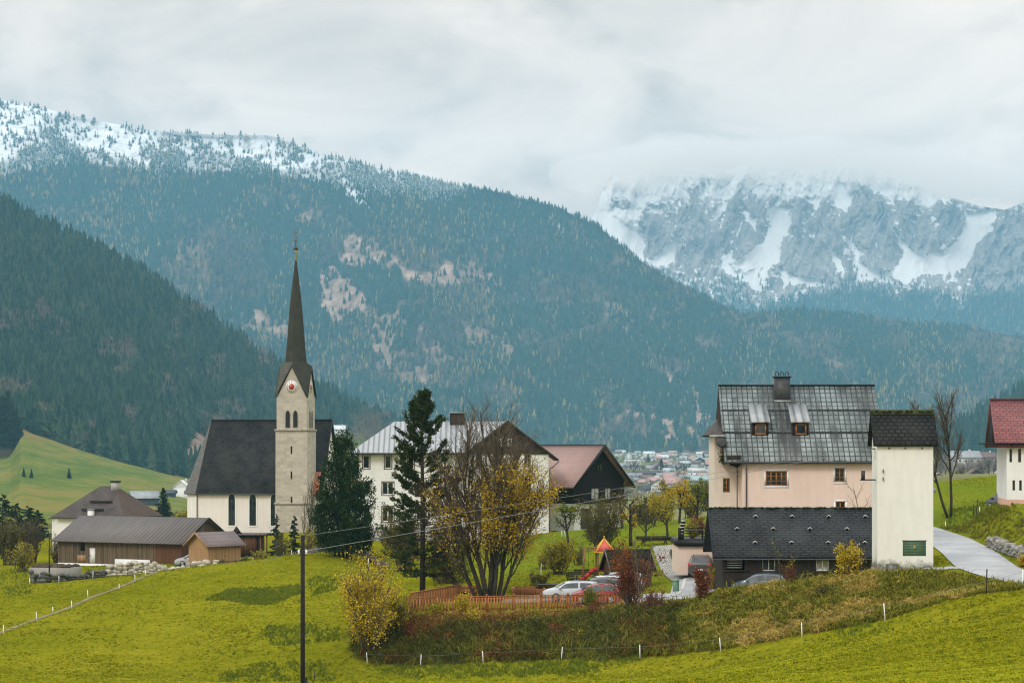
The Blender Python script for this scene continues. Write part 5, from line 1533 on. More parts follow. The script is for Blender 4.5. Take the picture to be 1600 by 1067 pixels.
mb = MB(); mb.prism([(10.2, ny0 - .9, zE - .9), (nx1 - .15, ny0 - .9, zE - .9), (nx1 - .15, ny0 + .9, zE + 2.3), (10.2, ny0 + .9, zE + 2.3)], (0, 0, .3)); mb.build('side_aisle_roof', M['rust'], chh)
for dz in (2.2, 5.2):
    mb = MB(); mb.bx(nx1 + .01, nx1 + .05, -1.9 + dz * .2, -1.5 + dz * .2, zE + dz, zE + dz + .6); mb.build('gable_slot', M['black'], chh)
mb = MB(); mb.tube([Vector((nx0 + .12, ny0 - .12, zE - .3)), Vector((nx0 + .12, ny0 - .12, 0))], .09, 6); mb.build('downpipe', M['pipe'], chh)
mb = MB(); mb.tube([Vector((nx0, ny0 - ov - .08, zE - s_ * ov + .1)), Vector((nx1, ny0 - ov - .08, zE - s_ * ov + .1))], .1, 6); mb.build('gutter', M['dark_metal'], chh)
# tower
ta = 2.38; tcx, tcy = 8.2, -6.9
def zt(q): return (HY - q) * 274.5 / F - zc0
def fro(h): return {'front': (Vector((tcx - h, tcy - h, 0)), Vector((1, 0, 0)), Vector((0, 1, 0)), 2 * h), 'right': (Vector((tcx + h, tcy - h, 0)), Vector((0, 1, 0)), Vector((-1, 0, 0)), 2 * h), 'back': (Vector((tcx + h, tcy + h, 0)), Vector((-1, 0, 0)), Vector((0, -1, 0)), 2 * h), 'left': (Vector((tcx - h, tcy + h, 0)), Vector((0, -1, 0)), Vector((1, 0, 0)), 2 * h)}
mb = MB()
for i, (z0, z1, h) in enumerate(((-1, zt(786), ta + .1), (zt(786), zt(672), ta + .03), (zt(672), zt(621.5), ta - .1))):
    for sd_, f_ in fro(h).items():
        hs_ = []
        if sd_ == 'front': hs_ = [(h - .13, h + .13, zt(b) - z0, zt(a) - z0) for a, b in ((697, 709), (736, 748), (775, 785.5)) if z0 < zt(b) < z1]
        wall_panel(mb, f_[0] + Vector((0, 0, z0)), f_[1], f_[2], f_[3], z1 - z0, hs_, .3)
tower = mb.build('tower', M['ashlar'], chh)
mb = MB()
for a, b in ((697, 709), (736, 748), (775, 785.5)): mb.bx(tcx - .13, tcx + .13, tcy - ta + .25, tcy - ta + .3, zt(b), zt(a))
mb.build('slit_window', M['black'], tower)
for q, h in ((786, ta + .22), (672, ta + .16)):
    mb = MB(); mb.prism([(tcx - h, tcy - h, zt(q) - .16), (tcx + h, tcy - h, zt(q) - .16), (tcx + h, tcy + h, zt(q) - .16), (tcx - h, tcy + h, zt(q) - .16)], (0, 0, .3)); mb.build('string_course', M['stone_trim'], tower)
hb = ta - .1
for sd_, f_ in fro(hb).items():
    if sd_ == 'back': continue
    for off in (-.58, .58): lancet_window(tower, f_, hb + off, zt(668), zt(641.5), .66, M['stone_trim'], M['black'], .1, .05, False, 'belfry_window')
h = ta + .0; ze_ = zt(621.5); zg2 = zt(573)
mb = MB(); gx = ta - .14
for sd_, f_ in fro(gx).items():
    mb.face([f_[0] + Vector((0, 0, ze_)), f_[0] + f_[1] * f_[3] + Vector((0, 0, ze_)), f_[0] + f_[1] * gx + Vector((0, 0, zg2 - .1))])
mb.build('clock_gable', M['ashlar'], tower)
# clock faces
def clock(f_):
    O, u, n, L = f_; c = O + u * (L / 2) + Vector((0, 0, zt(604.8))); z = Vector((0, 0, 1))
    pt = lambda r, a, d: c + u * (r * math.sin(a)) + z * (r * math.cos(a)) + n * d
    mb = MB(); mb.prism([pt(.93, 2 * math.pi * i / 32, -.002) for i in range(32)], n * -.06)
    o = mb.build('clock_face', M['white_paint'], tower)
    mb = MB(); mb.prism([pt(.44, 2 * math.pi * i / 24, -.064) for i in range(24)], n * -.02); mb.build('clock_centre', M['clock_red'], o)
    mb = MB(); num = ['XII', 'I', 'II', 'III', 'IV', 'V', 'VI', 'VII', 'VIII', 'IX', 'X', 'XI']
    for hr, s in enumerate(num):
        a = 2 * math.pi * hr / 12; st = []; wd = {'I': .055, 'V': .12, 'X': .13}
        tot = sum(wd[c_] for c_ in s); x = -tot / 2
        for c_ in s:
            w = wd[c_]; xm_ = x + w / 2
            if c_ == 'I': st.append(((xm_, -.11), (xm_, .11)))
            if c_ == 'V': st += [((xm_ - .05, .11), (xm_, -.11)), ((xm_ + .05, .11), (xm_, -.11))]
            if c_ == 'X': st += [((xm_ - .05, .11), (xm_ + .05, -.11)), ((xm_ + .05, .11), (xm_ - .05, -.11))]
            x += w
        R0 = .69
        for (ax, ay), (bx_, by) in st:
            q = lambda X_, Y_: c + u * ((R0 + Y_) * math.sin(a) + X_ * math.cos(a)) + z * ((R0 + Y_) * math.cos(a) - X_ * math.sin(a)) - n * .066
            mb.bar(q(ax, ay), q(bx_, by), .032, .01, up=n)
    mb.build('numerals', M['black'], o)
    mb = MB(); p0 = c - n * .095
    for ang, ln in ((R(318), .42), (R(282), .68)): mb.bar(p0, p0 + u * (ln * math.sin(ang)) + z * (ln * math.cos(ang)), .05, .012, up=n)
    mb.build('clock_hands', M['gold'], o)
fs = fro(gx)
for s_n in ('front', 'right', 'left'): clock(fs[s_n])
# spire: four corner slopes between the gables run up into an eight-sided needle
hc = ta + .12
Cn = [Vector((tcx + sx_ * hc, tcy + sy_ * hc, ze_ - .05)) for sx_, sy_ in ((-1, -1), (1, -1), (1, 1), (-1, 1))]
Gb = [Vector((tcx + sx_ * (ta + .06), tcy + sy_ * (ta + .06), zg2 + .06)) for sx_, sy_ in ((0, -1), (1, 0), (0, 1), (-1, 0))]
prof = [(zt(566), 1.66), (zt(540), 1.42), (zt(510), 1.2), (zt(480), .96), (zt(445), .58), (zt(407), .14)]
ring = lambda z, r: [Vector((tcx + r * math.cos(math.pi / 4 * j - 3 * math.pi / 4), tcy + r * math.sin(math.pi / 4 * j - 3 * math.pi / 4), z)) for j in range(8)]   # even j: corners, odd j: face centres
mb = MB(); R0 = ring(*prof[0])
for i in range(4):
    c_ = Cn[i]; ga_, gb_ = Gb[i - 1], Gb[i]; ra, rc, rb = R0[(2 * i - 1) % 8], R0[2 * i], R0[2 * i + 1]
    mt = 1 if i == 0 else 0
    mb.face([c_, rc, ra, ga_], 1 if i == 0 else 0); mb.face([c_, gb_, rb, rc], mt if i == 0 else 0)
for (za, ra_), (zb2, rb_) in zip(prof[:-1], prof[1:]):
    A, B = ring(za, ra_), ring(zb2, rb_)
    for j in range(8): mb.face([A[j], A[(j + 1) % 8], B[(j + 1) % 8], B[j]], 0)
sp = mb.build('spire', [M['spire'], M['spire_pale']], tower)
mb = MB()
for i in range(4):
    for c_ in (Cn[i], Cn[(i + 1) % 4]): mb.bar(c_ + Vector((0, 0, -.02)), Gb[i] + Vector((0, 0, .02)), .08, .08)
mb.build('verge', M['spire'], sp)
mb = MB(); mb.lathe([(.16, zt(407)), (.13, zt(393)), (.2, zt(392.6)), (.24, zt(391.5))], 8, (tcx, tcy, 0)); mb.build('gilded_tip', M['gold'], sp)
mb = MB(); mb.lathe([(.12, zt(391.5)), (.34, zt(389.5)), (.38, zt(388)), (.3, zt(386)), (.1, zt(384.5))], 12, (tcx, tcy, 0)); mb.build('orb', M['dark_metal'], sp)
mb = MB(); mb.bx(tcx - .06, tcx + .06, tcy - .06, tcy + .06, zt(384.5), zt(358))
for q, w in ((376, .34), (370, .26), (364, .32)): mb.bx(tcx - w, tcx + w, tcy - .05, tcy + .05, zt(q) - .06, zt(q) + .06)
mb.build('cross', M['pipe'], sp)

# ------------------------------------------------------------------ hip-roofed farmhouse, left
Yf = 252.0; k = Yf / F; zf0 = -14.3
fh = thing('hipped_farmhouse', 'white farmhouse with tall brown shingle hipped roof behind the long barn', 'house', ((140 - 800) * k, Yf, zf0), R(-17))
x0, x1, y0, y1 = -4.9, 4.9, 0, 9.6; zE = (HY - 808) * k - zf0; ris = (HY - 759) * (Yf + 5) / F - zf0 - zE
fr = frame_of('front', x0, x1, y0, y1); hl = [(2.6, 3.5, zE - 1.75, zE - .75), (6.2, 7.1, zE - 1.75, zE - .75)]
mb = MB(); wall_panel(mb, *fr[:3], fr[3], zE, hl, .2)
for sd_ in ('right', 'back', 'left'):
    f_ = frame_of(sd_, x0, x1, y0, y1); wall_panel(mb, *f_[:3], f_[3], zE)
mb.build('wall', M['white_wall'], fh)
for h in hl: window(fh, fr, h, M['white_paint'], M['glass'], (1, 1), .06, depth=.2)
for h in hl:
    mb = MB(); mb.bx(x0 + h[0] - .5, x0 + h[0] - .03, -.06, -.01, h[2], h[3]); mb.bx(x0 + h[1] + .03, x0 + h[1] + .5, -.06, -.01, h[2], h[3]); mb.build('shutter', M['red_wood'], fh)
mb = MB(); hip_roof(mb, x0, x1, y0, y1, zE, ris, .7, 3.9, 3.5, .15, 0, 1); rf = mb.build('roof', [M['brown_tile'], M['red_shingle']], fh)
mb = MB(); s_ = ris / 5.5
for xa, xb, yy in ((-.9, 2.4, 1.9), (-1.4, 1.9, .5)):
    mb.bx(xa, xb, yy - .3, yy, zE + s_ * (yy + .7) + .05, zE + s_ * (yy + .7) + .25)
mb.build('snow_board', M['dark_wood'], rf)
mb = MB(); cz = zE + ris; mb.bx(1.0, 1.9, 4.0, 4.9, cz - 1.0, cz + .55); ch = mb.build('chimney', M['concrete'], fh)
mb = MB(); mb.bx(.9, 2.0, 3.9, 5.0, cz + .55, cz + .75); mb.build('cap', M['black'], ch)
mb = MB(); mb.bx(.2, .85, -.9, -.2, zE - .4, zE + 1.0); c2 = mb.build('chimney', M['white_wall'], fh)
mb = MB(); mb.bx(.12, .93, -.98, -.12, zE + 1.0, zE + 1.12); mb.build('cap', M['grey_metal'], c2)
mb = MB()
for sd_ in ('front', 'left', 'back'):
    f_ = frame_of(sd_, x0 - 1.6, x0 - .005, 1.2, 8.5); wall_panel(mb, *f_[:3], f_[3], zE - .3)
an = mb.build('annex', M['white_wall'], fh)
mb = MB(); mb.prism([(x0 - 2.1, .7, zE - .35), (x0 - 2.1, 9, zE - .35), (x0 + .1, 9, zE + .5), (x0 + .1, .7, zE + .5)], (0, 0, .12)); mb.build('annex_roof', M['grey_metal'], an)
mb = MB(); mb.prism([(-1.2, -2.4, zE - .9), (2.6, -2.4, zE - .9), (2.6, -.1, zE - .15), (-1.2, -.1, zE - .15)], (0, 0, .12)); mb.bx(-1.0, 2.4, -2.1, -.1, 0, zE - .95, 0); mb.build('porch', M['grey_metal'], fh)

# ------------------------------------------------------------------ long barn
Yn = 226.0; k = Yn / F
bn = thing('long_barn', 'long weathered board barn with brown sheet roof in front of the church', 'barn', ((283 - 800) * 218.5 / F, 218.5, -14.0), R(-24))
zb_ = -14.0
Lb = 17.8; x0, x1, y0, y1 = -Lb, 0, 0, 10.0
zE = (HY - 847) * 219 / F - zb_ + .1; ris = 2.55
fr = frame_of('front', x0, x1, y0, y1)
hl = [(3.3, 4.0, 1.6, 2.9), (4.6, 5.5, 0.1, 2.0)]
mb = MB(); wall_panel(mb, *fr[:3], 14.2, zE, hl, .15)
for sd_ in ('right', 'back', 'left'):
    f_ = frame_of(sd_, x0, x1, y0, y1); wall_panel(mb, *f_[:3], f_[3], zE)
for xx in (x0, x1): mb.face([(xx, y0, zE), (xx, y1, zE), (xx, 5.0, zE + ris)])
mb.build('wall', M['old_wood'], bn)
mb = MB(); wall_panel(mb, Vector((x0 + 14.2, 0, 0)), fr[1], fr[2], Lb - 14.2, zE); mb.face([(0.03, 0.0, 0.2), (.03, 2.0, .2), (.03, 2.0, zE + .9), (.03, 0, zE)]); mb.build('reddish_boards', M['red_wood'], bn)
mb = MB(); mb.bx(x0 + 4.62, x0 + 5.48, .06, .1, .1, 2.0); dr = mb.build('door', M['white_wall'], bn)
mb = MB(); mb.bx(x0 + 4.72, x0 + 4.78, .0, .06, 1.0, 1.12); mb.build('handle', M['dark_metal'], dr)
mb = MB(); mb.bx(x0 + 3.3, x0 + 4.0, .1, .14, 1.6, 2.9); mb.build('hatch', M['black'], bn)
mb = MB(); mb.bx(x0 + 2.9, x0 + 4.1, -.05, -.006, .2, 1.1); mb.build('repair_boards', M['new_wood'], bn)
mb = MB(); mb.bx(x0 + 8.4, x0 + 13.4, -.06, -.004, -.8, .75); mb.bx(x0, x0 + 8.4, -.05, .0, -.8, .1); mb.build('plinth', M['white_wall'], bn)
mb = MB(); gable_roof(mb, x0, x1, y0, y1, zE, ris, .65, .55, .1); mb.build('roof', M['barn_roof'], bn)
mb = MB(); mb.bar((.62, -.68, zE - .4), (.62, 5.0, zE + ris + .04), .06, .22); mb.bar((.62, 10.65, zE - .4), (.62, 5.0, zE + ris + .04), .06, .22); mb.build('bargeboard', M['dark_wood'], bn)

# new larch hut
nh = thing('garden_hut', 'small new orange larch hut with purple brown roof above the boulder wall', 'hut', ((325 - 800) * 213 / F, 213, float(zground(np.array([(325 - 800) * 213 / F]), np.array([213.]))[0]) - .2), R(-47))
x0, x1, y0, y1 = -4.0, 0, 0, 4.5; zb_ = nh.location.z
zE = (HY - 850.5) * 213 / F - zb_; ris = 1.25
mb = MB()
for sd_ in ('front', 'right', 'back', 'left'):
    f_ = frame_of(sd_, x0, x1, y0, y1); wall_panel(mb, *f_[:3], f_[3], zE)
for yy in (y0, y1): mb.face([(x0, yy, zE), (x1, yy, zE), (-2, yy, zE + ris)])
mb.build('wall', M['new_wood'], nh)
mb = MB(); mb.bx(x0 - .05, x1 + .05, y0 - .05, y1 + .05, -.8, .3); mb.build('plinth', M['concrete'], nh)
mb = MB(); gable_roof(mb, x0, x1, y0, y1, zE, ris, .5, .45, .1, 'y'); rf = mb.build('roof', M['hut_roof'], nh)
mb = MB()
for sg in (-1, 1): mb.bar((-2 + sg * 2.5, y0 - .48, zE - .31), (-2, y0 - .48, zE + ris + .04), .05, .2)
mb.build('bargeboard', M['new_wood'], rf)

# brown shelter between barn and church
bs = thing('brown_shelter', 'flat roofed brown board shelter under the church windows', 'shelter', ((366 - 800) * 236 / F, 236, (HY - 866) * 236 / F), R(-8))
hS = 33 * 236 / F
mb = MB(); mb.bx(0, 3.0, 0, 3.4, -.6, hS - .25); mb.build('wall', M['brown_gable'], bs)
mb = MB(); mb.bx(-.3, 4.5, -.5, 3.8, hS - .25, hS - .05); mb.build('roof', M['barn_roof'], bs)
for xx in (3.5, 4.3):
    mb = MB(); mb.bx(xx - .08, xx + .08, -.3, -.14, -.6, hS - .25); mb.build('post', M['red_wood'], bs)
mb = MB(); mb.bx(.1, 2.9, -.05, -.004, .1, hS - .45); mb.build('door', M['new_wood'] if False else M['red_wood'], bs)
mb = MB(); mb.prism([(-.4, -.1, hS - .05), (1.0, -.1, hS - .05), (.3, -.1, hS + .9)], (0, .2, 0)); mb.build('roof_crest', M['dark_wood'], bs)
# ------------------------------------------------------------------ trees and shrubs near the village
def rotv(d, ang, az):
    u = d.orthogonal().normalized(); w = d.cross(u)
    return (d * math.cos(ang) + (u * math.cos(az) + w * math.sin(az)) * math.sin(ang)).normalized()


def grow(r, p, d, L, rad, lvl, prm, segs):
    """recursive branch; segs collects (level, points, radii)"""
    n = 5 if lvl == 0 else (4 if lvl == 1 else 3)
    pts = [p.copy()]; rads = [rad]; dd = d.copy(); jit = prm['jit'][lvl]; trop = prm['trop'][lvl]
    end = prm['taper'] if lvl < prm['lv'] - 1 else 0.3
    for i in range(n):
        dd = (dd + Vector((r.gauss(0, jit), r.gauss(0, jit), r.gauss(0, jit) + trop))).normalized()
        pts.append(pts[-1] + dd * (L / n)); rads.append(rad * (1 - (1 - end) * (i + 1) / n))
    segs.append((lvl, pts, rads))
    if lvl + 1 >= prm['lv']: return
    k = prm['n'][lvl]; k = max(1, int(k * r.uniform(.8, 1.2)))
    az = r.uniform(0, 6.28); t0 = prm['t0'][lvl]
    for i in range(k):
        t_ = t0 + (1 - t0) * (i + r.random()) / k
        f = t_ * n; j = min(n - 1, int(f)); q = pts[j].lerp(pts[j + 1], f - j); dq = (pts[j + 1] - pts[j]).normalized()
        az += 2.4 + r.uniform(-.5, .5)
        a = prm['ang'][lvl] * r.uniform(.7, 1.25)
        ln = L * prm['rat'][lvl] * r.uniform(.65, 1.15) * (1.15 - prm['fall'] * t_)
        rr_ = min(rads[j] * .7, prm['rr'][lvl] * rad)
        grow(r, q, rotv(dq, a, az), ln, max(rr_, prm['rmin']), lvl + 1, prm, segs)


def prm(**k):
    d = dict(lv=4, n=[9, 7, 5], ang=[.75, .8, .8], rat=[.42, .42, .5], jit=[.06, .1, .14, .2, .2], trop=[.03, .06, .05, .02, .02], t0=[.3, .2, .15, .15], taper=.45, rr=[.5, .5, .5, .5], fall=.5, rmin=.008)
    d.update(k)
    for q in ('n', 'ang', 'rat', 'jit', 'trop', 't0', 'rr'): d[q] = list(d[q]) + [d[q][-1]] * 3
    return d


def tree(name, label, cat, base, stems, pr, seed, bark='bark', twig='twig', leaf=None, nleaf=0, lsize=.13, lfilter=None, lspread=.12, group=None, twig_lv=2, sides=(8, 5, 3, 3, 3)):
    r = random.Random(seed); segs = []
    for (off, d, L, rad) in stems: grow(r, Vector(off), Vector(d).normalized(), L, rad, 0, pr, segs)
    o = thing(name, label, cat, base, 0, group)
    mb = MB(); mt = MB()
    for lv, pts, rads in segs:
        (mb if lv < twig_lv else mt).tube(pts, rads, sides[lv], 0, lv == 0)
    mb.build('trunk', M[bark], o)
    if mt.f: mt.build('twigs', M[twig], o)
    if leaf and nleaf:
        cand = [(pts, rads) for lv, pts, rads in segs if lv >= max(1, pr['lv'] - 2)]
        P_ = []
        tries = 0
        while len(P_) < nleaf and tries < nleaf * 6:
            tries += 1
            pts, _ = cand[r.randrange(len(cand))]; j = r.randrange(len(pts) - 1)
            q = pts[j].lerp(pts[j + 1], r.random()) + Vector((r.gauss(0, lspread), r.gauss(0, lspread), r.gauss(0, lspread)))
            if q.z < .05: continue
            if lfilter is None or r.random() < lfilter(q): P_.append(tuple(q))
        lb = MB(); lb.leaves(np.array(P_).reshape(-1, 3), lsize, seed=seed, asp=.75); lb.build('crown', M[leaf], o)
    return o


def shrub(name, label, base, w, h, leaf, nleaf, seed, lsize=.11, cat='shrub', bark='twig', stems=14, twig='twig', lean=0.0, lfilter=None, fan=1.0, group=None, lv=3):
    r = random.Random(seed); st = []
    for i in range(stems):
        a = 2 * math.pi * i / stems + r.uniform(-.3, .3); s_ = fan * (w / 2) / h * r.uniform(.15, 1.0)
        st.append(((r.uniform(-.12, .12) * w, r.uniform(-.12, .12) * w, -.15), (math.cos(a) * s_ + lean, math.sin(a) * s_, 1), h * r.uniform(.55, .95), .012 + .012 * h))
    pr = prm(lv=lv, n=[7, 5, 3], ang=[.55, .6, .6], rat=[.38, .5, .5], t0=[.15, .2, .2], rr=[.6, .6, .6], rmin=.006, jit=[.08, .12, .16, .2])
    return tree(name, label, cat, base, st, pr, seed, bark, twig, leaf, nleaf, lsize, lfilter, lspread=.1 * max(1, h / 2.5), group=group, twig_lv=1, sides=(5, 3, 3, 3))


def conifer(name, label, base, H, Wd, seed, mat='spruce_near', n=5000, lsize=.28, shape=.9, ragged=.25, cat='conifer', trunkz=.06, group=None):
    r = np.random.default_rng(seed); o = thing(name, label, cat, base, 0, group)
    mb = MB(); mb.tube([Vector((0, 0, -.3)), Vector((0, 0, H * .5)), Vector((0, 0, H * .97))], [H * .016, H * .01, .02], 7)
    rb = random.Random(seed); nb = int(26 + H * 6)
    pts = []; dirs = []
    for i in range(nb):
        t_ = trunkz + (1 - trunkz) * (i + rb.random()) / nb
        a = rb.uniform(0, 6.28); L = Wd / 2 * (1 - t_) ** shape * rb.uniform(1 - ragged, 1 + ragged) + .06
        p = Vector((0, 0, H * t_)); dr = Vector((math.cos(a), math.sin(a), rb.uniform(-.15, .25)))
        q = p + dr * L
        mb.tube([p, q], [.03, .008], 3, 0, False)
        m = max(6, int(n / nb * (L / (Wd / 4)) ** 1.2))
        s_ = r.uniform(.12, 1.03, m)[:, None]
        c = np.array(p)[None] * (1 - s_) + np.array(q)[None] * s_
        side = np.array((-math.sin(a), math.cos(a), 0))
        wv = L * .34 * (1.1 - s_)
        c = c + side[None] * (r.uniform(-1, 1, (m, 1)) * wv) + np.array((0, 0, 1.0))[None] * r.normal(0, .10 * max(.5, L * .35), (m, 1)) - np.array((0, 0, .16))[None] * s_ * L
        pts.append(c); dirs.append(np.repeat(np.array(dr)[None], m, 0) + side[None] * r.uniform(-.8, .8, (m, 1)))
    mb.build('trunk', M['bark'], o)
    lb = MB(); lb.leaves(np.concatenate(pts), lsize, seed=seed, asp=.38, dirs=np.concatenate(dirs), jitter=.45); lb.build('crown', M[mat], o)
    return o


# big pine
b = G(660, 145); o = thing('pine_tree', 'tall dark pine with upswept needle tufts and a bare straight trunk behind the picket fence', 'pine', b)
H = (925 - 608) * 145 / F + .3; r = random.Random(4); g = np.random.default_rng(4)
mb = MB(); mb.tube([Vector((0, 0, -.3)), Vector((.03, 0, H * .35)), Vector((-.02, 0, H * .7)), Vector((0, 0, H * .985))], [.24, .2, .12, .03], 9); mb.build('trunk', M['bark'], o)
mb = MB(); pts = []; drs = []; z = 2.0
while z < H - .25:
    t_ = z / H
    for j in range(r.choice((3, 4, 4, 5)) if t_ > .3 else 5):
        a = r.uniform(0, 6.28)
        L = np.interp(t_, [.1, .3, .5, .62, .75, .88, 1], [2.4, 3.3, 3.2, 2.5, 2.5, 1.35, .3]) * r.uniform(.6, 1.15)
        up = np.interp(t_, [.1, .35, .6, .8, 1], [-.35, -.12, .05, .35, .9])
        p = Vector((0, 0, z)); path = [p]; d = Vector((math.cos(a), math.sin(a), up)).normalized()
        for s_ in range(4):
            d = (d + Vector((r.gauss(0, .1), r.gauss(0, .1), .10 + .12 * t_))).normalized(); path.append(path[-1] + d * L / 4)
        mb.tube(path, [.045, .035, .026, .018, .01], 4, 0, False)
        for s_ in range(11 if t_ > .42 else 8):
            f = r.uniform(.3, 1) * 4; jj = min(3, int(f)); q = path[jj].lerp(path[jj + 1], f - jj)
            dd = rotv((path[jj + 1] - path[jj]).normalized(), r.uniform(.3, .9), r.uniform(0, 6.28)); dd.z = abs(dd.z) * .6 + .25 * t_
            e = q + dd * r.uniform(.25, .7) * (1.2 if t_ < .42 else .8); mb.tube([q, e], [.012, .006], 3, 0, False)
            m = 26 if t_ > .44 else (22 if r.random() < .85 else 0)
            if m:
                uu = g.random((m, 1)); c = np.array(q)[None] * (1 - uu) + np.array(e)[None] * uu + g.normal(0, .075, (m, 3)); pts.append(c)
                drs.append(np.repeat(np.array(dd.normalized())[None], m, 0))
    z += r.uniform(.26, .45)
mb.build('branches', M['twig'], o)
lb = MB(); lb.leaves(np.concatenate(pts), .26, asp=.3, seed=4, dirs=np.concatenate(drs), jitter=.5); lb.build('crown', M['pine'], o)

# big bare maple with yellow leaves
b = G(765, 143); H = (925 - 628) * 143 / F
st = []
for dx, dy, tx, L, rad in ((-.5, .2, -.30, .92, .26), (-.15, -.1, -.13, 1.0, .30), (.05, .2, .0, 1.02, .30), (.35, -.2, .10, .98, .24), (.75, .1, .24, .90, .24), (1.0, .3, .42, .78, .18), (-1.1, .1, -.62, .68, .17), (.4, .5, .05, .9, .2)):
    dx *= .75; tx *= .88; rad *= .78
    st.append(((dx, dy, -.3), (tx, random.Random(int(dx * 100)).uniform(-.2, .2), 1), H * L * .72, rad))
pr = prm(lv=5, n=[12, 8, 6, 4], ang=[.42, .5, .6, .6], rat=[.50, .52, .54, .55], jit=[.05, .08, .12, .15, .2], trop=[.05, .10, .10, .06, .03], t0=[.18, .18, .15, .15], rr=[.42, .5, .5, .5], fall=.35, rmin=.009)
def mfil(q):
    k = 1.0 if q.z < 8.3 else max(0, 1 - (q.z - 8.3) / 3.2)
    return k * (1.0 if q.x > -.6 else .25) * (.35 + .65 * (vnoise(np.array(q.x * .9 + 9), np.array(q.z * .9)) > .42))
tree('maple_tree', 'big many stemmed bare tree with yellow leaves on its lower right side, beside the pine', 'tree', b, st, pr, 12, 'bark', 'twig_red', 'leaf_maple', 19000, .145, mfil, .32, twig_lv=2, sides=(8, 5, 4, 3, 3))
# drooping limb that spreads left above the fence
b = G(742, 144.5)
tree('leaning_tree', 'low dark tree with limbs drooping left toward the pine', 'tree', b, [((0, 0, -.2), (-.75, .1, .75), 4.6, .17), ((.2, .2, -.2), (-.4, .3, 1), 5.2, .12)], prm(lv=4, n=[9, 7, 5], ang=[.7, .7, .7], rat=[.55, .5, .5], trop=[.0, -.05, -.06, -.04]), 31, 'bark', 'twig', 'leaf_olive', 1500, .13, None, .15)

# thuja by the church
b = G(536, 190); H = (868 - 688) * 190 / F + .4
o = thing('thuja_tree', 'broad dark green thuja with several tips between the church and the white building', 'conifer', b)
rb = random.Random(9); g = np.random.default_rng(9); lb = MB(); mb = MB()
prof = lambda t_: np.interp(t_, [0, .08, .2, .35, .55, .75, .9, 1], [1.7, 2.5, 2.95, 2.9, 2.35, 1.45, .7, .15])
for cx_, cy_, hh, ww in ((0, 0, 1, 1), (-.75, .2, .84, .5), (.8, -.2, .80, .5), (1.5, .2, .56, .42), (-1.5, -.1, .55, .4)):
    mb.tube([Vector((cx_ * .5, cy_ * .5, -.3)), Vector((cx_ * .8, cy_, H * hh * .5)), Vector((cx_, cy_, H * hh * .9))], [.16, .1, .03], 6)
    for i in range(int(300 * ww)):
        t_ = rb.random() ** 1.1; a = rb.uniform(0, 6.28); rr_ = prof(t_) * ww * rb.uniform(.55, 1.12)
        c0 = np.array((cx_ + math.cos(a) * rr_, cy_ + math.sin(a) * rr_, .5 + (H * hh - .7) * t_)); m = rb.randint(30, 70); ln = rb.uniform(.5, 1.3)
        u_ = g.random((m, 1)); d0 = np.array((math.cos(a) * .55, math.sin(a) * .55, 1.0))
        c = c0 + d0 * u_ * ln + g.normal(0, 1, (m, 3)) * (.30 * (1 - u_ * .75)); lb.leaves(c, .21, seed=i, asp=.5, dirs=np.repeat(d0[None], m, 0), jitter=.55)
mb.build('trunk', M['bark'], o); lb.build('crown', M['thuja'], o)

# churchyard planting
conifer('spruce_tree', 'small open spruce standing left of the church tower foot', G(432, 232), 5.2, 2.9, 41, n=2600, lsize=.26, ragged=.45)
conifer('columnar_conifer', 'narrow blue green columnar conifer before the church tower', G(460, 236), 4.9, 1.7, 42, 'spruce_near', 3600, .2, .55, .1)
tree('bare_tree', 'slim leafless tree with upright twigs beside the church tower', 'tree', G(478, 228), [((0, 0, -.2), (.02, 0, 1), 8.4, .1), ((.4, .2, -.2), (.12, 0, 1), 7.0, .08), ((-.4, 0, -.2), (-.1, .1, 1), 6.4, .07)], prm(lv=4, n=[12, 5, 3], ang=[.4, .45, .5], rat=[.32, .45, .5], trop=[.02, .1, .1, .05], rmin=.012), 43, 'bark_grey', 'twig')
shrub('golden_shrub', 'round yellow green shrub beside the brown shelter', G(408, 218), 3.1, 2.0, 'leaf_yg', 1700, 44, .16)
shrub('dark_shrub', 'small dark rounded shrub at the end of the boulder wall', G(347, 213.5), 1.7, 1.5, 'leaf_olive', 1000, 45, .14)
shrub('autumn_shrub', 'loose olive shrub on the churchyard slope left of the power pole', G(440, 222), 3.4, 3.0, 'leaf_olive', 900, 46, .15)
shrub('autumn_shrub', 'yellowing shrub directly behind the power pole', G(487, 222), 3.2, 3.6, 'leaf_yg', 900, 47, .16)
shrub('low_shrub', 'low green plants on the churchyard wall behind the golden shrub', G(382, 220), 2.4, 1.0, 'leaf_green', 700, 48, .14)
shrub('rusty_hedge', 'thin rusty brown hedge under the white building', G(615, 200), 7.5, 3.2, 'leaf_olive', 2600, 49, .16, 'hedge', stems=24, twig='twig_red')
shrub('green_bush', 'dark green bush at the foot of the thuja', G(566, 196), 3.0, 2.2, 'leaf_olive', 900, 50, .15)
shrub('green_thicket', 'bright green leafy thicket behind the pine trunk', G(700, 158), 5.5, 3.2, 'leaf_green', 4200, 51, .17, stems=20)
shrub('olive_thicket', 'tall tangled olive brown thicket left of the pine', G(632, 172), 5.6, 6.0, 'leaf_olive', 5000, 52, .16, stems=22, lv=4)
shrub('dark_hedge_bush', 'dark bare bush by the sandpit', G(842, 152), 3.6, 1.6, 'leaf_olive', 700, 53, .12)

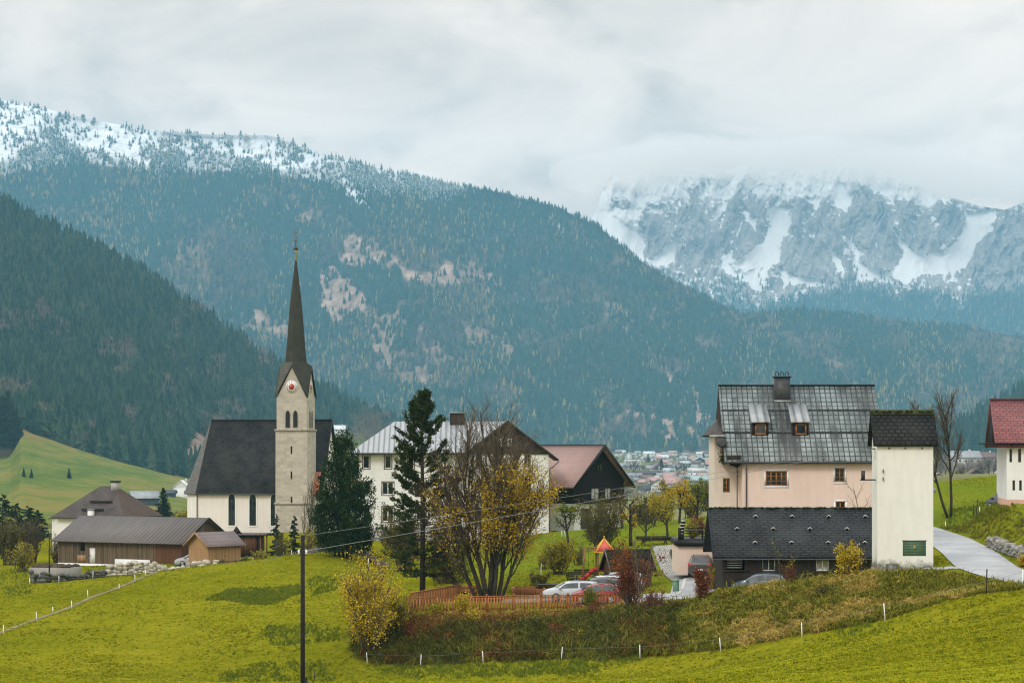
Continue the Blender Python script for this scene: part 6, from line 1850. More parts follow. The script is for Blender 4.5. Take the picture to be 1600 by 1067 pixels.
# orchard behind the playground
def orchard(label, px, Y, H, W_, seed, leaf, nl, ls=.16, fil=None, name='orchard_tree', ang=.8):
    return tree(name, label, 'tree', G(px, Y), [((0, 0, -.3), (.03, 0, 1), H * .62, .17 * H / 6)], prm(lv=5, n=[8, 6, 5, 4], ang=[ang, .7, .7, .7], rat=[W_ / H * .85, .5, .5, .5], t0=[.42, .2, .2, .2], trop=[.02, .08, .07, .04, .02], rmin=.01), seed, 'bark', 'twig', leaf, nl, ls, fil, .16, twig_lv=2, sides=(7, 4, 3, 3, 3))
orchard('orchard tree with a yellow green upper crown, before the black timbered house', 888, 194, 5.6, 4.2, 61, 'leaf_green', 1500, .18, lambda q: 1.0 if q.z > 3.6 else .12)
orchard('bare dark tree before the gable of the black timbered house', 944, 186, 5.8, 4.6, 62, 'leaf_olive', 500, .13)
shrub('dark_thicket', 'dark olive thicket between the playground and the black timbered house', G(938, 178), 7.4, 5.0, 'leaf_olive', 5200, 63, .15, stems=26, lv=4)
orchard('tall bare tree with a few yellow leaves low on its left', 986, 180, 7.2, 4.2, 64, 'leaf_maple', 500, .18, lambda q: 1.0 if (q.z < 3.2 and q.x < .6) else .05)
orchard('yellow leaved round orchard tree standing in the meadow by the picnic table', 1043, 196, 5.6, 4.6, 65, 'leaf_yg', 1700, .17)
orchard('thin golden tree behind the picnic table', 1022, 214, 5.0, 3.4, 66, 'leaf_maple', 1200, .17)
orchard('pale green tree just left of the pink house wing', 1088, 216, 6.2, 4.6, 67, 'leaf_green', 1600, .17)
orchard('grey green tree next to the garage terrace', 1108, 228, 5.6, 3.6, 68, 'leaf_olive', 900, .17)
shrub('red_hedge', 'reddish brown hedge behind the garage terrace', G(1094, 196), 4.6, 2.6, 'leaf_rust', 1200, 69, .14, 'hedge')
shrub('terrace_plant', 'yellow green potted shrub on the garage terrace', Vector(((1081 - 800) * 154 / F, 154, ga.location.z + 2.8)), 1.5, 1.5, 'leaf_yg', 700, 70, .12)
shrub('box_bush', 'dark clipped bush at the garage corner by the picnic table', G(1055, 166), 1.5, 1.3, 'leaf_olive', 700, 71, .1)
shrub('weeping_shrub', 'large arching yellow green shrub behind the sandpit', G(872, 160), 3.9, 3.1, 'leaf_yg', 5000, 72, .14, stems=26, lv=4)
shrub('lime_shrub', 'lime green low bush left of the arching shrub', G(848, 164), 2.4, 1.7, 'leaf_yg', 900, 73, .12)
shrub('bare_bush', 'brown bare bush behind the swing frame', G(905, 166), 2.6, 2.3, 'leaf_olive', 300, 74, .1)

orchard('golden brown tree standing left of the garage terrace', 1062, 214, 6.0, 4.4, 161, 'leaf_maple', 1500, .18)
orchard('olive tree between the golden trees behind the picnic table', 1034, 226, 6.6, 4.6, 162, 'leaf_yg', 1300, .18)
orchard('bare tree right of the black gable with pale twigs', 972, 214, 7.0, 4.4, 163, None, 0)
orchard('small bare tree in the orchard left of the yellow leaved round tree', 1008, 190, 4.8, 3.6, 164, 'leaf_olive', 300, .15)
shrub('meadow_hedge', 'olive hedge bushes at the far side of the orchard meadow', G(1012, 226), 8.0, 3.4, 'leaf_olive', 2600, 165, .2, 'hedge', stems=26)
shrub('meadow_hedge', 'yellow green hedge bushes left of the pink house', G(1078, 232), 6.5, 4.0, 'leaf_yg', 2200, 166, .2, 'hedge', stems=22)
# shrubs on the bank
shrub('golden_willow', 'tall loose golden bush at the left end of the bank, tallest of the yellow bushes', G(577, 131.5), 4.6, 6.3, 'leaf_yellow', 20000, 81, .13, stems=30, lv=4, twig='twig_red', lfilter=lambda q: .5 + .5 * (q.z < 5.2))
shrub('golden_willow', 'shorter yellow green bush leaning on the left end of the picket fence', G(620, 133.5), 3.0, 3.2, 'leaf_yg', 3800, 82, .12, stems=16)
shrub('yellow_vine', 'pale green rounded bush on the picket fence', G(683, 135.6), 1.2, 1.15, 'leaf_yg', 1100, 83, .12)
shrub('yellow_vine', 'bright yellow vine on the picket fence', G(723, 135.4), 1.3, 1.6, 'leaf_yellow', 1800, 84, .12)
shrub('young_tree', 'light green leafy sapling against the right half of the picket fence', G(920, 134.8), 1.3, 2.0, 'leaf_green', 1300, 85, .12)
shrub('copper_beech', 'spreading dark red beech at the right end of the picket fence', G(986, 131), 2.5, 4.6, 'leaf_rust', 4200, 86, .13, stems=12, lv=4)
tree('bare_sapling', 'tall leafless grey sapling beside the copper beech', 'sapling', G(998, 128), [((0, 0, -.2), (.01, 0, 1), 5.6, .05), ((.1, 0, .8), (.1, .05, 1), 4.3, .03)], prm(lv=4, n=[13, 5, 3], ang=[.45, .5, .5], rat=[.3, .45, .5], t0=[.25, .2, .2], rmin=.007), 87, 'bark_grey', 'twig', 'leaf_rust', 120, .1)
shrub('bramble', 'dark leafless bramble right of the copper beech on the bank', G(1022, 128), 3.0, 2.1, 'leaf_rust', 900, 88, .11, stems=20)
shrub('bramble', 'brown red bramble under the picket fence left of the copper beech', G(930, 132), 2.4, 1.2, 'leaf_rust', 600, 89, .11)
shrub('copper_beech', 'small conical red beech at the corner of the drive', G(1097, 126.5), 1.5, 2.5, 'leaf_rust', 2400, 90, .12, fan=.7)
shrub('copper_beech', 'thin red beech sapling right of the parked grey hatchback', G(1236, 124), .8, 1.9, 'leaf_rust', 420, 91, .10, stems=6, fan=.6)
tree('bare_sapling', 'wispy sapling with a few green leaves above the grey hatchback', 'sapling', G(1221, 124), [((0, 0, -.2), (.02, 0, 1), 3.1, .03), ((.1, 0, 0), (.25, 0, 1), 2.0, .02)], prm(lv=3, n=[9, 4], ang=[.4, .5], rat=[.3, .4], t0=[.3, .2], rmin=.006), 92, 'twig', 'twig', 'leaf_green', 110, .1)
shrub('yellow_bush', 'bright yellow round bush on the bank before the long shed', G(1328, 120.5), 1.9, 2.35, 'leaf_yellow', 4600, 93, .12, stems=18)
shrub('olive_bush', 'olive bush beside the dark minivan', G(1116, 141), 2.0, 2.0, 'leaf_yg', 1000, 94, .11)
shrub('rust_tuft', 'rust coloured grass clump at the foot of the dry stone wall', G(1600, 119), 1.2, 1.0, 'leaf_maple', 600, 95, .12)

for i, (px, t_, w_, h_, lf, n_, lab) in enumerate(((640, .45, 2.0, 1.5, 'leaf_rust', 700, 'rust brown bush low on the bank right of the tall golden bush'), (700, .62, 1.8, 1.3, 'leaf_olive', 700, 'olive bush on the bank below the bright yellow vine'), (742, .8, 1.6, 1.2, 'leaf_yellow', 800, 'small golden bush under the picket fence right of the yellow vine'), (790, .55, 2.0, 1.2, 'leaf_olive', 700, 'olive bush in the middle of the bank below the maple'), (838, .78, 1.5, 1.1, 'leaf_yg', 700, 'yellow green bush under the middle of the picket fence'), (868, .4, 1.7, 1.1, 'leaf_rust', 600, 'rust bush low in the middle of the bank'), (905, .3, 2.0, 1.0, 'leaf_yg', 700, 'pale green low bush at the foot of the bank below the light green sapling'), (1060, .6, 2.2, 1.3, 'leaf_olive', 800, 'olive bush on the grassy bank below the drive'), (1135, .7, 1.6, 1.0, 'leaf_yg', 700, 'yellow green bush on the bank below the grey hatchback'), (1285, .55, 1.8, 1.0, 'leaf_olive', 700, 'olive bush on the bank below the bright yellow bush'), (1410, .7, 1.4, .7, 'leaf_yg', 500, 'low yellow green bush on the bank below the transformer tower'))):
    Yq2 = float(np.interp(px, [540, 657, 755, 877, 1000, 1126, 1253, 1383, 1470], [133.5, 128, 125, 122, 119, 116, 112, 107, 104])) * (1 - t_) + float(np.interp(px, [560, 660, 755, 877, 975, 1050, 1126, 1253, 1383, 1470], [139, 135.8, 135.6, 135.3, 134.8, 131, 127.5, 124.5, 118.8, 116])) * t_
    shrub('bank_bush', lab, G(px, Yq2), w_, h_, lf, n_, 200 + i, .12, stems=12)
# left edge
shrub('hedge_bush', 'broad olive and yellow bush at the left edge of the field', G(14, 224), 5.5, 5.6, 'leaf_olive', 3000, 101, .2, stems=22, lv=4)
shrub('hedge_bush', 'bare brown bush between the left hedge and the farmhouse', G(50, 232), 4.2, 6.6, 'leaf_olive', 500, 102, .18, stems=18, lv=4)
shrub('pale_shrub', 'pale leaved shrub against the farmhouse wall', G(88, 231), 2.6, 3.8, 'leaf_yg', 500, 103, .15)
shrub('hedge_bush', 'golden low bush below the left hedge near the wooden pole', G(34, 214), 4.0, 3.4, 'leaf_yg', 1500, 104, .18)
for i, (px, Y, H, W_, lab) in enumerate(((4, 320, 8.6, 6.5, 'dark conifer at the very left edge behind the hedge'), (26, 330, 7.0, 6.5, 'second dark conifer from the left edge, in the clipped row'), (44, 335, 6.4, 6.0, 'third dark conifer of the row left of the farmhouse'), (60, 330, 5.6, 5.0, 'rightmost dark conifer of the row left of the farmhouse'))):
    conifer('spruce_tree', lab, G(px, Y), H, W_, 110 + i, n=2600, lsize=.5, shape=.6)
orchard('yellow green tree at the apse end of the church', 288, 292, 5.0, 4.0, 120, 'leaf_yg', 800, .25)
orchard('bare grey tree left of the church apse', 272, 300, 5.4, 4.2, 121, None, 0)
# bare trees behind the transformer tower
tree('bare_tree', 'tall leafless tree with two dark trunks on the grassy bank right of the transformer tower', 'tree', G(1484, 173), [((-.1, 0, -.3), (-.32, 0, 1), 9.2, .135), ((.1, 0, -.3), (-.03, .05, 1), 10.0, .14)], prm(lv=5, n=[16, 9, 6, 4], ang=[.5, .5, .5, .5], rat=[.42, .48, .5, .5], t0=[.38, .2, .15, .15], trop=[.06, .12, .1, .06, .02], rmin=.012), 131, 'bark', 'twig', sides=(8, 5, 3, 3, 3))
tree('bare_tree', 'leafless tree rising behind the transformer tower roof', 'tree', G(1436, 172), [((0, 0, -.3), (0, 0, 1), 9.6, .15), ((.6, 0, -.3), (.08, 0, 1), 9.0, .13)], prm(lv=5, n=[13, 8, 5, 3], ang=[.5, .5, .5, .5], rat=[.34, .48, .5, .5], t0=[.45, .2, .15, .15], trop=[.06, .12, .1, .06, .02], rmin=.008), 132, 'bark_grey', 'twig', sides=(8, 5, 3, 3, 3))
tree('bare_sapling', 'thin bare sapling rising from behind the shed roof before the pink house', 'sapling', Vector(((1356 - 800) * 144 / F, 144, -10)), [((0, 0, 0), (.02, 0, 1), 6.8, .05)], prm(lv=4, n=[10, 5, 3], ang=[.7, .6, .6], rat=[.34, .5, .5], t0=[.45, .2, .2], rmin=.007), 133, 'twig', 'twig')

# spruces at the left end of the forest edge and on the pasture
SPT = conifer('spruce_tree', 'tall spruce at the left edge of the photo, leftmost of the forest edge group', Vector(P(-6, 700, 1235)), 36, 17, 140, 'spruce_near', 3000, 2.2, .8, .3)
def far_spruce(px, py, Y, h, lab, w=1.0, name='spruce_tree', grp=None):
    o = copy_tree(SPT); o.name = name; o.location = P(px, py, Y) if Y else on_sheet(U3, p3, Y3, px, py); s_ = h / 36; o.scale = (s_ * w, s_ * w, s_); o.rotation_euler = (0, 0, rnd.uniform(0, 6)); tag(o, lab, 'conifer', grp); return o
for px, py, h, lab in ((4, 698, 34, 'second spruce of the forest edge group at far left'), (12, 700, 38, 'tallest spruce of the forest edge group at far left'), (19, 702, 30, 'fourth spruce of the forest edge group at far left'), (25, 703, 27, 'fifth spruce of the forest edge group at far left'), (30, 704, 17, 'small spruce at the tip of the forest edge group at far left')):
    far_spruce(px, py, 1235, h, lab, 1.05)
for px, py, h, lab in ((37, 746, 5, 'tiny spruce on the green hillside, left of a pair'), (49, 747, 5, 'tiny spruce on the green hillside, right of a pair'), (108, 748, 6, 'lone tiny spruce in the middle of the green hillside')):
    far_spruce(px, py, None, h, lab, 1.0)
far_spruce(255, 816, 430, 8.0, 'dark conifer beside the far grey barn, behind the long barn', 1.3)
far_spruce(277, 737, 1385, 18, 'spruce alone at the right end of the green hillside', 1.2)

# ------------------------------------------------------------------ power pole, wires, posts
Yq = 80.0; b = Gx((473 - 800) * Yq / F, Yq); zt_ = (HY - 836) * Yq / F
pp = thing('power_pole', 'dark tall wooden power pole in the field in front of the church', 'pole', b)
mb = MB(); mb.tube([Vector((0, 0, -.4)), Vector((0, 0, (zt_ - b.z) * .5)), Vector((0, 0, zt_ - b.z))], [.105, .098, .088], 10); mb.build('shaft', M['pole_wood'], pp)
mb = MB(); mb.bx(.08, .2, -.08, .08, .3, 2.1); mb.build('stub', M['pole_wood'], pp)
for dz, sx_ in ((-.12, -.05), (-.12, .09), (-.78, -.16), (-.78, .16)):
    mb = MB(); h = zt_ - b.z + dz; mb.lathe([(.02, -.05), (.05, 0), (.035, .05), (.055, .1), (.03, .16)], 8, (sx_, -.05, h)); mb.build('insulator', M['white_paint'] if dz < -.5 else M['dark_metal'], pp)
mb = MB(); mb.bx(-.2, .2, -.05, .05, zt_ - b.z - .86, zt_ - b.z - .79); mb.build('crossarm', M['dark_metal'], pp)


def wire(label, a, b_, sag, rad=.012):
    pts = [Vector(a).lerp(Vector(b_), i / 24) - Vector((0, 0, sag * 4 * (i / 24) * (1 - i / 24))) for i in range(25)]
    mb = MB(); mb.tube(pts, rad, 5); o = mb.build('overhead_wire', M['wire']); tag(o, label, 'wire', 'overhead wires on the power pole'); return o
wire('upper overhead wire from the power pole to the transformer tower', (b.x + .09, Yq, zt_ - .02), P(1352, 699, 120.9), .12, .009)
wire('lower thicker overhead wire from the power pole to the transformer tower', (b.x + .16, Yq, zt_ - .68), P(1354, 702, 121.6), .10, .014)
gb0 = G(335, 209.5)
wire('upper slack wire from the power pole down to the green cabinet by the boulder wall', (b.x - .05, Yq, zt_ - .02), gb0 + Vector((0, 0, 1.1)), .35, .008)
wire('lower slack wire from the power pole down to the green cabinet by the boulder wall', (b.x - .16, Yq, zt_ - .68), gb0 + Vector((.1, 0, 1.0)), .35, .008)
gbx = thing('green_cabinet', 'small green utility cabinet at the right end of the boulder wall', 'cabinet', gb0)
mb = MB(); mb.bx(-.25, .25, -.15, .15, 0, 1.0); mb.build('body', M['green_bin'], gbx); mb = MB(); mb.bx(-.3, .3, -.2, .2, 1.0, 1.08); mb.build('lid', M['dark_metal'], gbx)
b2 = G(77, 202); o = thing('wooden_pole', 'thin dark wooden pole in front of the left hedge', 'pole', b2)
mb = MB(); mb.tube([Vector((0, 0, -.3)), Vector((.02, 0, 4.9))], [.09, .07], 7); mb.build('shaft', M['bark'], o)
mb = MB(); mb.bx(-.3, .3, -.04, .04, 4.6, 4.68); mb.build('crossarm', M['bark'], o)

ORD = ['first', 'second', 'third', 'fourth', 'fifth', 'sixth', 'seventh', 'eighth', 'ninth', 'tenth', 'eleventh', 'twelfth', 'thirteenth', 'fourteenth', 'fifteenth', 'sixteenth']
def posts(lst, lab, grp, mat='white_paint', name='fence_post', w=.027):
    pm = MB(); pm.bx(-w, w, -w * .7, w * .7, -.3, 1.0); src = None
    for i, (px, Y, h) in enumerate(lst):
        if src is None:
            src = pm.build(name, M[mat]); o = src
        else:
            o = src.copy(); C.objects.link(o)
        o.location = G(px, Y); o.scale = (1, 1, h); o.rotation_euler = (R(rnd.uniform(-4, 4)), R(rnd.uniform(-5, 5)), 0)
        tag(o, lab % ORD[i], 'fence post', grp)
bankp = [(574, 130, .8), (657, 127.5, .85), (755, 124.5, .85), (877, 121.5, .9), (1000, 118.5, .95), (1126, 115.5, .92), (1253, 111.5, .92), (1383, 106.5, 1.0), (1597, 99, 1.0)]
posts(bankp, '%s white plastic fence post from the left along the foot of the bank', 'white fence posts below the bank')
posts([(5, 146, .75), (57, 153, .72), (83, 158, .55), (112, 160, .7), (137, 166, .7), (186, 172, .55), (211, 178, .7), (227, 183, .65), (253, 189, .7), (297, 203, .6), (336, 208, .6), (396, 206, .8)], '%s white post from the left beside the bare track in the field', 'white posts along the field track')
posts([(46, 196, .8), (92, 198, .7), (145, 202, .9), (197, 206, .7)], '%s white post from the left below the manure pit and boulder wall', 'white posts below the boulder wall')
posts([(456, 205, .8), (515, 200, .8), (576, 187, .9)], '%s white post from the left along the churchyard wall', 'white posts along the churchyard wall')
posts([(490, 118, 1.2)], 'dark thin stake in the field right of the power pole (%s)'.replace(' (%s)', '%.0s'), None, 'bark', 'stake', .03)
posts([(1541, 100, 1.35)], 'dark stake on the meadow edge below the road%.0s', None, 'bark', 'stake', .03)
posts([(1521, 172, 1.0), (1525, 170, 1.6)], '%s dark stake from the left on the meadow crest right of the tower', 'dark stakes on the meadow crest', 'bark', 'stake', .04)
posts([(1531, 172, .75), (1477, 164, .6)], '%s white marker post on the right bank above the road, counted from the house', 'white markers on the right bank')
posts([(878, 204, .7), (883, 204, .7), (845, 160, 1.0)], '%s white post from the right house wall in the orchard meadow', 'white posts in the orchard meadow')
for a, c_, lab in ((0, 8, 'thin electric fence wire along the white posts below the bank'),):
    pts = [G(p[0], p[1], p[2] * .85) for p in bankp[a:c_ + 1]]; mb = MB(); mb.tube(pts, .005, 4); o = mb.build('fence_wire', M['wire']); tag(o, lab, 'wire')


# ------------------------------------------------------------------ draped strips: road, drive, track
def strip(name, cen, wid, mat, dz=.05, n=60):
    """cen: list of (X, Y); sheet of given width laid over the ground"""
    c = np.array(cen, float); s_ = np.concatenate([[0], np.cumsum(np.linalg.norm(np.diff(c, axis=0), axis=1))])
    q = np.linspace(0, s_[-1], n); x = np.interp(q, s_, c[:, 0]); y = np.interp(q, s_, c[:, 1])
    for _ in range(3):
        x[1:-1] = (x[:-2] + 2 * x[1:-1] + x[2:]) / 4; y[1:-1] = (y[:-2] + 2 * y[1:-1] + y[2:]) / 4
    dx = np.gradient(x); dy = np.gradient(y); l = np.hypot(dx, dy); nx, ny = -dy / l, dx / l
    w = np.interp(q, s_, wid if hasattr(wid, '__len__') else [wid] * len(cen))
    t_ = np.linspace(-.5, .5, 9)
    X = x[:, None] + nx[:, None] * w[:, None] * t_; Y = y[:, None] + ny[:, None] * w[:, None] * t_
    Z = zground(X, Y) + dz
    o = grid_obj(name, X, Y, Z, mat); tag(o, kind='structure')
    me = o.data; uv = me.uv_layers.new(name='UVMap'); co = np.zeros(len(me.vertices) * 3, np.float32); me.vertices.foreach_get('co', co); co = co.reshape(-1, 3)
    li = np.zeros(len(me.loops), np.int32); me.loops.foreach_get('vertex_index', li); uv.data.foreach_set('uv', co[li][:, :2].ravel())
    return o
pX = lambda px, Y: ((px - 800) * Y / F, Y)
strip('road', [(_RX[i], _RY[i]) for i in range(6, 118, 2)], 3.9, M['asphalt'], .05, 120)
strip('driveway', [pX(1500, 119), pX(1478, 118.2), pX(1440, 119.5)], [1.6, 1.3, 1.0], M['asphalt'], .04, 12)
strip('driveway', [pX(1225, 131.5), pX(1140, 132.8), pX(1065, 135), pX(1030, 137), pX(960, 141)], [3.6, 3.8, 5.0, 6.0, 8.5], M['asphalt'], .08)
strip('parking_area', [pX(990, 143.5), pX(930, 144), pX(860, 143.5), pX(780, 143)], [11, 10, 7, 4], M['paver'], .06)
strip('drive_ramp', [pX(1068, 134.5), pX(1083, 142), pX(1088, 150)], [4.0, 3.4, 3.6], M['asphalt'], .10)
strip('paved_yard', [pX(1088, 149.8), pX(1072, 157), pX(1052, 166), pX(1040, 174)], [3.6, 3.4, 3.0, 2.6], M['paver'], .11)
strip('kerb', [pX(1012, 134.2), pX(1052, 137), pX(1066, 143), pX(1071, 150)], .25, M['kerb'], .13)
strip('field_track', [pX(-60, 140), pX(5, 147.5), pX(57, 154), pX(112, 161), pX(160, 169), pX(211, 179), pX(253, 190), pX(300, 203), pX(330, 209)], .5, M['track'], .04, 120)


# ------------------------------------------------------------------ stone walls
def rock_wall(name, label, line, h, mat, seed, size=.5, rows=None):
    r = random.Random(seed); o = thing(name, label, 'wall', G(*line[0])); base = o.location.copy(); mb = MB()
    L = [Vector((*pX(px, Y), 0)) for px, Y in line]
    for a, b_ in zip(L[:-1], L[1:]):
        n = max(1, int((b_ - a).length / (size * .85)))
        for i in range(n):
            c = a.lerp(b_, (i + .5) / n); g0 = float(zground(np.array([c.x]), np.array([c.y]))[0]); z = 0; row = 0
            while z < h * (.8 + .3 * math.sin(c.x * .7)):
                rz_ = size * r.uniform(.3, .95)
                mb.rock((c.x - base.x + r.uniform(-.3, .3) * size, c.y - base.y + r.uniform(-.1, .1) + z * .25, g0 - base.z + z + rz_ * .5), (size * r.uniform(.5, .9), size * .5, rz_ * .62), r)
                z += rz_ * .95; row += 1
    mb.build('stones', M[mat], o); return o
rock_wall('boulder_wall', 'pale dry boulder wall below the barn and the new hut', [(165, 207), (215, 208.5), (260, 209), (300, 209), (338, 208.5)], 1.15, 'boulder', 1, .62)
rock_wall('rubble_wall', 'dark rubble base under the concrete manure pit', [(46, 199), (90, 200), (130, 203), (165, 206)], .9, 'dark_stone', 2, .5)
rock_wall('dry_stone_wall', 'grey dry stone wall along the road at the right edge', [(1548, 137), (1570, 130.5), (1600, 122), (1640, 114)], 1.05, 'wall_stone', 3, .42)
pt_ = thing('manure_pit', 'stained low concrete manure pit at the left end of the barn', 'pit', G(84, 207), R(-10))
mb = MB(); wv = 2.35
for a in ((-wv, wv, -1.2, -1.0), (-wv, wv, 2.0, 2.2), (-wv, -wv + .2, -1, 2.0), (wv - .2, wv, -1, 2)): mb.bx(*a, -.6, 1.15)
mb.build('wall', M['plinth'], pt_); mb = MB(); r = random.Random(5)
for i in range(60): mb.rock((r.uniform(-2, 2), r.uniform(-.9, 1.9), 1.05 + r.uniform(0, .25)), (.4, .35, .2), r)
mb.build('dung_heap', M['soil'], pt_)
# low churchyard wall with a rail
cw = thing('churchyard_wall', 'long low dark mossy wall with a plain rail below the churchyard', 'wall', G(350, 214)); base = cw.location
L = [(342, 213), (380, 215), (430, 216), (480, 210), (540, 200), (590, 190), (610, 186)]; mb = MB(); mr = MB()
pv = [G(*p) - base for p in L]
fine = []
for a, b_ in zip(L[:-1], L[1:]):
    for i in range(6): fine.append(G(a[0] + (b_[0] - a[0]) * i / 6, a[1] + (b_[1] - a[1]) * i / 6) - base)
for a, b_ in zip(fine[:-1], fine[1:]):
    mb.bar(a + Vector((0, 0, .25)), b_ + Vector((0, 0, .25)), .4, .9)
mb.build('stones', M['dark_stone'], cw)
for a, b_ in zip(fine[:-1:2], fine[2::2]):
    mr.bar(a + Vector((0, .3, 1.05)), b_ + Vector((0, .3, 1.05)), .06, .09); mr.bx(a.x - .05, a.x + .05, a.y + .25, a.y + .35, a.z, a.z + 1.15)
mr.build('rail', M['dark_wood'], cw)

# ------------------------------------------------------------------ picket fence and playground
pf = thing('picket_fence', 'long orange brown picket fence along the top of the bank', 'fence', G(635, 136.6)); base = pf.location
a = G(635, 136.6) - base; b_ = G(972, 135.6) - base; b_.z = a.z + .35; n = 72; mb = MB()
for i in range(n):
    c = a.lerp(b_, (i + .5) / n); mb.box(c + Vector((0, 0, .58)), (.125, .03, 1.0 + .02 * math.sin(i * 7.7)), 0)
mb.build('pickets', M['fence_wood'], pf)
mb = MB()
for h in (.25, .95): mb.bar(a + Vector((0, .05, h)), b_ + Vector((0, .05, h)), .05, .1)
mb.bar(a + Vector((0, .0, 1.12)), b_ + Vector((0, .0, 1.12)), .14, .045); mb.build('rail', M['fence_wood'], pf)
for i in range(9):
    c = a.lerp(b_, i / 8); mb = MB(); mb.box(c + Vector((0, .09, .55)), (.12, .1, 1.3)); p_ = mb.build('post', M['fence_wood'], pf)
    mb = MB(); mb.box(c + Vector((0, .09, 1.22)), (.2, .18, .05)); mb.build('cap', M['fence_wood'], p_)
sf = thing('side_fence', 'closed reddish board fence running back from the left end of the picket fence', 'fence', G(640, 137.2)); base = sf.location
a = Vector((0, 0, 0)); b_ = G(719, 144) - base; mb = MB(); n = 30
for i in range(n):
    c = a.lerp(b_, (i + .5) / n); mb.box(c + Vector((0, 0, .62)), (.19, .03, 1.15), math.atan2(b_.y, b_.x))
mb.build('boards', M['fence_wood'], sf); mb = MB(); mb.bar(a + Vector((0, 0, 1.22)), b_ + Vector((0, 0, 1.22)), .12, .06); mb.build('rail', M['fence_wood'], sf)
bf = thing('board_fence', 'short horizontal board fence behind the maple stems', 'fence', G(721, 144.5)); base = bf.location; b_ = G(748, 143.5) - base; mb = MB()
for h in (.35, .7, 1.02): mb.bar(Vector((0, 0, h)), b_ + Vector((0, 0, h - b_.z * .0)), .04, .25)
mb.build('boards', M['fence_wood'], bf); mb = MB()
for q in (0, 1): mb.box(Vector((0, 0, 0)).lerp(b_, q) + Vector((0, .06, .55)), (.1, .08, 1.25))
mb.build('posts', M['fence_wood'], bf)

g0 = G(944, 153); pl = thing('play_tower', 'wooden play tower with red pyramid roof, swing beam and red slide', 'play tower', g0, R(5))
top = (HY - 839) * 153 / F - g0.z; ev = (HY - 862) * 153 / F - g0.z; mb = MB(); h_ = .82
mb.mesh([(-h_, -h_, ev), (h_, -h_, ev), (h_, h_, ev), (-h_, h_, ev), (0, 0, top - .12)], [(0, 1, 4), (1, 2, 4), (2, 3, 4), (3, 0, 4), (3, 2, 1, 0)]); rf = mb.build('roof', M['coral_paint'], pl)
mb = MB()
for x, y in ((-h_, -h_), (h_, -h_), (h_, h_), (-h_, h_)): mb.bar((x, y, ev), (0, 0, top - .1), .08, .08)
for p, q in (((-h_, -h_), (h_, -h_)), ((h_, -h_), (h_, h_)), ((h_, h_), (-h_, h_)), ((-h_, h_), (-h_, -h_))): mb.bar((*p, ev), (*q, ev), .07, .07)
mb.lathe([(.09, top - .2), (.05, top), (.09, top + .05), (.0, top + .12)], 8); mb.build('roof_trim', M['yellow_paint'], rf)
for x in (-.6, .6):
    for y in (-.6, .6):
        mb = MB(); mb.bx(x - .06, x + .06, y - .06, y + .06, -.2, ev); mb.build('post', M['play_wood'], pl)
mb = MB(); mb.bx(-.66, .66, -.66, .66, .92, 1.0); mb.build('platform', M['play_wood'], pl)
mb = MB(); mb.bx(-.52, .54, -.68, -.64, 1.0, 1.5); mb.build('guard_panel', M['red_paint'], pl)
mb = MB(); sp_ = [(-.65, 1.02), (-.95, .98), (-1.3, .62), (-1.7, .26), (-2.1, .14)]
for (xa, za), (xb, zb2) in zip(sp_[:-1], sp_[1:]):
    mb.bar((xa, -.3, za), (xb, -.3, zb2), .5, .04); mb.bar((xa, -.55, za + .13), (xb, -.55, zb2 + .13), .05, .28); mb.bar((xa, -.05, za + .13), (xb, -.05, zb2 + .13), .05, .28)
mb.build('slide', M['red_paint'], pl)
mb = MB(); bz_ = (HY - 856) * 153 / F - g0.z; mb.bar((-1.5, .4, bz_), (1.2, .4, bz_), .1, .12); mb.bar((-1.5, .35, bz_), (-1.95, -.5, -.1), .1, .1); mb.bar((-1.5, .45, bz_), (-1.75, 1.2, -.1), .1, .1); mb.bar((-1.92, -.4, .55), (-1.72, 1.1, .55), .07, .09); mb.build('swing_frame', M['play_wood'], pl)
mb = MB()
for x in (-1.25, -.85): mb.bar((x, .4, bz_), (x, .4, .55), .02, .02)
mb.bx(-1.3, -.8, .3, .5, .5, .54); mb.build('swing_seat', M['black'], pl)

g0 = G(988, 149); hu = thing('playhouse', 'brown play hut with mossy dark gable roof behind the parked cars', 'play hut', g0, R(17))
x0, x1, y0, y1 = -1.65, 1.65, 0, 2.2; zE = (HY - 886.5) * 148 / F - g0.z; ris = 1.3; mb = MB()
for sd_ in ('front', 'right', 'back', 'left'):
    f_ = frame_of(sd_, x0, x1, y0, y1); wall_panel(mb, *f_[:3], f_[3], zE, [(1.2, 1.75, .5, 1.3)] if sd_ == 'left' else ())
for xx in (x0, x1): mb.face([(xx, y0, zE), (xx, y1, zE), (xx, 1.1, zE + ris)])
mb.build('wall', M['red_wood'], hu); mb = MB(); mb.bx(x0 - .03, x0 + .0, .3, .9, zE - .2, zE + .25); mb.build('window', M['black'], hu)
mb = MB(); gable_roof(mb, x0, x1, y0, y1, zE, ris, .32, .3, .07); rf = mb.build('roof', M['tower_slate'], hu)
mb = MB(); r = random.Random(6); sl = ris / 1.1
for i in range(420):
    x = r.uniform(x0 - .25, x1 - .9 * r.random()); y = r.uniform(-.28, 1.05); mb.rock((x, y, zE + sl * y + .075), (.1, .09, .03), r)
mb.build('roof_moss', M['moss'], rf); mb = MB()
for xx in (x0 - .32, x1 + .32): mb.bar((xx, y0 - .34, zE - sl * .34), (xx, 1.1, zE + ris + .05), .05, .16); mb.bar((xx, y1 + .34, zE - sl * .34), (xx, 1.1, zE + ris + .05), .05, .16)
mb.build('bargeboard', M['pipe'], rf)


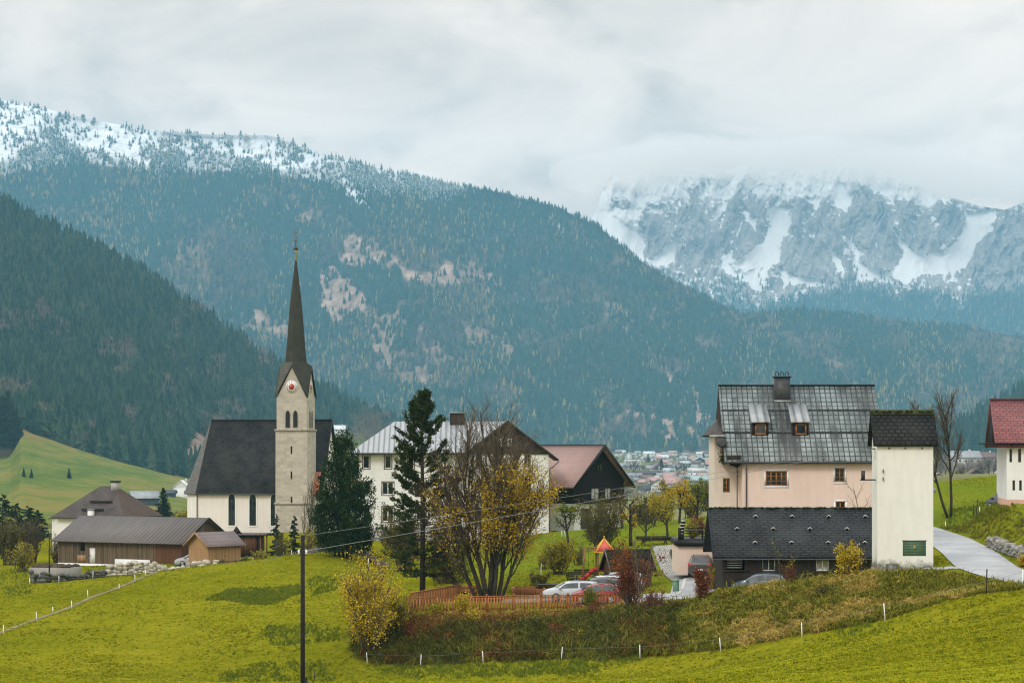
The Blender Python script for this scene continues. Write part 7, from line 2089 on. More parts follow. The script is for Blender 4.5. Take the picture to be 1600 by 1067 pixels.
def bench(label, loc, rz, mat='dark_wood', w=1.5, name='park_bench'):
    o = thing(name, label, 'bench', loc, rz)
    mb = MB()
    for y in (-.18, 0, .18): mb.bx(-w / 2, w / 2, y - .07, y + .07, .42, .46)
    mb.build('seat', M[mat], o); mb = MB()
    for z in (.58, .74, .9): mb.bar((-w / 2, .26 + z * .08, z), (w / 2, .26 + z * .08, z), .03, .12)
    mb.build('backrest', M[mat], o)
    for x in (-w * .4, w * .4):
        mb = MB(); mb.bar((x, -.22, 0), (x, -.22, .42), .05, .05); mb.bar((x, .2, 0), (x, .34, .95), .05, .05); mb.bar((x, -.22, .4), (x, .24, .4), .05, .05); mb.build('leg', M['dark_metal'], o)
    return o
bench('dark bench seen side on at the edge of the sandpit lawn', G(896, 153), R(62)); bench('dark long bench in front of the swing frame', G(915, 154.5), R(4), w=1.9)
g0 = G(1022, 178); o = thing('picnic_table', 'dark wooden picnic table with benches on the meadow', 'picnic table', g0, R(10))
mb = MB(); mb.bx(-1.5, 1.5, -.4, .4, .7, .76); mb.build('table_top', M['dark_wood'], o)
for y in (-.85, .85):
    mb = MB(); mb.bx(-1.5, 1.5, y - .14, y + .14, .42, .47); mb.bx(-1.5, 1.5, y * 1.2 - .02, y * 1.2 + .02, .5, .8); mb.build('seat', M['dark_wood'], o)
for x in (-1.1, 1.1):
    mb = MB(); mb.bar((x, -.9, 0), (x, .3, .72), .07, .09); mb.bar((x + .08, .9, 0), (x + .08, -.3, .72), .07, .09); mb.build('leg', M['dark_wood'], o)
sb_ = thing('sandpit', 'timber sandpit box with wood chips and a dark cover', 'sandpit', G(852, 149), R(4)); mb = MB()
for a in ((-2.6, 2.2, -1.4, -1.25), (-2.6, 2.2, 1.2, 1.35), (-2.6, -2.45, -1.25, 1.2), (2.05, 2.2, -1.25, 1.2), (-.2, -.05, -1.25, 1.2)): mb.bx(*a, -.3, .38)
mb.build('border', M['fence_wood'], sb_); mb = MB(); mb.bx(-2.45, -.2, -1.25, 1.2, -.3, .22); mb.build('wood_chips', M['new_wood'], sb_)
mb = MB(); mb.bx(-.6, 1.9, .1, 1.5, .5, .58); mb.build('cover', M['black'], sb_)
g0 = G(1056, 142.5); o = thing('green_bin', 'small pale green waste bin on the lawn by the drive', 'bin', g0); mb = MB(); mb.lathe([(.22, 0), (.24, .1), (.26, .85), (.2, .9)], 12); mb.build('body', M['green_bin'], o); mb = MB(); mb.lathe([(.28, .86), (.28, .92), (.12, .98)], 12); mb.build('lid', M['green_bin'], o)


# ------------------------------------------------------------------ cars
def car(label, col, loc, rz, kind='wagon', lamp_c='tail', scale=1.0, name='parked_car'):
    o = thing(name, label, 'car', loc, rz); pm = paint('paint_%d' % len(bpy.data.materials), col)
    if kind == 'wagon':
        st = [(-2.22, .38, .80, .86, .72, .60), (-2.16, .26, .93, 1.02, .84, .70), (-1.92, .22, .97, 1.38, .87, .62), (-1.3, .21, .96, 1.46, .88, .64), (-.5, .2, .95, 1.49, .88, .65), (.1, .2, .94, 1.47, .88, .65), (.5, .2, .93, 1.40, .88, .63), (1.28, .2, .92, .98, .87, .70), (1.8, .22, .83, .87, .85, .64), (2.1, .25, .68, .73, .78, .55), (2.2, .32, .55, .58, .70, .5)]
    elif kind == 'hatch':
        st = [(-1.88, .38, .82, .90, .70, .60), (-1.84, .26, .96, 1.06, .82, .70), (-1.62, .22, 1.0, 1.36, .85, .60), (-1.1, .21, .98, 1.46, .86, .63), (-.4, .2, .96, 1.51, .86, .64), (.15, .2, .94, 1.46, .86, .63), (.55, .2, .93, 1.32, .86, .61), (1.18, .2, .90, .98, .85, .68), (1.55, .22, .82, .86, .83, .62), (1.82, .25, .66, .71, .75, .52), (1.9, .32, .52, .56, .66, .46)]
    else:
        st = [(-2.3, .42, .95, 1.0, .80, .66), (-2.24, .3, 1.05, 1.15, .92, .76), (-2.05, .26, 1.08, 1.62, .95, .70), (-1.4, .24, 1.06, 1.70, .95, .72), (-.4, .24, 1.04, 1.73, .95, .73), (.4, .24, 1.02, 1.68, .95, .72), (.8, .24, 1.0, 1.52, .94, .69), (1.5, .24, .98, 1.06, .93, .76), (1.95, .26, .88, .92, .9, .68), (2.2, .3, .7, .75, .82, .58), (2.3, .36, .56, .6, .72, .5)]
    def sec(s): x, zs_, zb2, zt2, w, wt_ = s; return [(0, zs_), (w * .9, zs_), (w, zs_ + .22), (w * 1.01, (zs_ + zb2) / 2 + .1), (w * .97, zb2), (wt_, zt2 - .04), (wt_ * .78, zt2), (0, zt2 + .02)]
    mb = MB(); vs = []; k = 14
    for s in st:
        h = sec(s); full = [(y, z) for y, z in h] + [(-y, z) for y, z in h[-2:0:-1]]
        vs += [(s[0], y, z) for y, z in full]
    fs = []
    for i in range(len(st) - 1):
        for j in range(k): fs.append((i * k + j, i * k + (j + 1) % k, (i + 1) * k + (j + 1) % k, (i + 1) * k + j))
    fs.append(tuple(range(k))); fs.append(tuple(reversed(range((len(st) - 1) * k, len(st) * k))))
    fs = [tuple(reversed(f)) for f in fs]
    mb.mesh(vs, fs); body = mb.build('body', pm, o, smooth=True)
    md = body.modifiers.new('edges', 'EDGE_SPLIT'); md.split_angle = R(38)
    # glass
    def sp(s, t_, sg, off=.014):
        x, zs_, zb2, zt2, w, wt_ = s; return Vector((x, sg * (w * .97 + (wt_ - w * .97) * t_ + off), zb2 + (zt2 - .04 - zb2) * t_))
    lerp_s = lambda a, b_, q: tuple(u + (v - u) * q for u, v in zip(a, b_))
    rows = [st[2], st[3], st[4], st[5], st[6], lerp_s(st[6], st[7], .72)]
    xs_ = [lerp_s(rows[0], rows[1], .25), rows[1], lerp_s(rows[1], rows[2], .9), lerp_s(rows[2], rows[3], .1), rows[3], rows[4], rows[5]]
    for sg in (-1, 1):
        for grp in ((0, 1, 2), (3, 4, 5, 6)):
            g = MB()
            for i, j in zip(grp[:-1], grp[1:]):
                A, B = xs_[i], xs_[j]; q = [sp(A, .1, sg), sp(B, .1, sg), sp(B, .86, sg), sp(A, .86, sg)]
                g.face(q if sg < 0 else q[::-1])
            g.build('side_window', M['car_glass'], o)
    def cross(a, b_, t0, t1, up):
        g = MB(); A = lerp_s(a, b_, t0); B = lerp_s(a, b_, t1)
        for A_, B_ in ((A, B),):
            f = [Vector((A_[0], -A_[5] * .86, A_[3] + .02)), Vector((B_[0], -B_[5] * .9, B_[3] + .02)), Vector((B_[0], B_[5] * .9, B_[3] + .02)), Vector((A_[0], A_[5] * .86, A_[3] + .02))]
            n = (f[1] - f[0]).cross(f[2] - f[0]).normalized()
            if n.z < 0: f = f[::-1]; n = -n
            g.face([p + n * .008 for p in f])
        return g
    cross(st[6], st[7], .06, .93, 1).build('windscreen', M['car_glass'], o)
    cross(st[2], st[1], .08, .88, 1).build('rear_window', M['car_glass'], o)
    wr = .32 if kind != 'van' else .35
    for x in (st[-4][0] * .98 - .02, st[1][0] + .78):
        for sg in (-1, 1):
            c = Vector((x, sg * (st[4][4] - .1), wr)); m = MB(); prf = [(wr * .7, -.1), (wr * .96, -.09), (wr, -.05), (wr, .06), (wr * .95, .1), (wr * .7, .11)]
            m.lathe(prf, 18, (0, 0, 0)); wh = m.build('wheel', M['tyre'], o); wh.location = c; wh.rotation_euler = (R(-90) if sg > 0 else R(90), 0, 0)
            m = MB(); m.lathe([(wr * .68, .112), (wr * .6, .125), (wr * .2, .118), (.05, .13)], 12); m.build('rim', M['grey_metal'], wh)
    for sg in (-1, 1):
        f = st[-2]; m = MB(); m.prism([(f[0] + .06, sg * .40, f[2] + .0), (f[0] - .12, sg * .74, f[2] + .03), (f[0] - .28, sg * .80, f[2] + .10), (f[0] - .14, sg * .45, f[2] + .11)], (.03, 0, -.09)); m.build('headlight', M['lamp'], o)
        f = st[1]; m = MB(); m.bx(f[0] - .05, f[0] + .16, min(sg * .60, sg * (f[4] + .012)), max(sg * .60, sg * (f[4] + .012)), f[2] - .16, f[2] + .10); m.build('tail_light', M['tail'], o)
        m = MB(); m.bx(st[7][0] - .42, st[7][0] - .22, min(sg * .88, sg * 1.06), max(sg * .88, sg * 1.06), .95, 1.1); m.build('mirror', pm, o)
        m = MB(); m.bar((-1.5, sg * .55, st[3][3] + .05), (.2, sg * .55, st[5][3] + .05), .03, .03); m.build('roof_rail', M['black'], o)
    m = MB(); m.bx(st[0][0] - .03, st[0][0] + .1, -.6, .6, .36, .5); m.build('bumper', M['black'], o); m = MB(); m.bx(st[0][0] - .045, st[0][0] - .031, -.26, .26, .56, .67); m.build('number_plate', M['white_paint'], o)
    return o
def park(px, Y): return G(px, Y, .1)
car('silver white estate car at the left of the parked row, behind the picket fence', (.50, .55, .58), park(893, 141.2), R(183))
car('small red hatchback parked nearest the picket fence', (.30, .03, .035), park(931, 138.9), R(180), 'hatch')
car('dark estate car between the silver and the white car in the parked row', (.05, .055, .06), park(932, 144.0), R(183))
car('white estate car parked behind the dark one', (.70, .71, .70), park(942, 146.4), R(184))
car('pale grey estate car farthest back in the parked row, by the play hut', (.50, .51, .51), park(962, 148.4), R(186))
car('grey blue hatchback parked in front of the long shed', (.075, .10, .12), park(1187, 132.3), R(171), 'hatch')
car('dark olive minivan seen from behind, beside the terrace garage', (.055, .055, .05), park(1095, 151.0), R(82), 'van')
car('silver car half hidden behind the new larch hut', (.45, .47, .5), G(303, 217.6, .05), R(182))
car('dark car half hidden behind the white house at the right edge', (.05, .055, .06), G(1577, 157, .05), R(110), 'van')
# ------------------------------------------------------------------ grass and bank growth (stuff)
def tuft_proto(name, mat, seed, n=14, h=1.0, lean=.5, w=.05):
    r = random.Random(seed); mb = MB()
    for i in range(n):
        a = r.uniform(0, 6.28); hh = h * r.uniform(.5, 1.1); l = lean * r.uniform(.3, 1.2) * hh
        b = Vector((r.uniform(-.3, .3), r.uniform(-.3, .3), -.05)); m = b + Vector((math.cos(a) * l * .35, math.sin(a) * l * .35, hh * .65)); e = b + Vector((math.cos(a) * l, math.sin(a) * l, hh * (1 - .35 * lean)))
        s_ = Vector((-math.sin(a), math.cos(a), 0)) * w
        mb.face([b - s_, b + s_, m + s_ * .7, m - s_ * .7]); mb.face([m - s_ * .7, m + s_ * .7, e])
    return proto(mb, name, [mat])
GR1 = instmat('meadow_blades', [(0.10, 0.13, 0.006), (0.24, 0.25, 0.009), (0.42, 0.38, 0.025)], None)
GR2 = instmat('rush_blades', [(0.085, 0.125, 0.014), (0.14, 0.185, 0.018), (0.21, 0.23, 0.022)], None)
GR3 = instmat('dark_bank_blades', [(0.032, 0.040, 0.011), (0.075, 0.082, 0.016), (0.16, 0.145, 0.03)], None)
GR4 = instmat('tan_bank_blades', [(0.19, 0.155, 0.025), (0.36, 0.27, 0.055), (0.55, 0.38, 0.13)], None)
GR5 = instmat('bank_green_blades', [(0.085, 0.095, 0.014), (0.17, 0.17, 0.02), (0.28, 0.24, 0.035)], None)
T1 = [tuft_proto('grass_a', GR1, 1), tuft_proto('grass_b', GR1, 2, 12, 1, .8)]
T2 = [tuft_proto('rush_a', GR2, 3, 16, 1, .4), tuft_proto('rush_b', GR2, 4, 16, 1, .3)]
T3 = [tuft_proto('drape_a', GR3, 5, 18, 1, 1.3, .035), tuft_proto('drape_b', GR3, 6, 18, 1, 1.6, .03)]
T4 = [tuft_proto('straw_a', GR4, 7, 18, 1, 1.2, .035), tuft_proto('straw_b', GR4, 8, 16, 1, .9, .035)]
T5 = [tuft_proto('weed_a', GR5, 9, 16, 1, .9, .05), tuft_proto('weed_b', GR5, 10, 16, 1, 1.2, .05)]
FOOT = np.array([(540, 133.5), (574, 130.5), (657, 128), (755, 125), (877, 122), (1000, 119), (1126, 116), (1253, 112), (1383, 107), (1470, 104), (1541, 100.5), (1620, 97)], float)
TOP = np.array([(560, 139), (600, 137.5), (660, 135.8), (755, 135.6), (877, 135.3), (975, 134.8), (1050, 131), (1126, 127.5), (1253, 124.5), (1383, 118.8), (1470, 116), (1541, 110), (1620, 104)], float)


def on_ground(px, Y):
    X = (px - 800) * Y / F; return np.stack([X, Y, zground(X, Y)], 1)


def clear_of(px, Y):
    """keep grass off roads, drives and buildings"""
    bad = (px > 1000) & (Y > 131.5) & (Y < 160) & (px < 1130)
    bad |= (px > 1130) & (px < 1470) & (Y > 128)
    bad |= (px > 845) & (px < 1000) & (Y > 137) & (Y < 151)
    bad |= road_dist((px - 800) * Y / F, Y)[0] < 2.1
    bad |= Y > 205
    return ~bad


n = 190000
Yg_ = 1 / rng.uniform(1 / 205, 1 / 46, n * 2); pxg = rng.uniform(-40, 1640, n * 2)
foot_y = np.interp(pxg, FOOT[:, 0], FOOT[:, 1]); top_y = np.interp(pxg, TOP[:, 0], TOP[:, 1])
inbank = (pxg > 560) & (Yg_ > foot_y - .3) & (Yg_ < top_y + .4)
ok = clear_of(pxg, Yg_) & ~inbank
ok &= ((HY - zground((pxg - 800) * Yg_ / F, Yg_) * F / Yg_) < 1100)
ok &= rng.random(n * 2) < .25 + .75 * sstep(.38, .6, fbm(pxg * Yg_ / F * .35, Yg_ * .35, 4))
pxg, Yg_ = pxg[ok], Yg_[ok]; pts = on_ground(pxg, Yg_)
s_ = rng.uniform(.05, .14, len(pts)) * (.6 + .9 * fbm(pts[:, 0] * .5, pts[:, 1] * .5, 3))
scatter('meadow_grass', pts, np.stack([s_ * 1.9, s_ * 1.9, s_], 1), rng.uniform(0, 6.28, len(pts)), T1, None, 'short yellow green autumn grass of the meadow')
# darker rushes in patches
PAT = [([(318, 938), (350, 925), (400, 918), (470, 912), (475, 925), (430, 945), (400, 945)], 3000), ([(400, 985), (460, 975), (530, 980), (530, 1000), (480, 1010), (420, 1010)], 700), ([(480, 905), (520, 900), (540, 915), (490, 935)], 500), ([(340, 1050), (420, 1035), (520, 1040), (525, 1067), (340, 1067)], 700), ([(570, 1045), (760, 1040), (900, 1030), (1000, 1022), (1000, 1035), (860, 1055), (640, 1062)], 2600), ([(1300, 990), (1380, 970), (1400, 985), (1320, 1005)], 150), ([(820, 1050), (900, 1040), (960, 1045), (900, 1060)], 250), ([(0, 890), (60, 880), (60, 925), (0, 935)], 500), ([(120, 890), (200, 880), (300, 868), (330, 882), (180, 905)], 700), ([(1480, 800), (1560, 780), (1580, 800), (1500, 830), (1480, 825)], 900)]
zlut_Y = np.linspace(60, 230, 400)


def unproject(px, py):
    """nearest ground hit along the sight line of (px, py)"""
    Z = zground((px[:, None] - 800) * zlut_Y[None] / F, np.repeat(zlut_Y[None], len(px), 0))
    d = (HY - py)[:, None] * zlut_Y[None] / F - Z
    hit = d < 0; i = np.argmax(hit, 1); i[~hit.any(1)] = len(zlut_Y) - 1
    return zlut_Y[i] + rng.uniform(-.2, .2, len(px))
A = []
for poly, m in PAT:
    q = np.array(poly); px = rng.uniform(q[:, 0].min(), q[:, 0].max(), m * 2); py = rng.uniform(q[:, 1].min(), q[:, 1].max(), m * 2)
    k_ = soft(px, py, poly, 5) & (rng.random(len(px)) < .25 + .75 * sstep(.35, .6, fbm(px * .07, py * .14, 4))); px, py = px[k_], py[k_]
    A.append(on_ground(px, unproject(px, py)))
pts = np.concatenate(A); s_ = rng.uniform(.10, .32, len(pts))
scatter('rush_patches', pts, np.stack([s_ * .8, s_ * .8, s_], 1), rng.uniform(0, 6.28, len(pts)), T2, None, 'darker green rushes and rank grass in patches on the meadow')


def bank(n, p0, p1, lo=0.0, hi=1.0):
    px = rng.uniform(p0, p1, n); t_ = rng.uniform(lo, hi, n)
    Y = np.interp(px, FOOT[:, 0], FOOT[:, 1]) * (1 - t_) + np.interp(px, TOP[:, 0], TOP[:, 1]) * t_
    return px, t_, on_ground(px, Y)
px, t_, pts = bank(9000, 555, 1060, 0, .93)
s_ = rng.uniform(.45, .95, len(pts)) * (1 - .6 * sstep(.6, .95, t_))
tl = np.stack([rng.uniform(.3, .8, len(pts)), rng.uniform(-.25, .25, len(pts))], 1); rz = rng.uniform(0, 6.28, len(pts))
dk = rng.random(len(pts)) < 1 - .75 * sstep(.42, .6, fbm(pts[:, 0] * .45 + 8, pts[:, 2] * .7, 4))
scatter('hanging_grass', pts[dk], s_[dk], rz[dk], T3, None, 'long dark grass hanging over the steep bank below the picket fence', tl[dk])
scatter('bank_herbs', pts[~dk], s_[~dk] * .85, rz[~dk], T5, None, 'lighter green and yellow herbs among the hanging grass of the bank', tl[~dk])
pb = pts[rng.random(len(pts)) < .5]; kb = sstep(.5, .62, fbm(pb[:, 0] * .6 + 3, pb[:, 2] * .9 + 5, 4)) > rng.random(len(pb)); pb = pb[kb]
pb = np.repeat(pb, 9, 0) + rng.normal(size=(len(pb) * 9, 3)) * (.25, .25, .16) + (0, -.25, .3)
mb = MB(); mb.leaves(pb, .13, seed=31); o = mb.build('bramble_leaves', M['leaf_rust']); tag(o, 'rust brown bramble leaves tangled into the bank grass', kind='stuff')
px, t_, pts = bank(9000, 1020, 1640)
px2, t2, pts2 = bank(1500, 560, 1000, .74, .95)
pts = np.concatenate([pts, pts2]); px = np.concatenate([px, px2])
w_ = fbm(pts[:, 0] * .4, pts[:, 1] * .4 + 4, 4) + .06 * (px < 1000)
i4 = rng.random(len(pts)) < sstep(.49, .65, w_)
s_ = rng.uniform(.3, .75, len(pts)) * np.interp(px, [1000, 1400, 1600], [1, .9, .6])
tl = np.stack([rng.uniform(-.1, .6, len(pts)), rng.uniform(-.35, .35, len(pts))], 1); rz = rng.uniform(0, 6.28, len(pts))
scatter('straw_grass', pts[i4], s_[i4], rz[i4], T4, None, 'tall straw coloured grass on the bank below the shed and tower', tl[i4])
scatter('bank_weeds', pts[~i4], s_[~i4], rz[~i4], T5, None, 'green weeds between the straw grass on the bank', tl[~i4])
# rough growth on the bank above the road
px = rng.uniform(1470, 1600, 2600); Y = rng.uniform(136, 168, 2600); k_ = ((px - 1470) / 130 * -26 + 166 > Y) & (road_dist((px - 800) * Y / F, Y)[0] > 2.3)
pts = on_ground(px[k_], Y[k_]); s_ = rng.uniform(.15, .4, len(pts))
scatter('verge_grass', pts, s_, rng.uniform(0, 6, len(pts)), T5, None, 'rough grass on the bank above the road at right')
# fallen leaves
px = rng.uniform(660, 1000, 2200); Y = rng.uniform(128, 160, 2200); pts = on_ground(px, Y); pts[:, 2] += .04
mb = MB(); mb.leaves(pts, .09, seed=8, up=0); o = mb.build('fallen_leaves', M['leaf_maple']); tag(o, 'yellow fallen leaves scattered under the maple and on the bank', kind='stuff')

# ------------------------------------------------------------------ the far town
def townY(py): return float(np.interp(py, [704, 708, 715, 728, 740, 752, 770, 790, 800], [3700, 3400, 2900, 2300, 1900, 1650, 1420, 1040, 900]))
TC = {'white': ((.72, .72, .70), 'white'), 'pale': ((.6, .58, .54), 'pale'), 'yellow': ((.62, .5, .25), 'yellow'), 'pinkw': ((.58, .42, .37), 'pink'), 'brown': ((.13, .09, .07), 'brown'), 'red': ((.42, .16, .12), 'red walled'), 'dark': ((.05, .06, .065), 'dark walled'), 'grey': ((.36, .36, .35), 'grey walled')}
RC = {'grey': (.30, .31, .32), 'white': (.68, .69, .69), 'dark': (.055, .06, .065), 'pink': (.45, .27, .24), 'brown': (.16, .10, .085), 'teal': (.36, .47, .46), 'green': (.10, .17, .15), 'orange': (.42, .19, .10), 'blue': (.48, .54, .57)}
TW = {k_: plain('town_wall_' + k_, v_[0], .9, var=.12, scale=.3) for k_, v_ in TC.items()}
TR = {k_: plain('town_roof_' + k_, v_, .7, var=.2, scale=.4) for k_, v_ in RC.items()}


def house(label, px0, px1, pytop, pybase, rc, wc, Y=None, roof='x', wallf=.55, depth=None, wins=True, name='town_house', grp='houses of the far town', rz=0, cat='house', snap=True):
    Y = Y or townY(pybase); k = Y / F; w = (px1 - px0) * k; h = (pybase - pytop) * k; d = depth or max(6, min(w * .8, 14))
    base = P((px0 + px1) / 2, pybase, Y)
    o = thing(name, label, cat, base, rz, grp); hw = h * wallf; mb = MB()
    mb.bx(-w / 2, w / 2, 0, d, -6, hw)
    if roof == 'x':
        for x in (-w / 2, w / 2): mb.face([(x, 0, hw), (x, d, hw), (x, d / 2, h - .2)])
    elif roof == 'y':
        for y in (0, d): mb.face([(-w / 2, y, hw), (w / 2, y, hw), (0, y, h - .2)])
    mb.build('wall', TW[wc], o)
    r = MB()
    if roof == 'flat': r.bx(-w / 2 - .4, w / 2 + .4, -.4, d + .4, hw, max(h, hw + .6))
    else: gable_roof(r, -w / 2, w / 2, 0, d, hw, h - hw - .3, .7, .7, .3, roof)
    r.build('roof', TR[rc], o)
    if wins:
        nx = max(1, int(w / 4)); nz = max(1, int(hw / 2.9))
        for j in range(nz):
            for i in range(nx):
                x = -w / 2 + w * (i + .5) / nx; z = hw * (j + .5) / nz; m = MB(); m.bx(x - .55, x + .55, -.12, -.005, z - .65, z + .65); m.build('window', M['glass'], o)
        if nx > 1 and roof != 'flat':
            m = MB(); m.bx(w * .18, w * .18 + .9, d * .45, d * .6, h - 1.2, h + .9); m.build('chimney', TW['pale'], o)
    return o
T = lambda x0, x1, y0, y1: (960 + x0 / 9.41, 960 + x1 / 9.41, 690 + y0 / 9.41, 690 + y1 / 9.41)
ROWS = [
    ('back row', [(20, 165, 125, 180, 'white', 'pale', 'x', 'long pale house under a white roof'), (160, 255, 150, 240, 'green', 'white', 'y', 'white house with green gable'), (262, 330, 165, 225, 'grey', 'pale', 'x', 'small grey roofed house'), (430, 595, 140, 200, 'white', 'white', 'x', 'white long house behind the first conifer'), (610, 700, 160, 230, 'pink', 'pale', 'x', 'pink roofed house'), (700, 790, 150, 200, 'grey', 'white', 'x', 'small white house'), (800, 920, 130, 190, 'pink', 'pale', 'x', 'wide pinkish roofed house'), (935, 1092, 180, 255, 'dark', 'white', 'y', 'white house with dark low gable and windows'), (1100, 1200, 165, 250, 'pink', 'pinkw', 'y', 'pink gabled house'), (1205, 1290, 150, 200, 'white', 'pale', 'x', 'white roofed house'), (1215, 1300, 205, 255, 'grey', 'white', 'x', 'low white house'), (1430, 1518, 150, 215, 'pink', 'white', 'x', 'pink roofed house beside the pink house wall')]),
    ('middle rows', [(375, 465, 195, 262, 'dark', 'white', 'y', 'white garage like house with dark gable'), (630, 795, 190, 272, 'white', 'white', 'x', 'white house with pale broad roof'), (520, 640, 210, 250, 'white', 'pale', 'x', 'low pale shed'), (810, 960, 280, 365, 'grey', 'pinkw', 'y', 'grey gabled house with pink wall'), (980, 1110, 280, 350, 'blue', 'grey', 'x', 'blue grey roofed house'), (1165, 1345, 225, 330, 'white', 'dark', 'y', 'large hall with white sloping roof'), (1345, 1525, 262, 395, 'pink', 'dark', 'x', 'large dark hotel with pink roof'), (150, 390, 268, 335, 'white', 'pale', 'flat', 'long pale flat roofed hall'), (145, 400, 335, 420, 'grey', 'grey', 'flat', 'long grey hall'), (470, 662, 345, 436, 'grey', 'yellow', 'x', 'yellow house with grey roof'), (725, 892, 385, 460, 'blue', 'white', 'x', 'house with pale blue metal roof')]),
    ('front rows', [(275, 680, 425, 512, 'dark', 'brown', 'x', 'long dark roofed row building'), (680, 800, 440, 492, 'orange', 'brown', 'y', 'orange gable on the long row'), (825, 1090, 440, 495, 'orange', 'brown', 'x', 'long orange brown row'), (1095, 1335, 388, 550, 'white', 'white', 'flat', 'big white flat roofed block'), (1265, 1395, 430, 505, 'brown', 'brown', 'y', 'brown gabled house'), (1360, 1522, 400, 482, 'teal', 'white', 'x', 'white house with teal roof'), (1390, 1525, 482, 605, 'red', 'red', 'x', 'red walled house'), (1130, 1385, 490, 640, 'teal', 'white', 'x', 'teal grey roofed house'), (1318, 1525, 578, 705, 'brown', 'white', 'y', 'white house with broad brown gable'), (525, 775, 550, 745, 'dark', 'white', 'y', 'white house with big dark gable'), (735, 972, 508, 705, 'pink', 'white', 'x', 'tall white house with pinkish brown roof'), (375, 525, 640, 760, 'dark', 'pale', 'x', 'low dark roofed house half hidden by the gable'), (490, 610, 545, 600, 'white', 'pale', 'flat', 'flat pale garage'), (560, 830, 503, 550, 'white', 'white', 'flat', 'long light low building')]),
]
RC['red'] = (.40, .15, .11); TR['red'] = plain('town_roof_red', RC['red'], .7, var=.2, scale=.4)
for row, L in ROWS:
    for a in L:
        x0, x1, y0, y1 = T(*a[:4])
        house(a[7] + ', ' + row + ' of far town', x0, x1, y0, y1, a[4], a[5], None, a[6], .62 if a[6] == 'flat' else .5, wins=(row != 'back row' or a[7].startswith('white house')))
# scattered farms
house('white farmhouse with pale roof on the green hillside left of the church', 269, 296, 750, 775, 'white', 'white', on_sheet(U3, p3, Y3, 283, 776).y - 6, 'y', .52, grp=None, name='far_farmhouse')
house('small dark shed beside the white hillside farmhouse', 259, 272, 765, 775, 'dark', 'dark', on_sheet(U3, p3, Y3, 266, 776).y - 6, 'x', .5, grp=None, name='far_shed', cat='shed', wins=False)
house('grey weathered barn with light roof on the green hillside', 208, 249, 767, 788, 'grey', 'dark', on_sheet(U3, p3, Y3, 229, 789).y - 6, 'x', .5, grp=None, name='far_barn', cat='barn', rz=R(24), wins=False)
house('white house with pale roof on the field beyond the church', 521, 539, 664, 680, 'white', 'white', on_sheet(U6, p6, Y6, 530, 681).y - 6, 'x', .6, grp=None, name='far_house')
house('long pale house with grey roof right of the transformer tower', 1486, 1533, 704, 725, 'grey', 'pale', 1250, 'x', .5, grp=None, name='far_house')
house('brown roofed house behind the long pale one', 1532, 1556, 706, 722, 'brown', 'grey', 1380, 'x', .5, grp=None, name='far_house')
house('dark gabled farmhouse on the field right of the bare tree', 1510, 1542, 732, 752, 'brown', 'dark', 900, 'y', .4, grp=None, name='far_house')
house('pale low roofed hall below the dark gabled farmhouse', 1515, 1568, 743, 752, 'white', 'pale', 800, 'flat', .4, grp=None, name='far_hall', wins=False)
house('pink house peeping out right of the transformer tower', 1455, 1478, 738, 757, 'grey', 'pinkw', 700, 'y', .6, grp=None, name='far_house')
house('white house partly hidden by the maroon roofed one', 1548, 1574, 723, 738, 'white', 'white', 1100, 'x', .6, grp=None, name='far_house')
house('low pink roofed house glimpsed right of the church ridge', 495, 503, 655, 661, 'pink', 'white', 1900, 'x', .5, grp=None, name='far_house', wins=False)
# town trees
for i, (x, yb, yt, lab) in enumerate(((495, 305, 185, 'dark conifer in the far town, before the white long house'), (585, 300, 245, 'small conifer right of the tall one in the far town'), (690, 425, 250, 'tallest dark conifer of the far town, beside the yellow house'), (940, 280, 215, 'conifer left of the dark gabled white house in the far town'), (972, 335, 290, 'little conifer before the blue grey roof in the far town'), (1310, 235, 160, 'conifer left of the pink roofed house at the far town edge'), (770, 385, 335, 'low conifer above the pale blue roof in the far town'), (1105, 380, 310, 'conifer left of the large hall in the far town'), (235, 300, 250, 'small conifer behind the long pale hall'))):
    py = 690 + yb / 9.41; Y = townY(py); far_spruce(960 + x / 9.41, py, Y, (yb - yt) / 9.41 * Y / F, lab, 1.5, grp='conifers of the far town')
far_spruce(1103, 800, 560, 6.5, 'bluish conifer at the left edge of the pink house', 1.4)
tb_ = tree('town_tree', 'broad grey leafless tree before the big white block of the far town', 'tree', P(1071, 763, 1520), [((0, 0, -1), (0, 0, 1), 10, .5), ((2, 0, -1), (.4, 0, 1), 8, .4), ((-2, 0, -1), (-.4, 0, 1), 8, .4)], prm(lv=4, n=[10, 8, 6], ang=[.7, .7, .7], rat=[.5, .5, .5], rmin=.09), 151, 'bark_grey', 'twig', None, 0)
def ttree(px, py, Y, s_, lab):
    o = copy_tree(tb_); o.location = P(px, py, Y); o.scale = (s_, s_, s_); o.rotation_euler = (0, 0, rnd.uniform(0, 6)); tag(o, lab, 'tree')
ttree(1025, 738, 1900, .8, 'grey leafless tree beside the yellow house of the far town')
ttree(1062, 738, 1900, .9, 'wide bare tree in the middle of the far town')
ttree(990, 735, 1700, .9, 'pinkish bare tree right of the black gable, before the grey hall')
ttree(1080, 705, 2900, 1.1, 'bare tree at the foot of the mountain behind the far town')
ttree(1545, 742, 900, .75, 'dark bare tree between the far farmhouse and the maroon roofed house')
ttree(1500, 752, 700, .5, 'bare bushy tree right of the tall bare tree')
ttree(1560, 738, 1000, .9, 'bare tree at the left of the white house with the maroon roof')
ttree(1470, 738, 1000, .8, 'golden brown bare tree behind the tall leafless tree trunks')
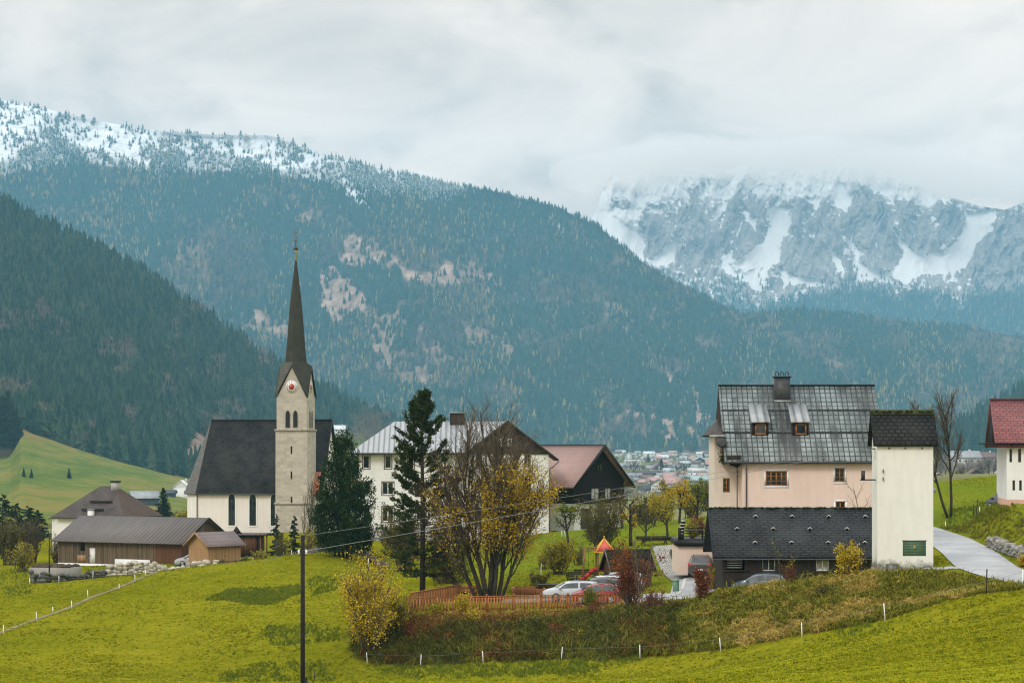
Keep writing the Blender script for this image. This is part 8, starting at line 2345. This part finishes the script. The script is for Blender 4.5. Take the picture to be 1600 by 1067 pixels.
for i, (x, yb, sc_, lab) in enumerate(((30, 300, .7, 'bare tree behind the black gable at the left of the far town'), (130, 330, .8, 'bare tree before the long pale hall of the far town'), (330, 330, .5, 'bare tree on the yellow field of the far town'), (420, 420, .6, 'bare tree left of the yellow house of the far town'), (760, 330, .6, 'bare tree between the grey gabled house and the pale hall'), (900, 430, .7, 'bare tree right of the pale blue roof'), (1010, 420, .8, 'tall bare tree above the orange brown row'), (1080, 300, .6, 'bare tree left of the large hall'), (260, 620, .45, 'bare tree on the green field right of the black gable'), (350, 720, .4, 'bushy bare tree on the field below the flat pale garage'), (470, 780, .4, 'bare tree left of the big dark gabled white house'), (880, 780, .45, 'bare tree below the tall white house with pinkish roof'), (1200, 660, .5, 'bare tree before the teal grey roofed house'), (1260, 780, .4, 'bare tree on the meadow below the town street'), (1440, 760, .45, 'bare tree below the broad brown gable'), (620, 120, .9, 'bare tree behind the back row left of the pink roof'), (1330, 130, 1.0, 'bare tree at the foot of the mountain right of the white roofed house'))):
    py = 690 + yb / 9.41; Y = townY(py); ttree(960 + x / 9.41, py, Y, sc_, lab)
# small houses packed between the others, and the bare gardens round them
r = random.Random(77); small = []
for lab, rc, wc in (('tiny pale house with grey roof among the far town roofs', 'grey', 'white'), ('tiny brown roofed house among the far town roofs', 'brown', 'pale'), ('tiny pink roofed house among the far town roofs', 'pink', 'pale')):
    src = house(lab, 1000, 1006, 719, 723, rc, wc, 2600, 'x', .5, 7, False, 'town_house', lab.replace('house', 'houses', 1)); src.location = P(1000, 720, 2600); small.append((src, lab))
for i in range(60):
    src, lab = small[r.choice((0, 0, 0, 0, 1, 2))]; px = r.uniform(962, 1122); py = r.uniform(706, 758); Y = townY(py)
    o = copy_tree(src); o.location = P(px, py, Y); o.rotation_euler = (0, 0, R(r.uniform(-30, 30))); s_ = r.uniform(1.2, 1.9); o.scale = (s_, s_, s_)
px = rng.uniform(945, 1130, 900); py = 705 + 80 * rng.random(900) ** 1.3; Y = np.array([townY(q) for q in py]); pts = np.stack([(px - 800) * Y / F, Y, (HY - py) * Y / F], 1)
keep_ = rng.random(900) < .55; pts = pts[keep_]; s_ = rng.uniform(3, 8, 900)[keep_]; scatter('town_gardens', pts, np.stack([s_ * 1.5, s_ * 1.5, s_], 1), rng.uniform(0, 6, len(s_)), BAR, {'frost': s_ * 0}, 'bare hedges and garden trees between the houses of the far town')
px = rng.uniform(1460, 1600, 260); py = rng.uniform(706, 742, 260); Y = rng.uniform(900, 1700, 260); X = (px - 800) * Y / F; pts = np.stack([X, Y, zvalley(X, Y)], 1)
s_ = rng.uniform(4, 10, 260); scatter('field_bushes', pts, np.stack([s_ * 1.4, s_ * 1.4, s_], 1), rng.uniform(0, 6, 260), BAR, {'frost': s_ * 0}, 'bare bushes and trees round the farms right of the tower')
# town street
mb = MB(); A = [(1058, 776, 1330), (1066, 773, 1350), (1078, 768, 1430), (1092, 762, 1520), (1097, 757, 1600)]
for (a, b_, Ya), (c_, d, Yb2) in zip(A[:-1], A[1:]):
    p0, p1 = P(a, b_, Ya), P(c_, d, Yb2); w = Vector((7, 7, 0)); up = Vector((0, 0, .6)); mb.face([p0 - w + up, p0 + w * .4 + up, p1 + w * .4 + up, p1 - w + up])
o = mb.build('town_street', M['asphalt']); tag(o, kind='structure')
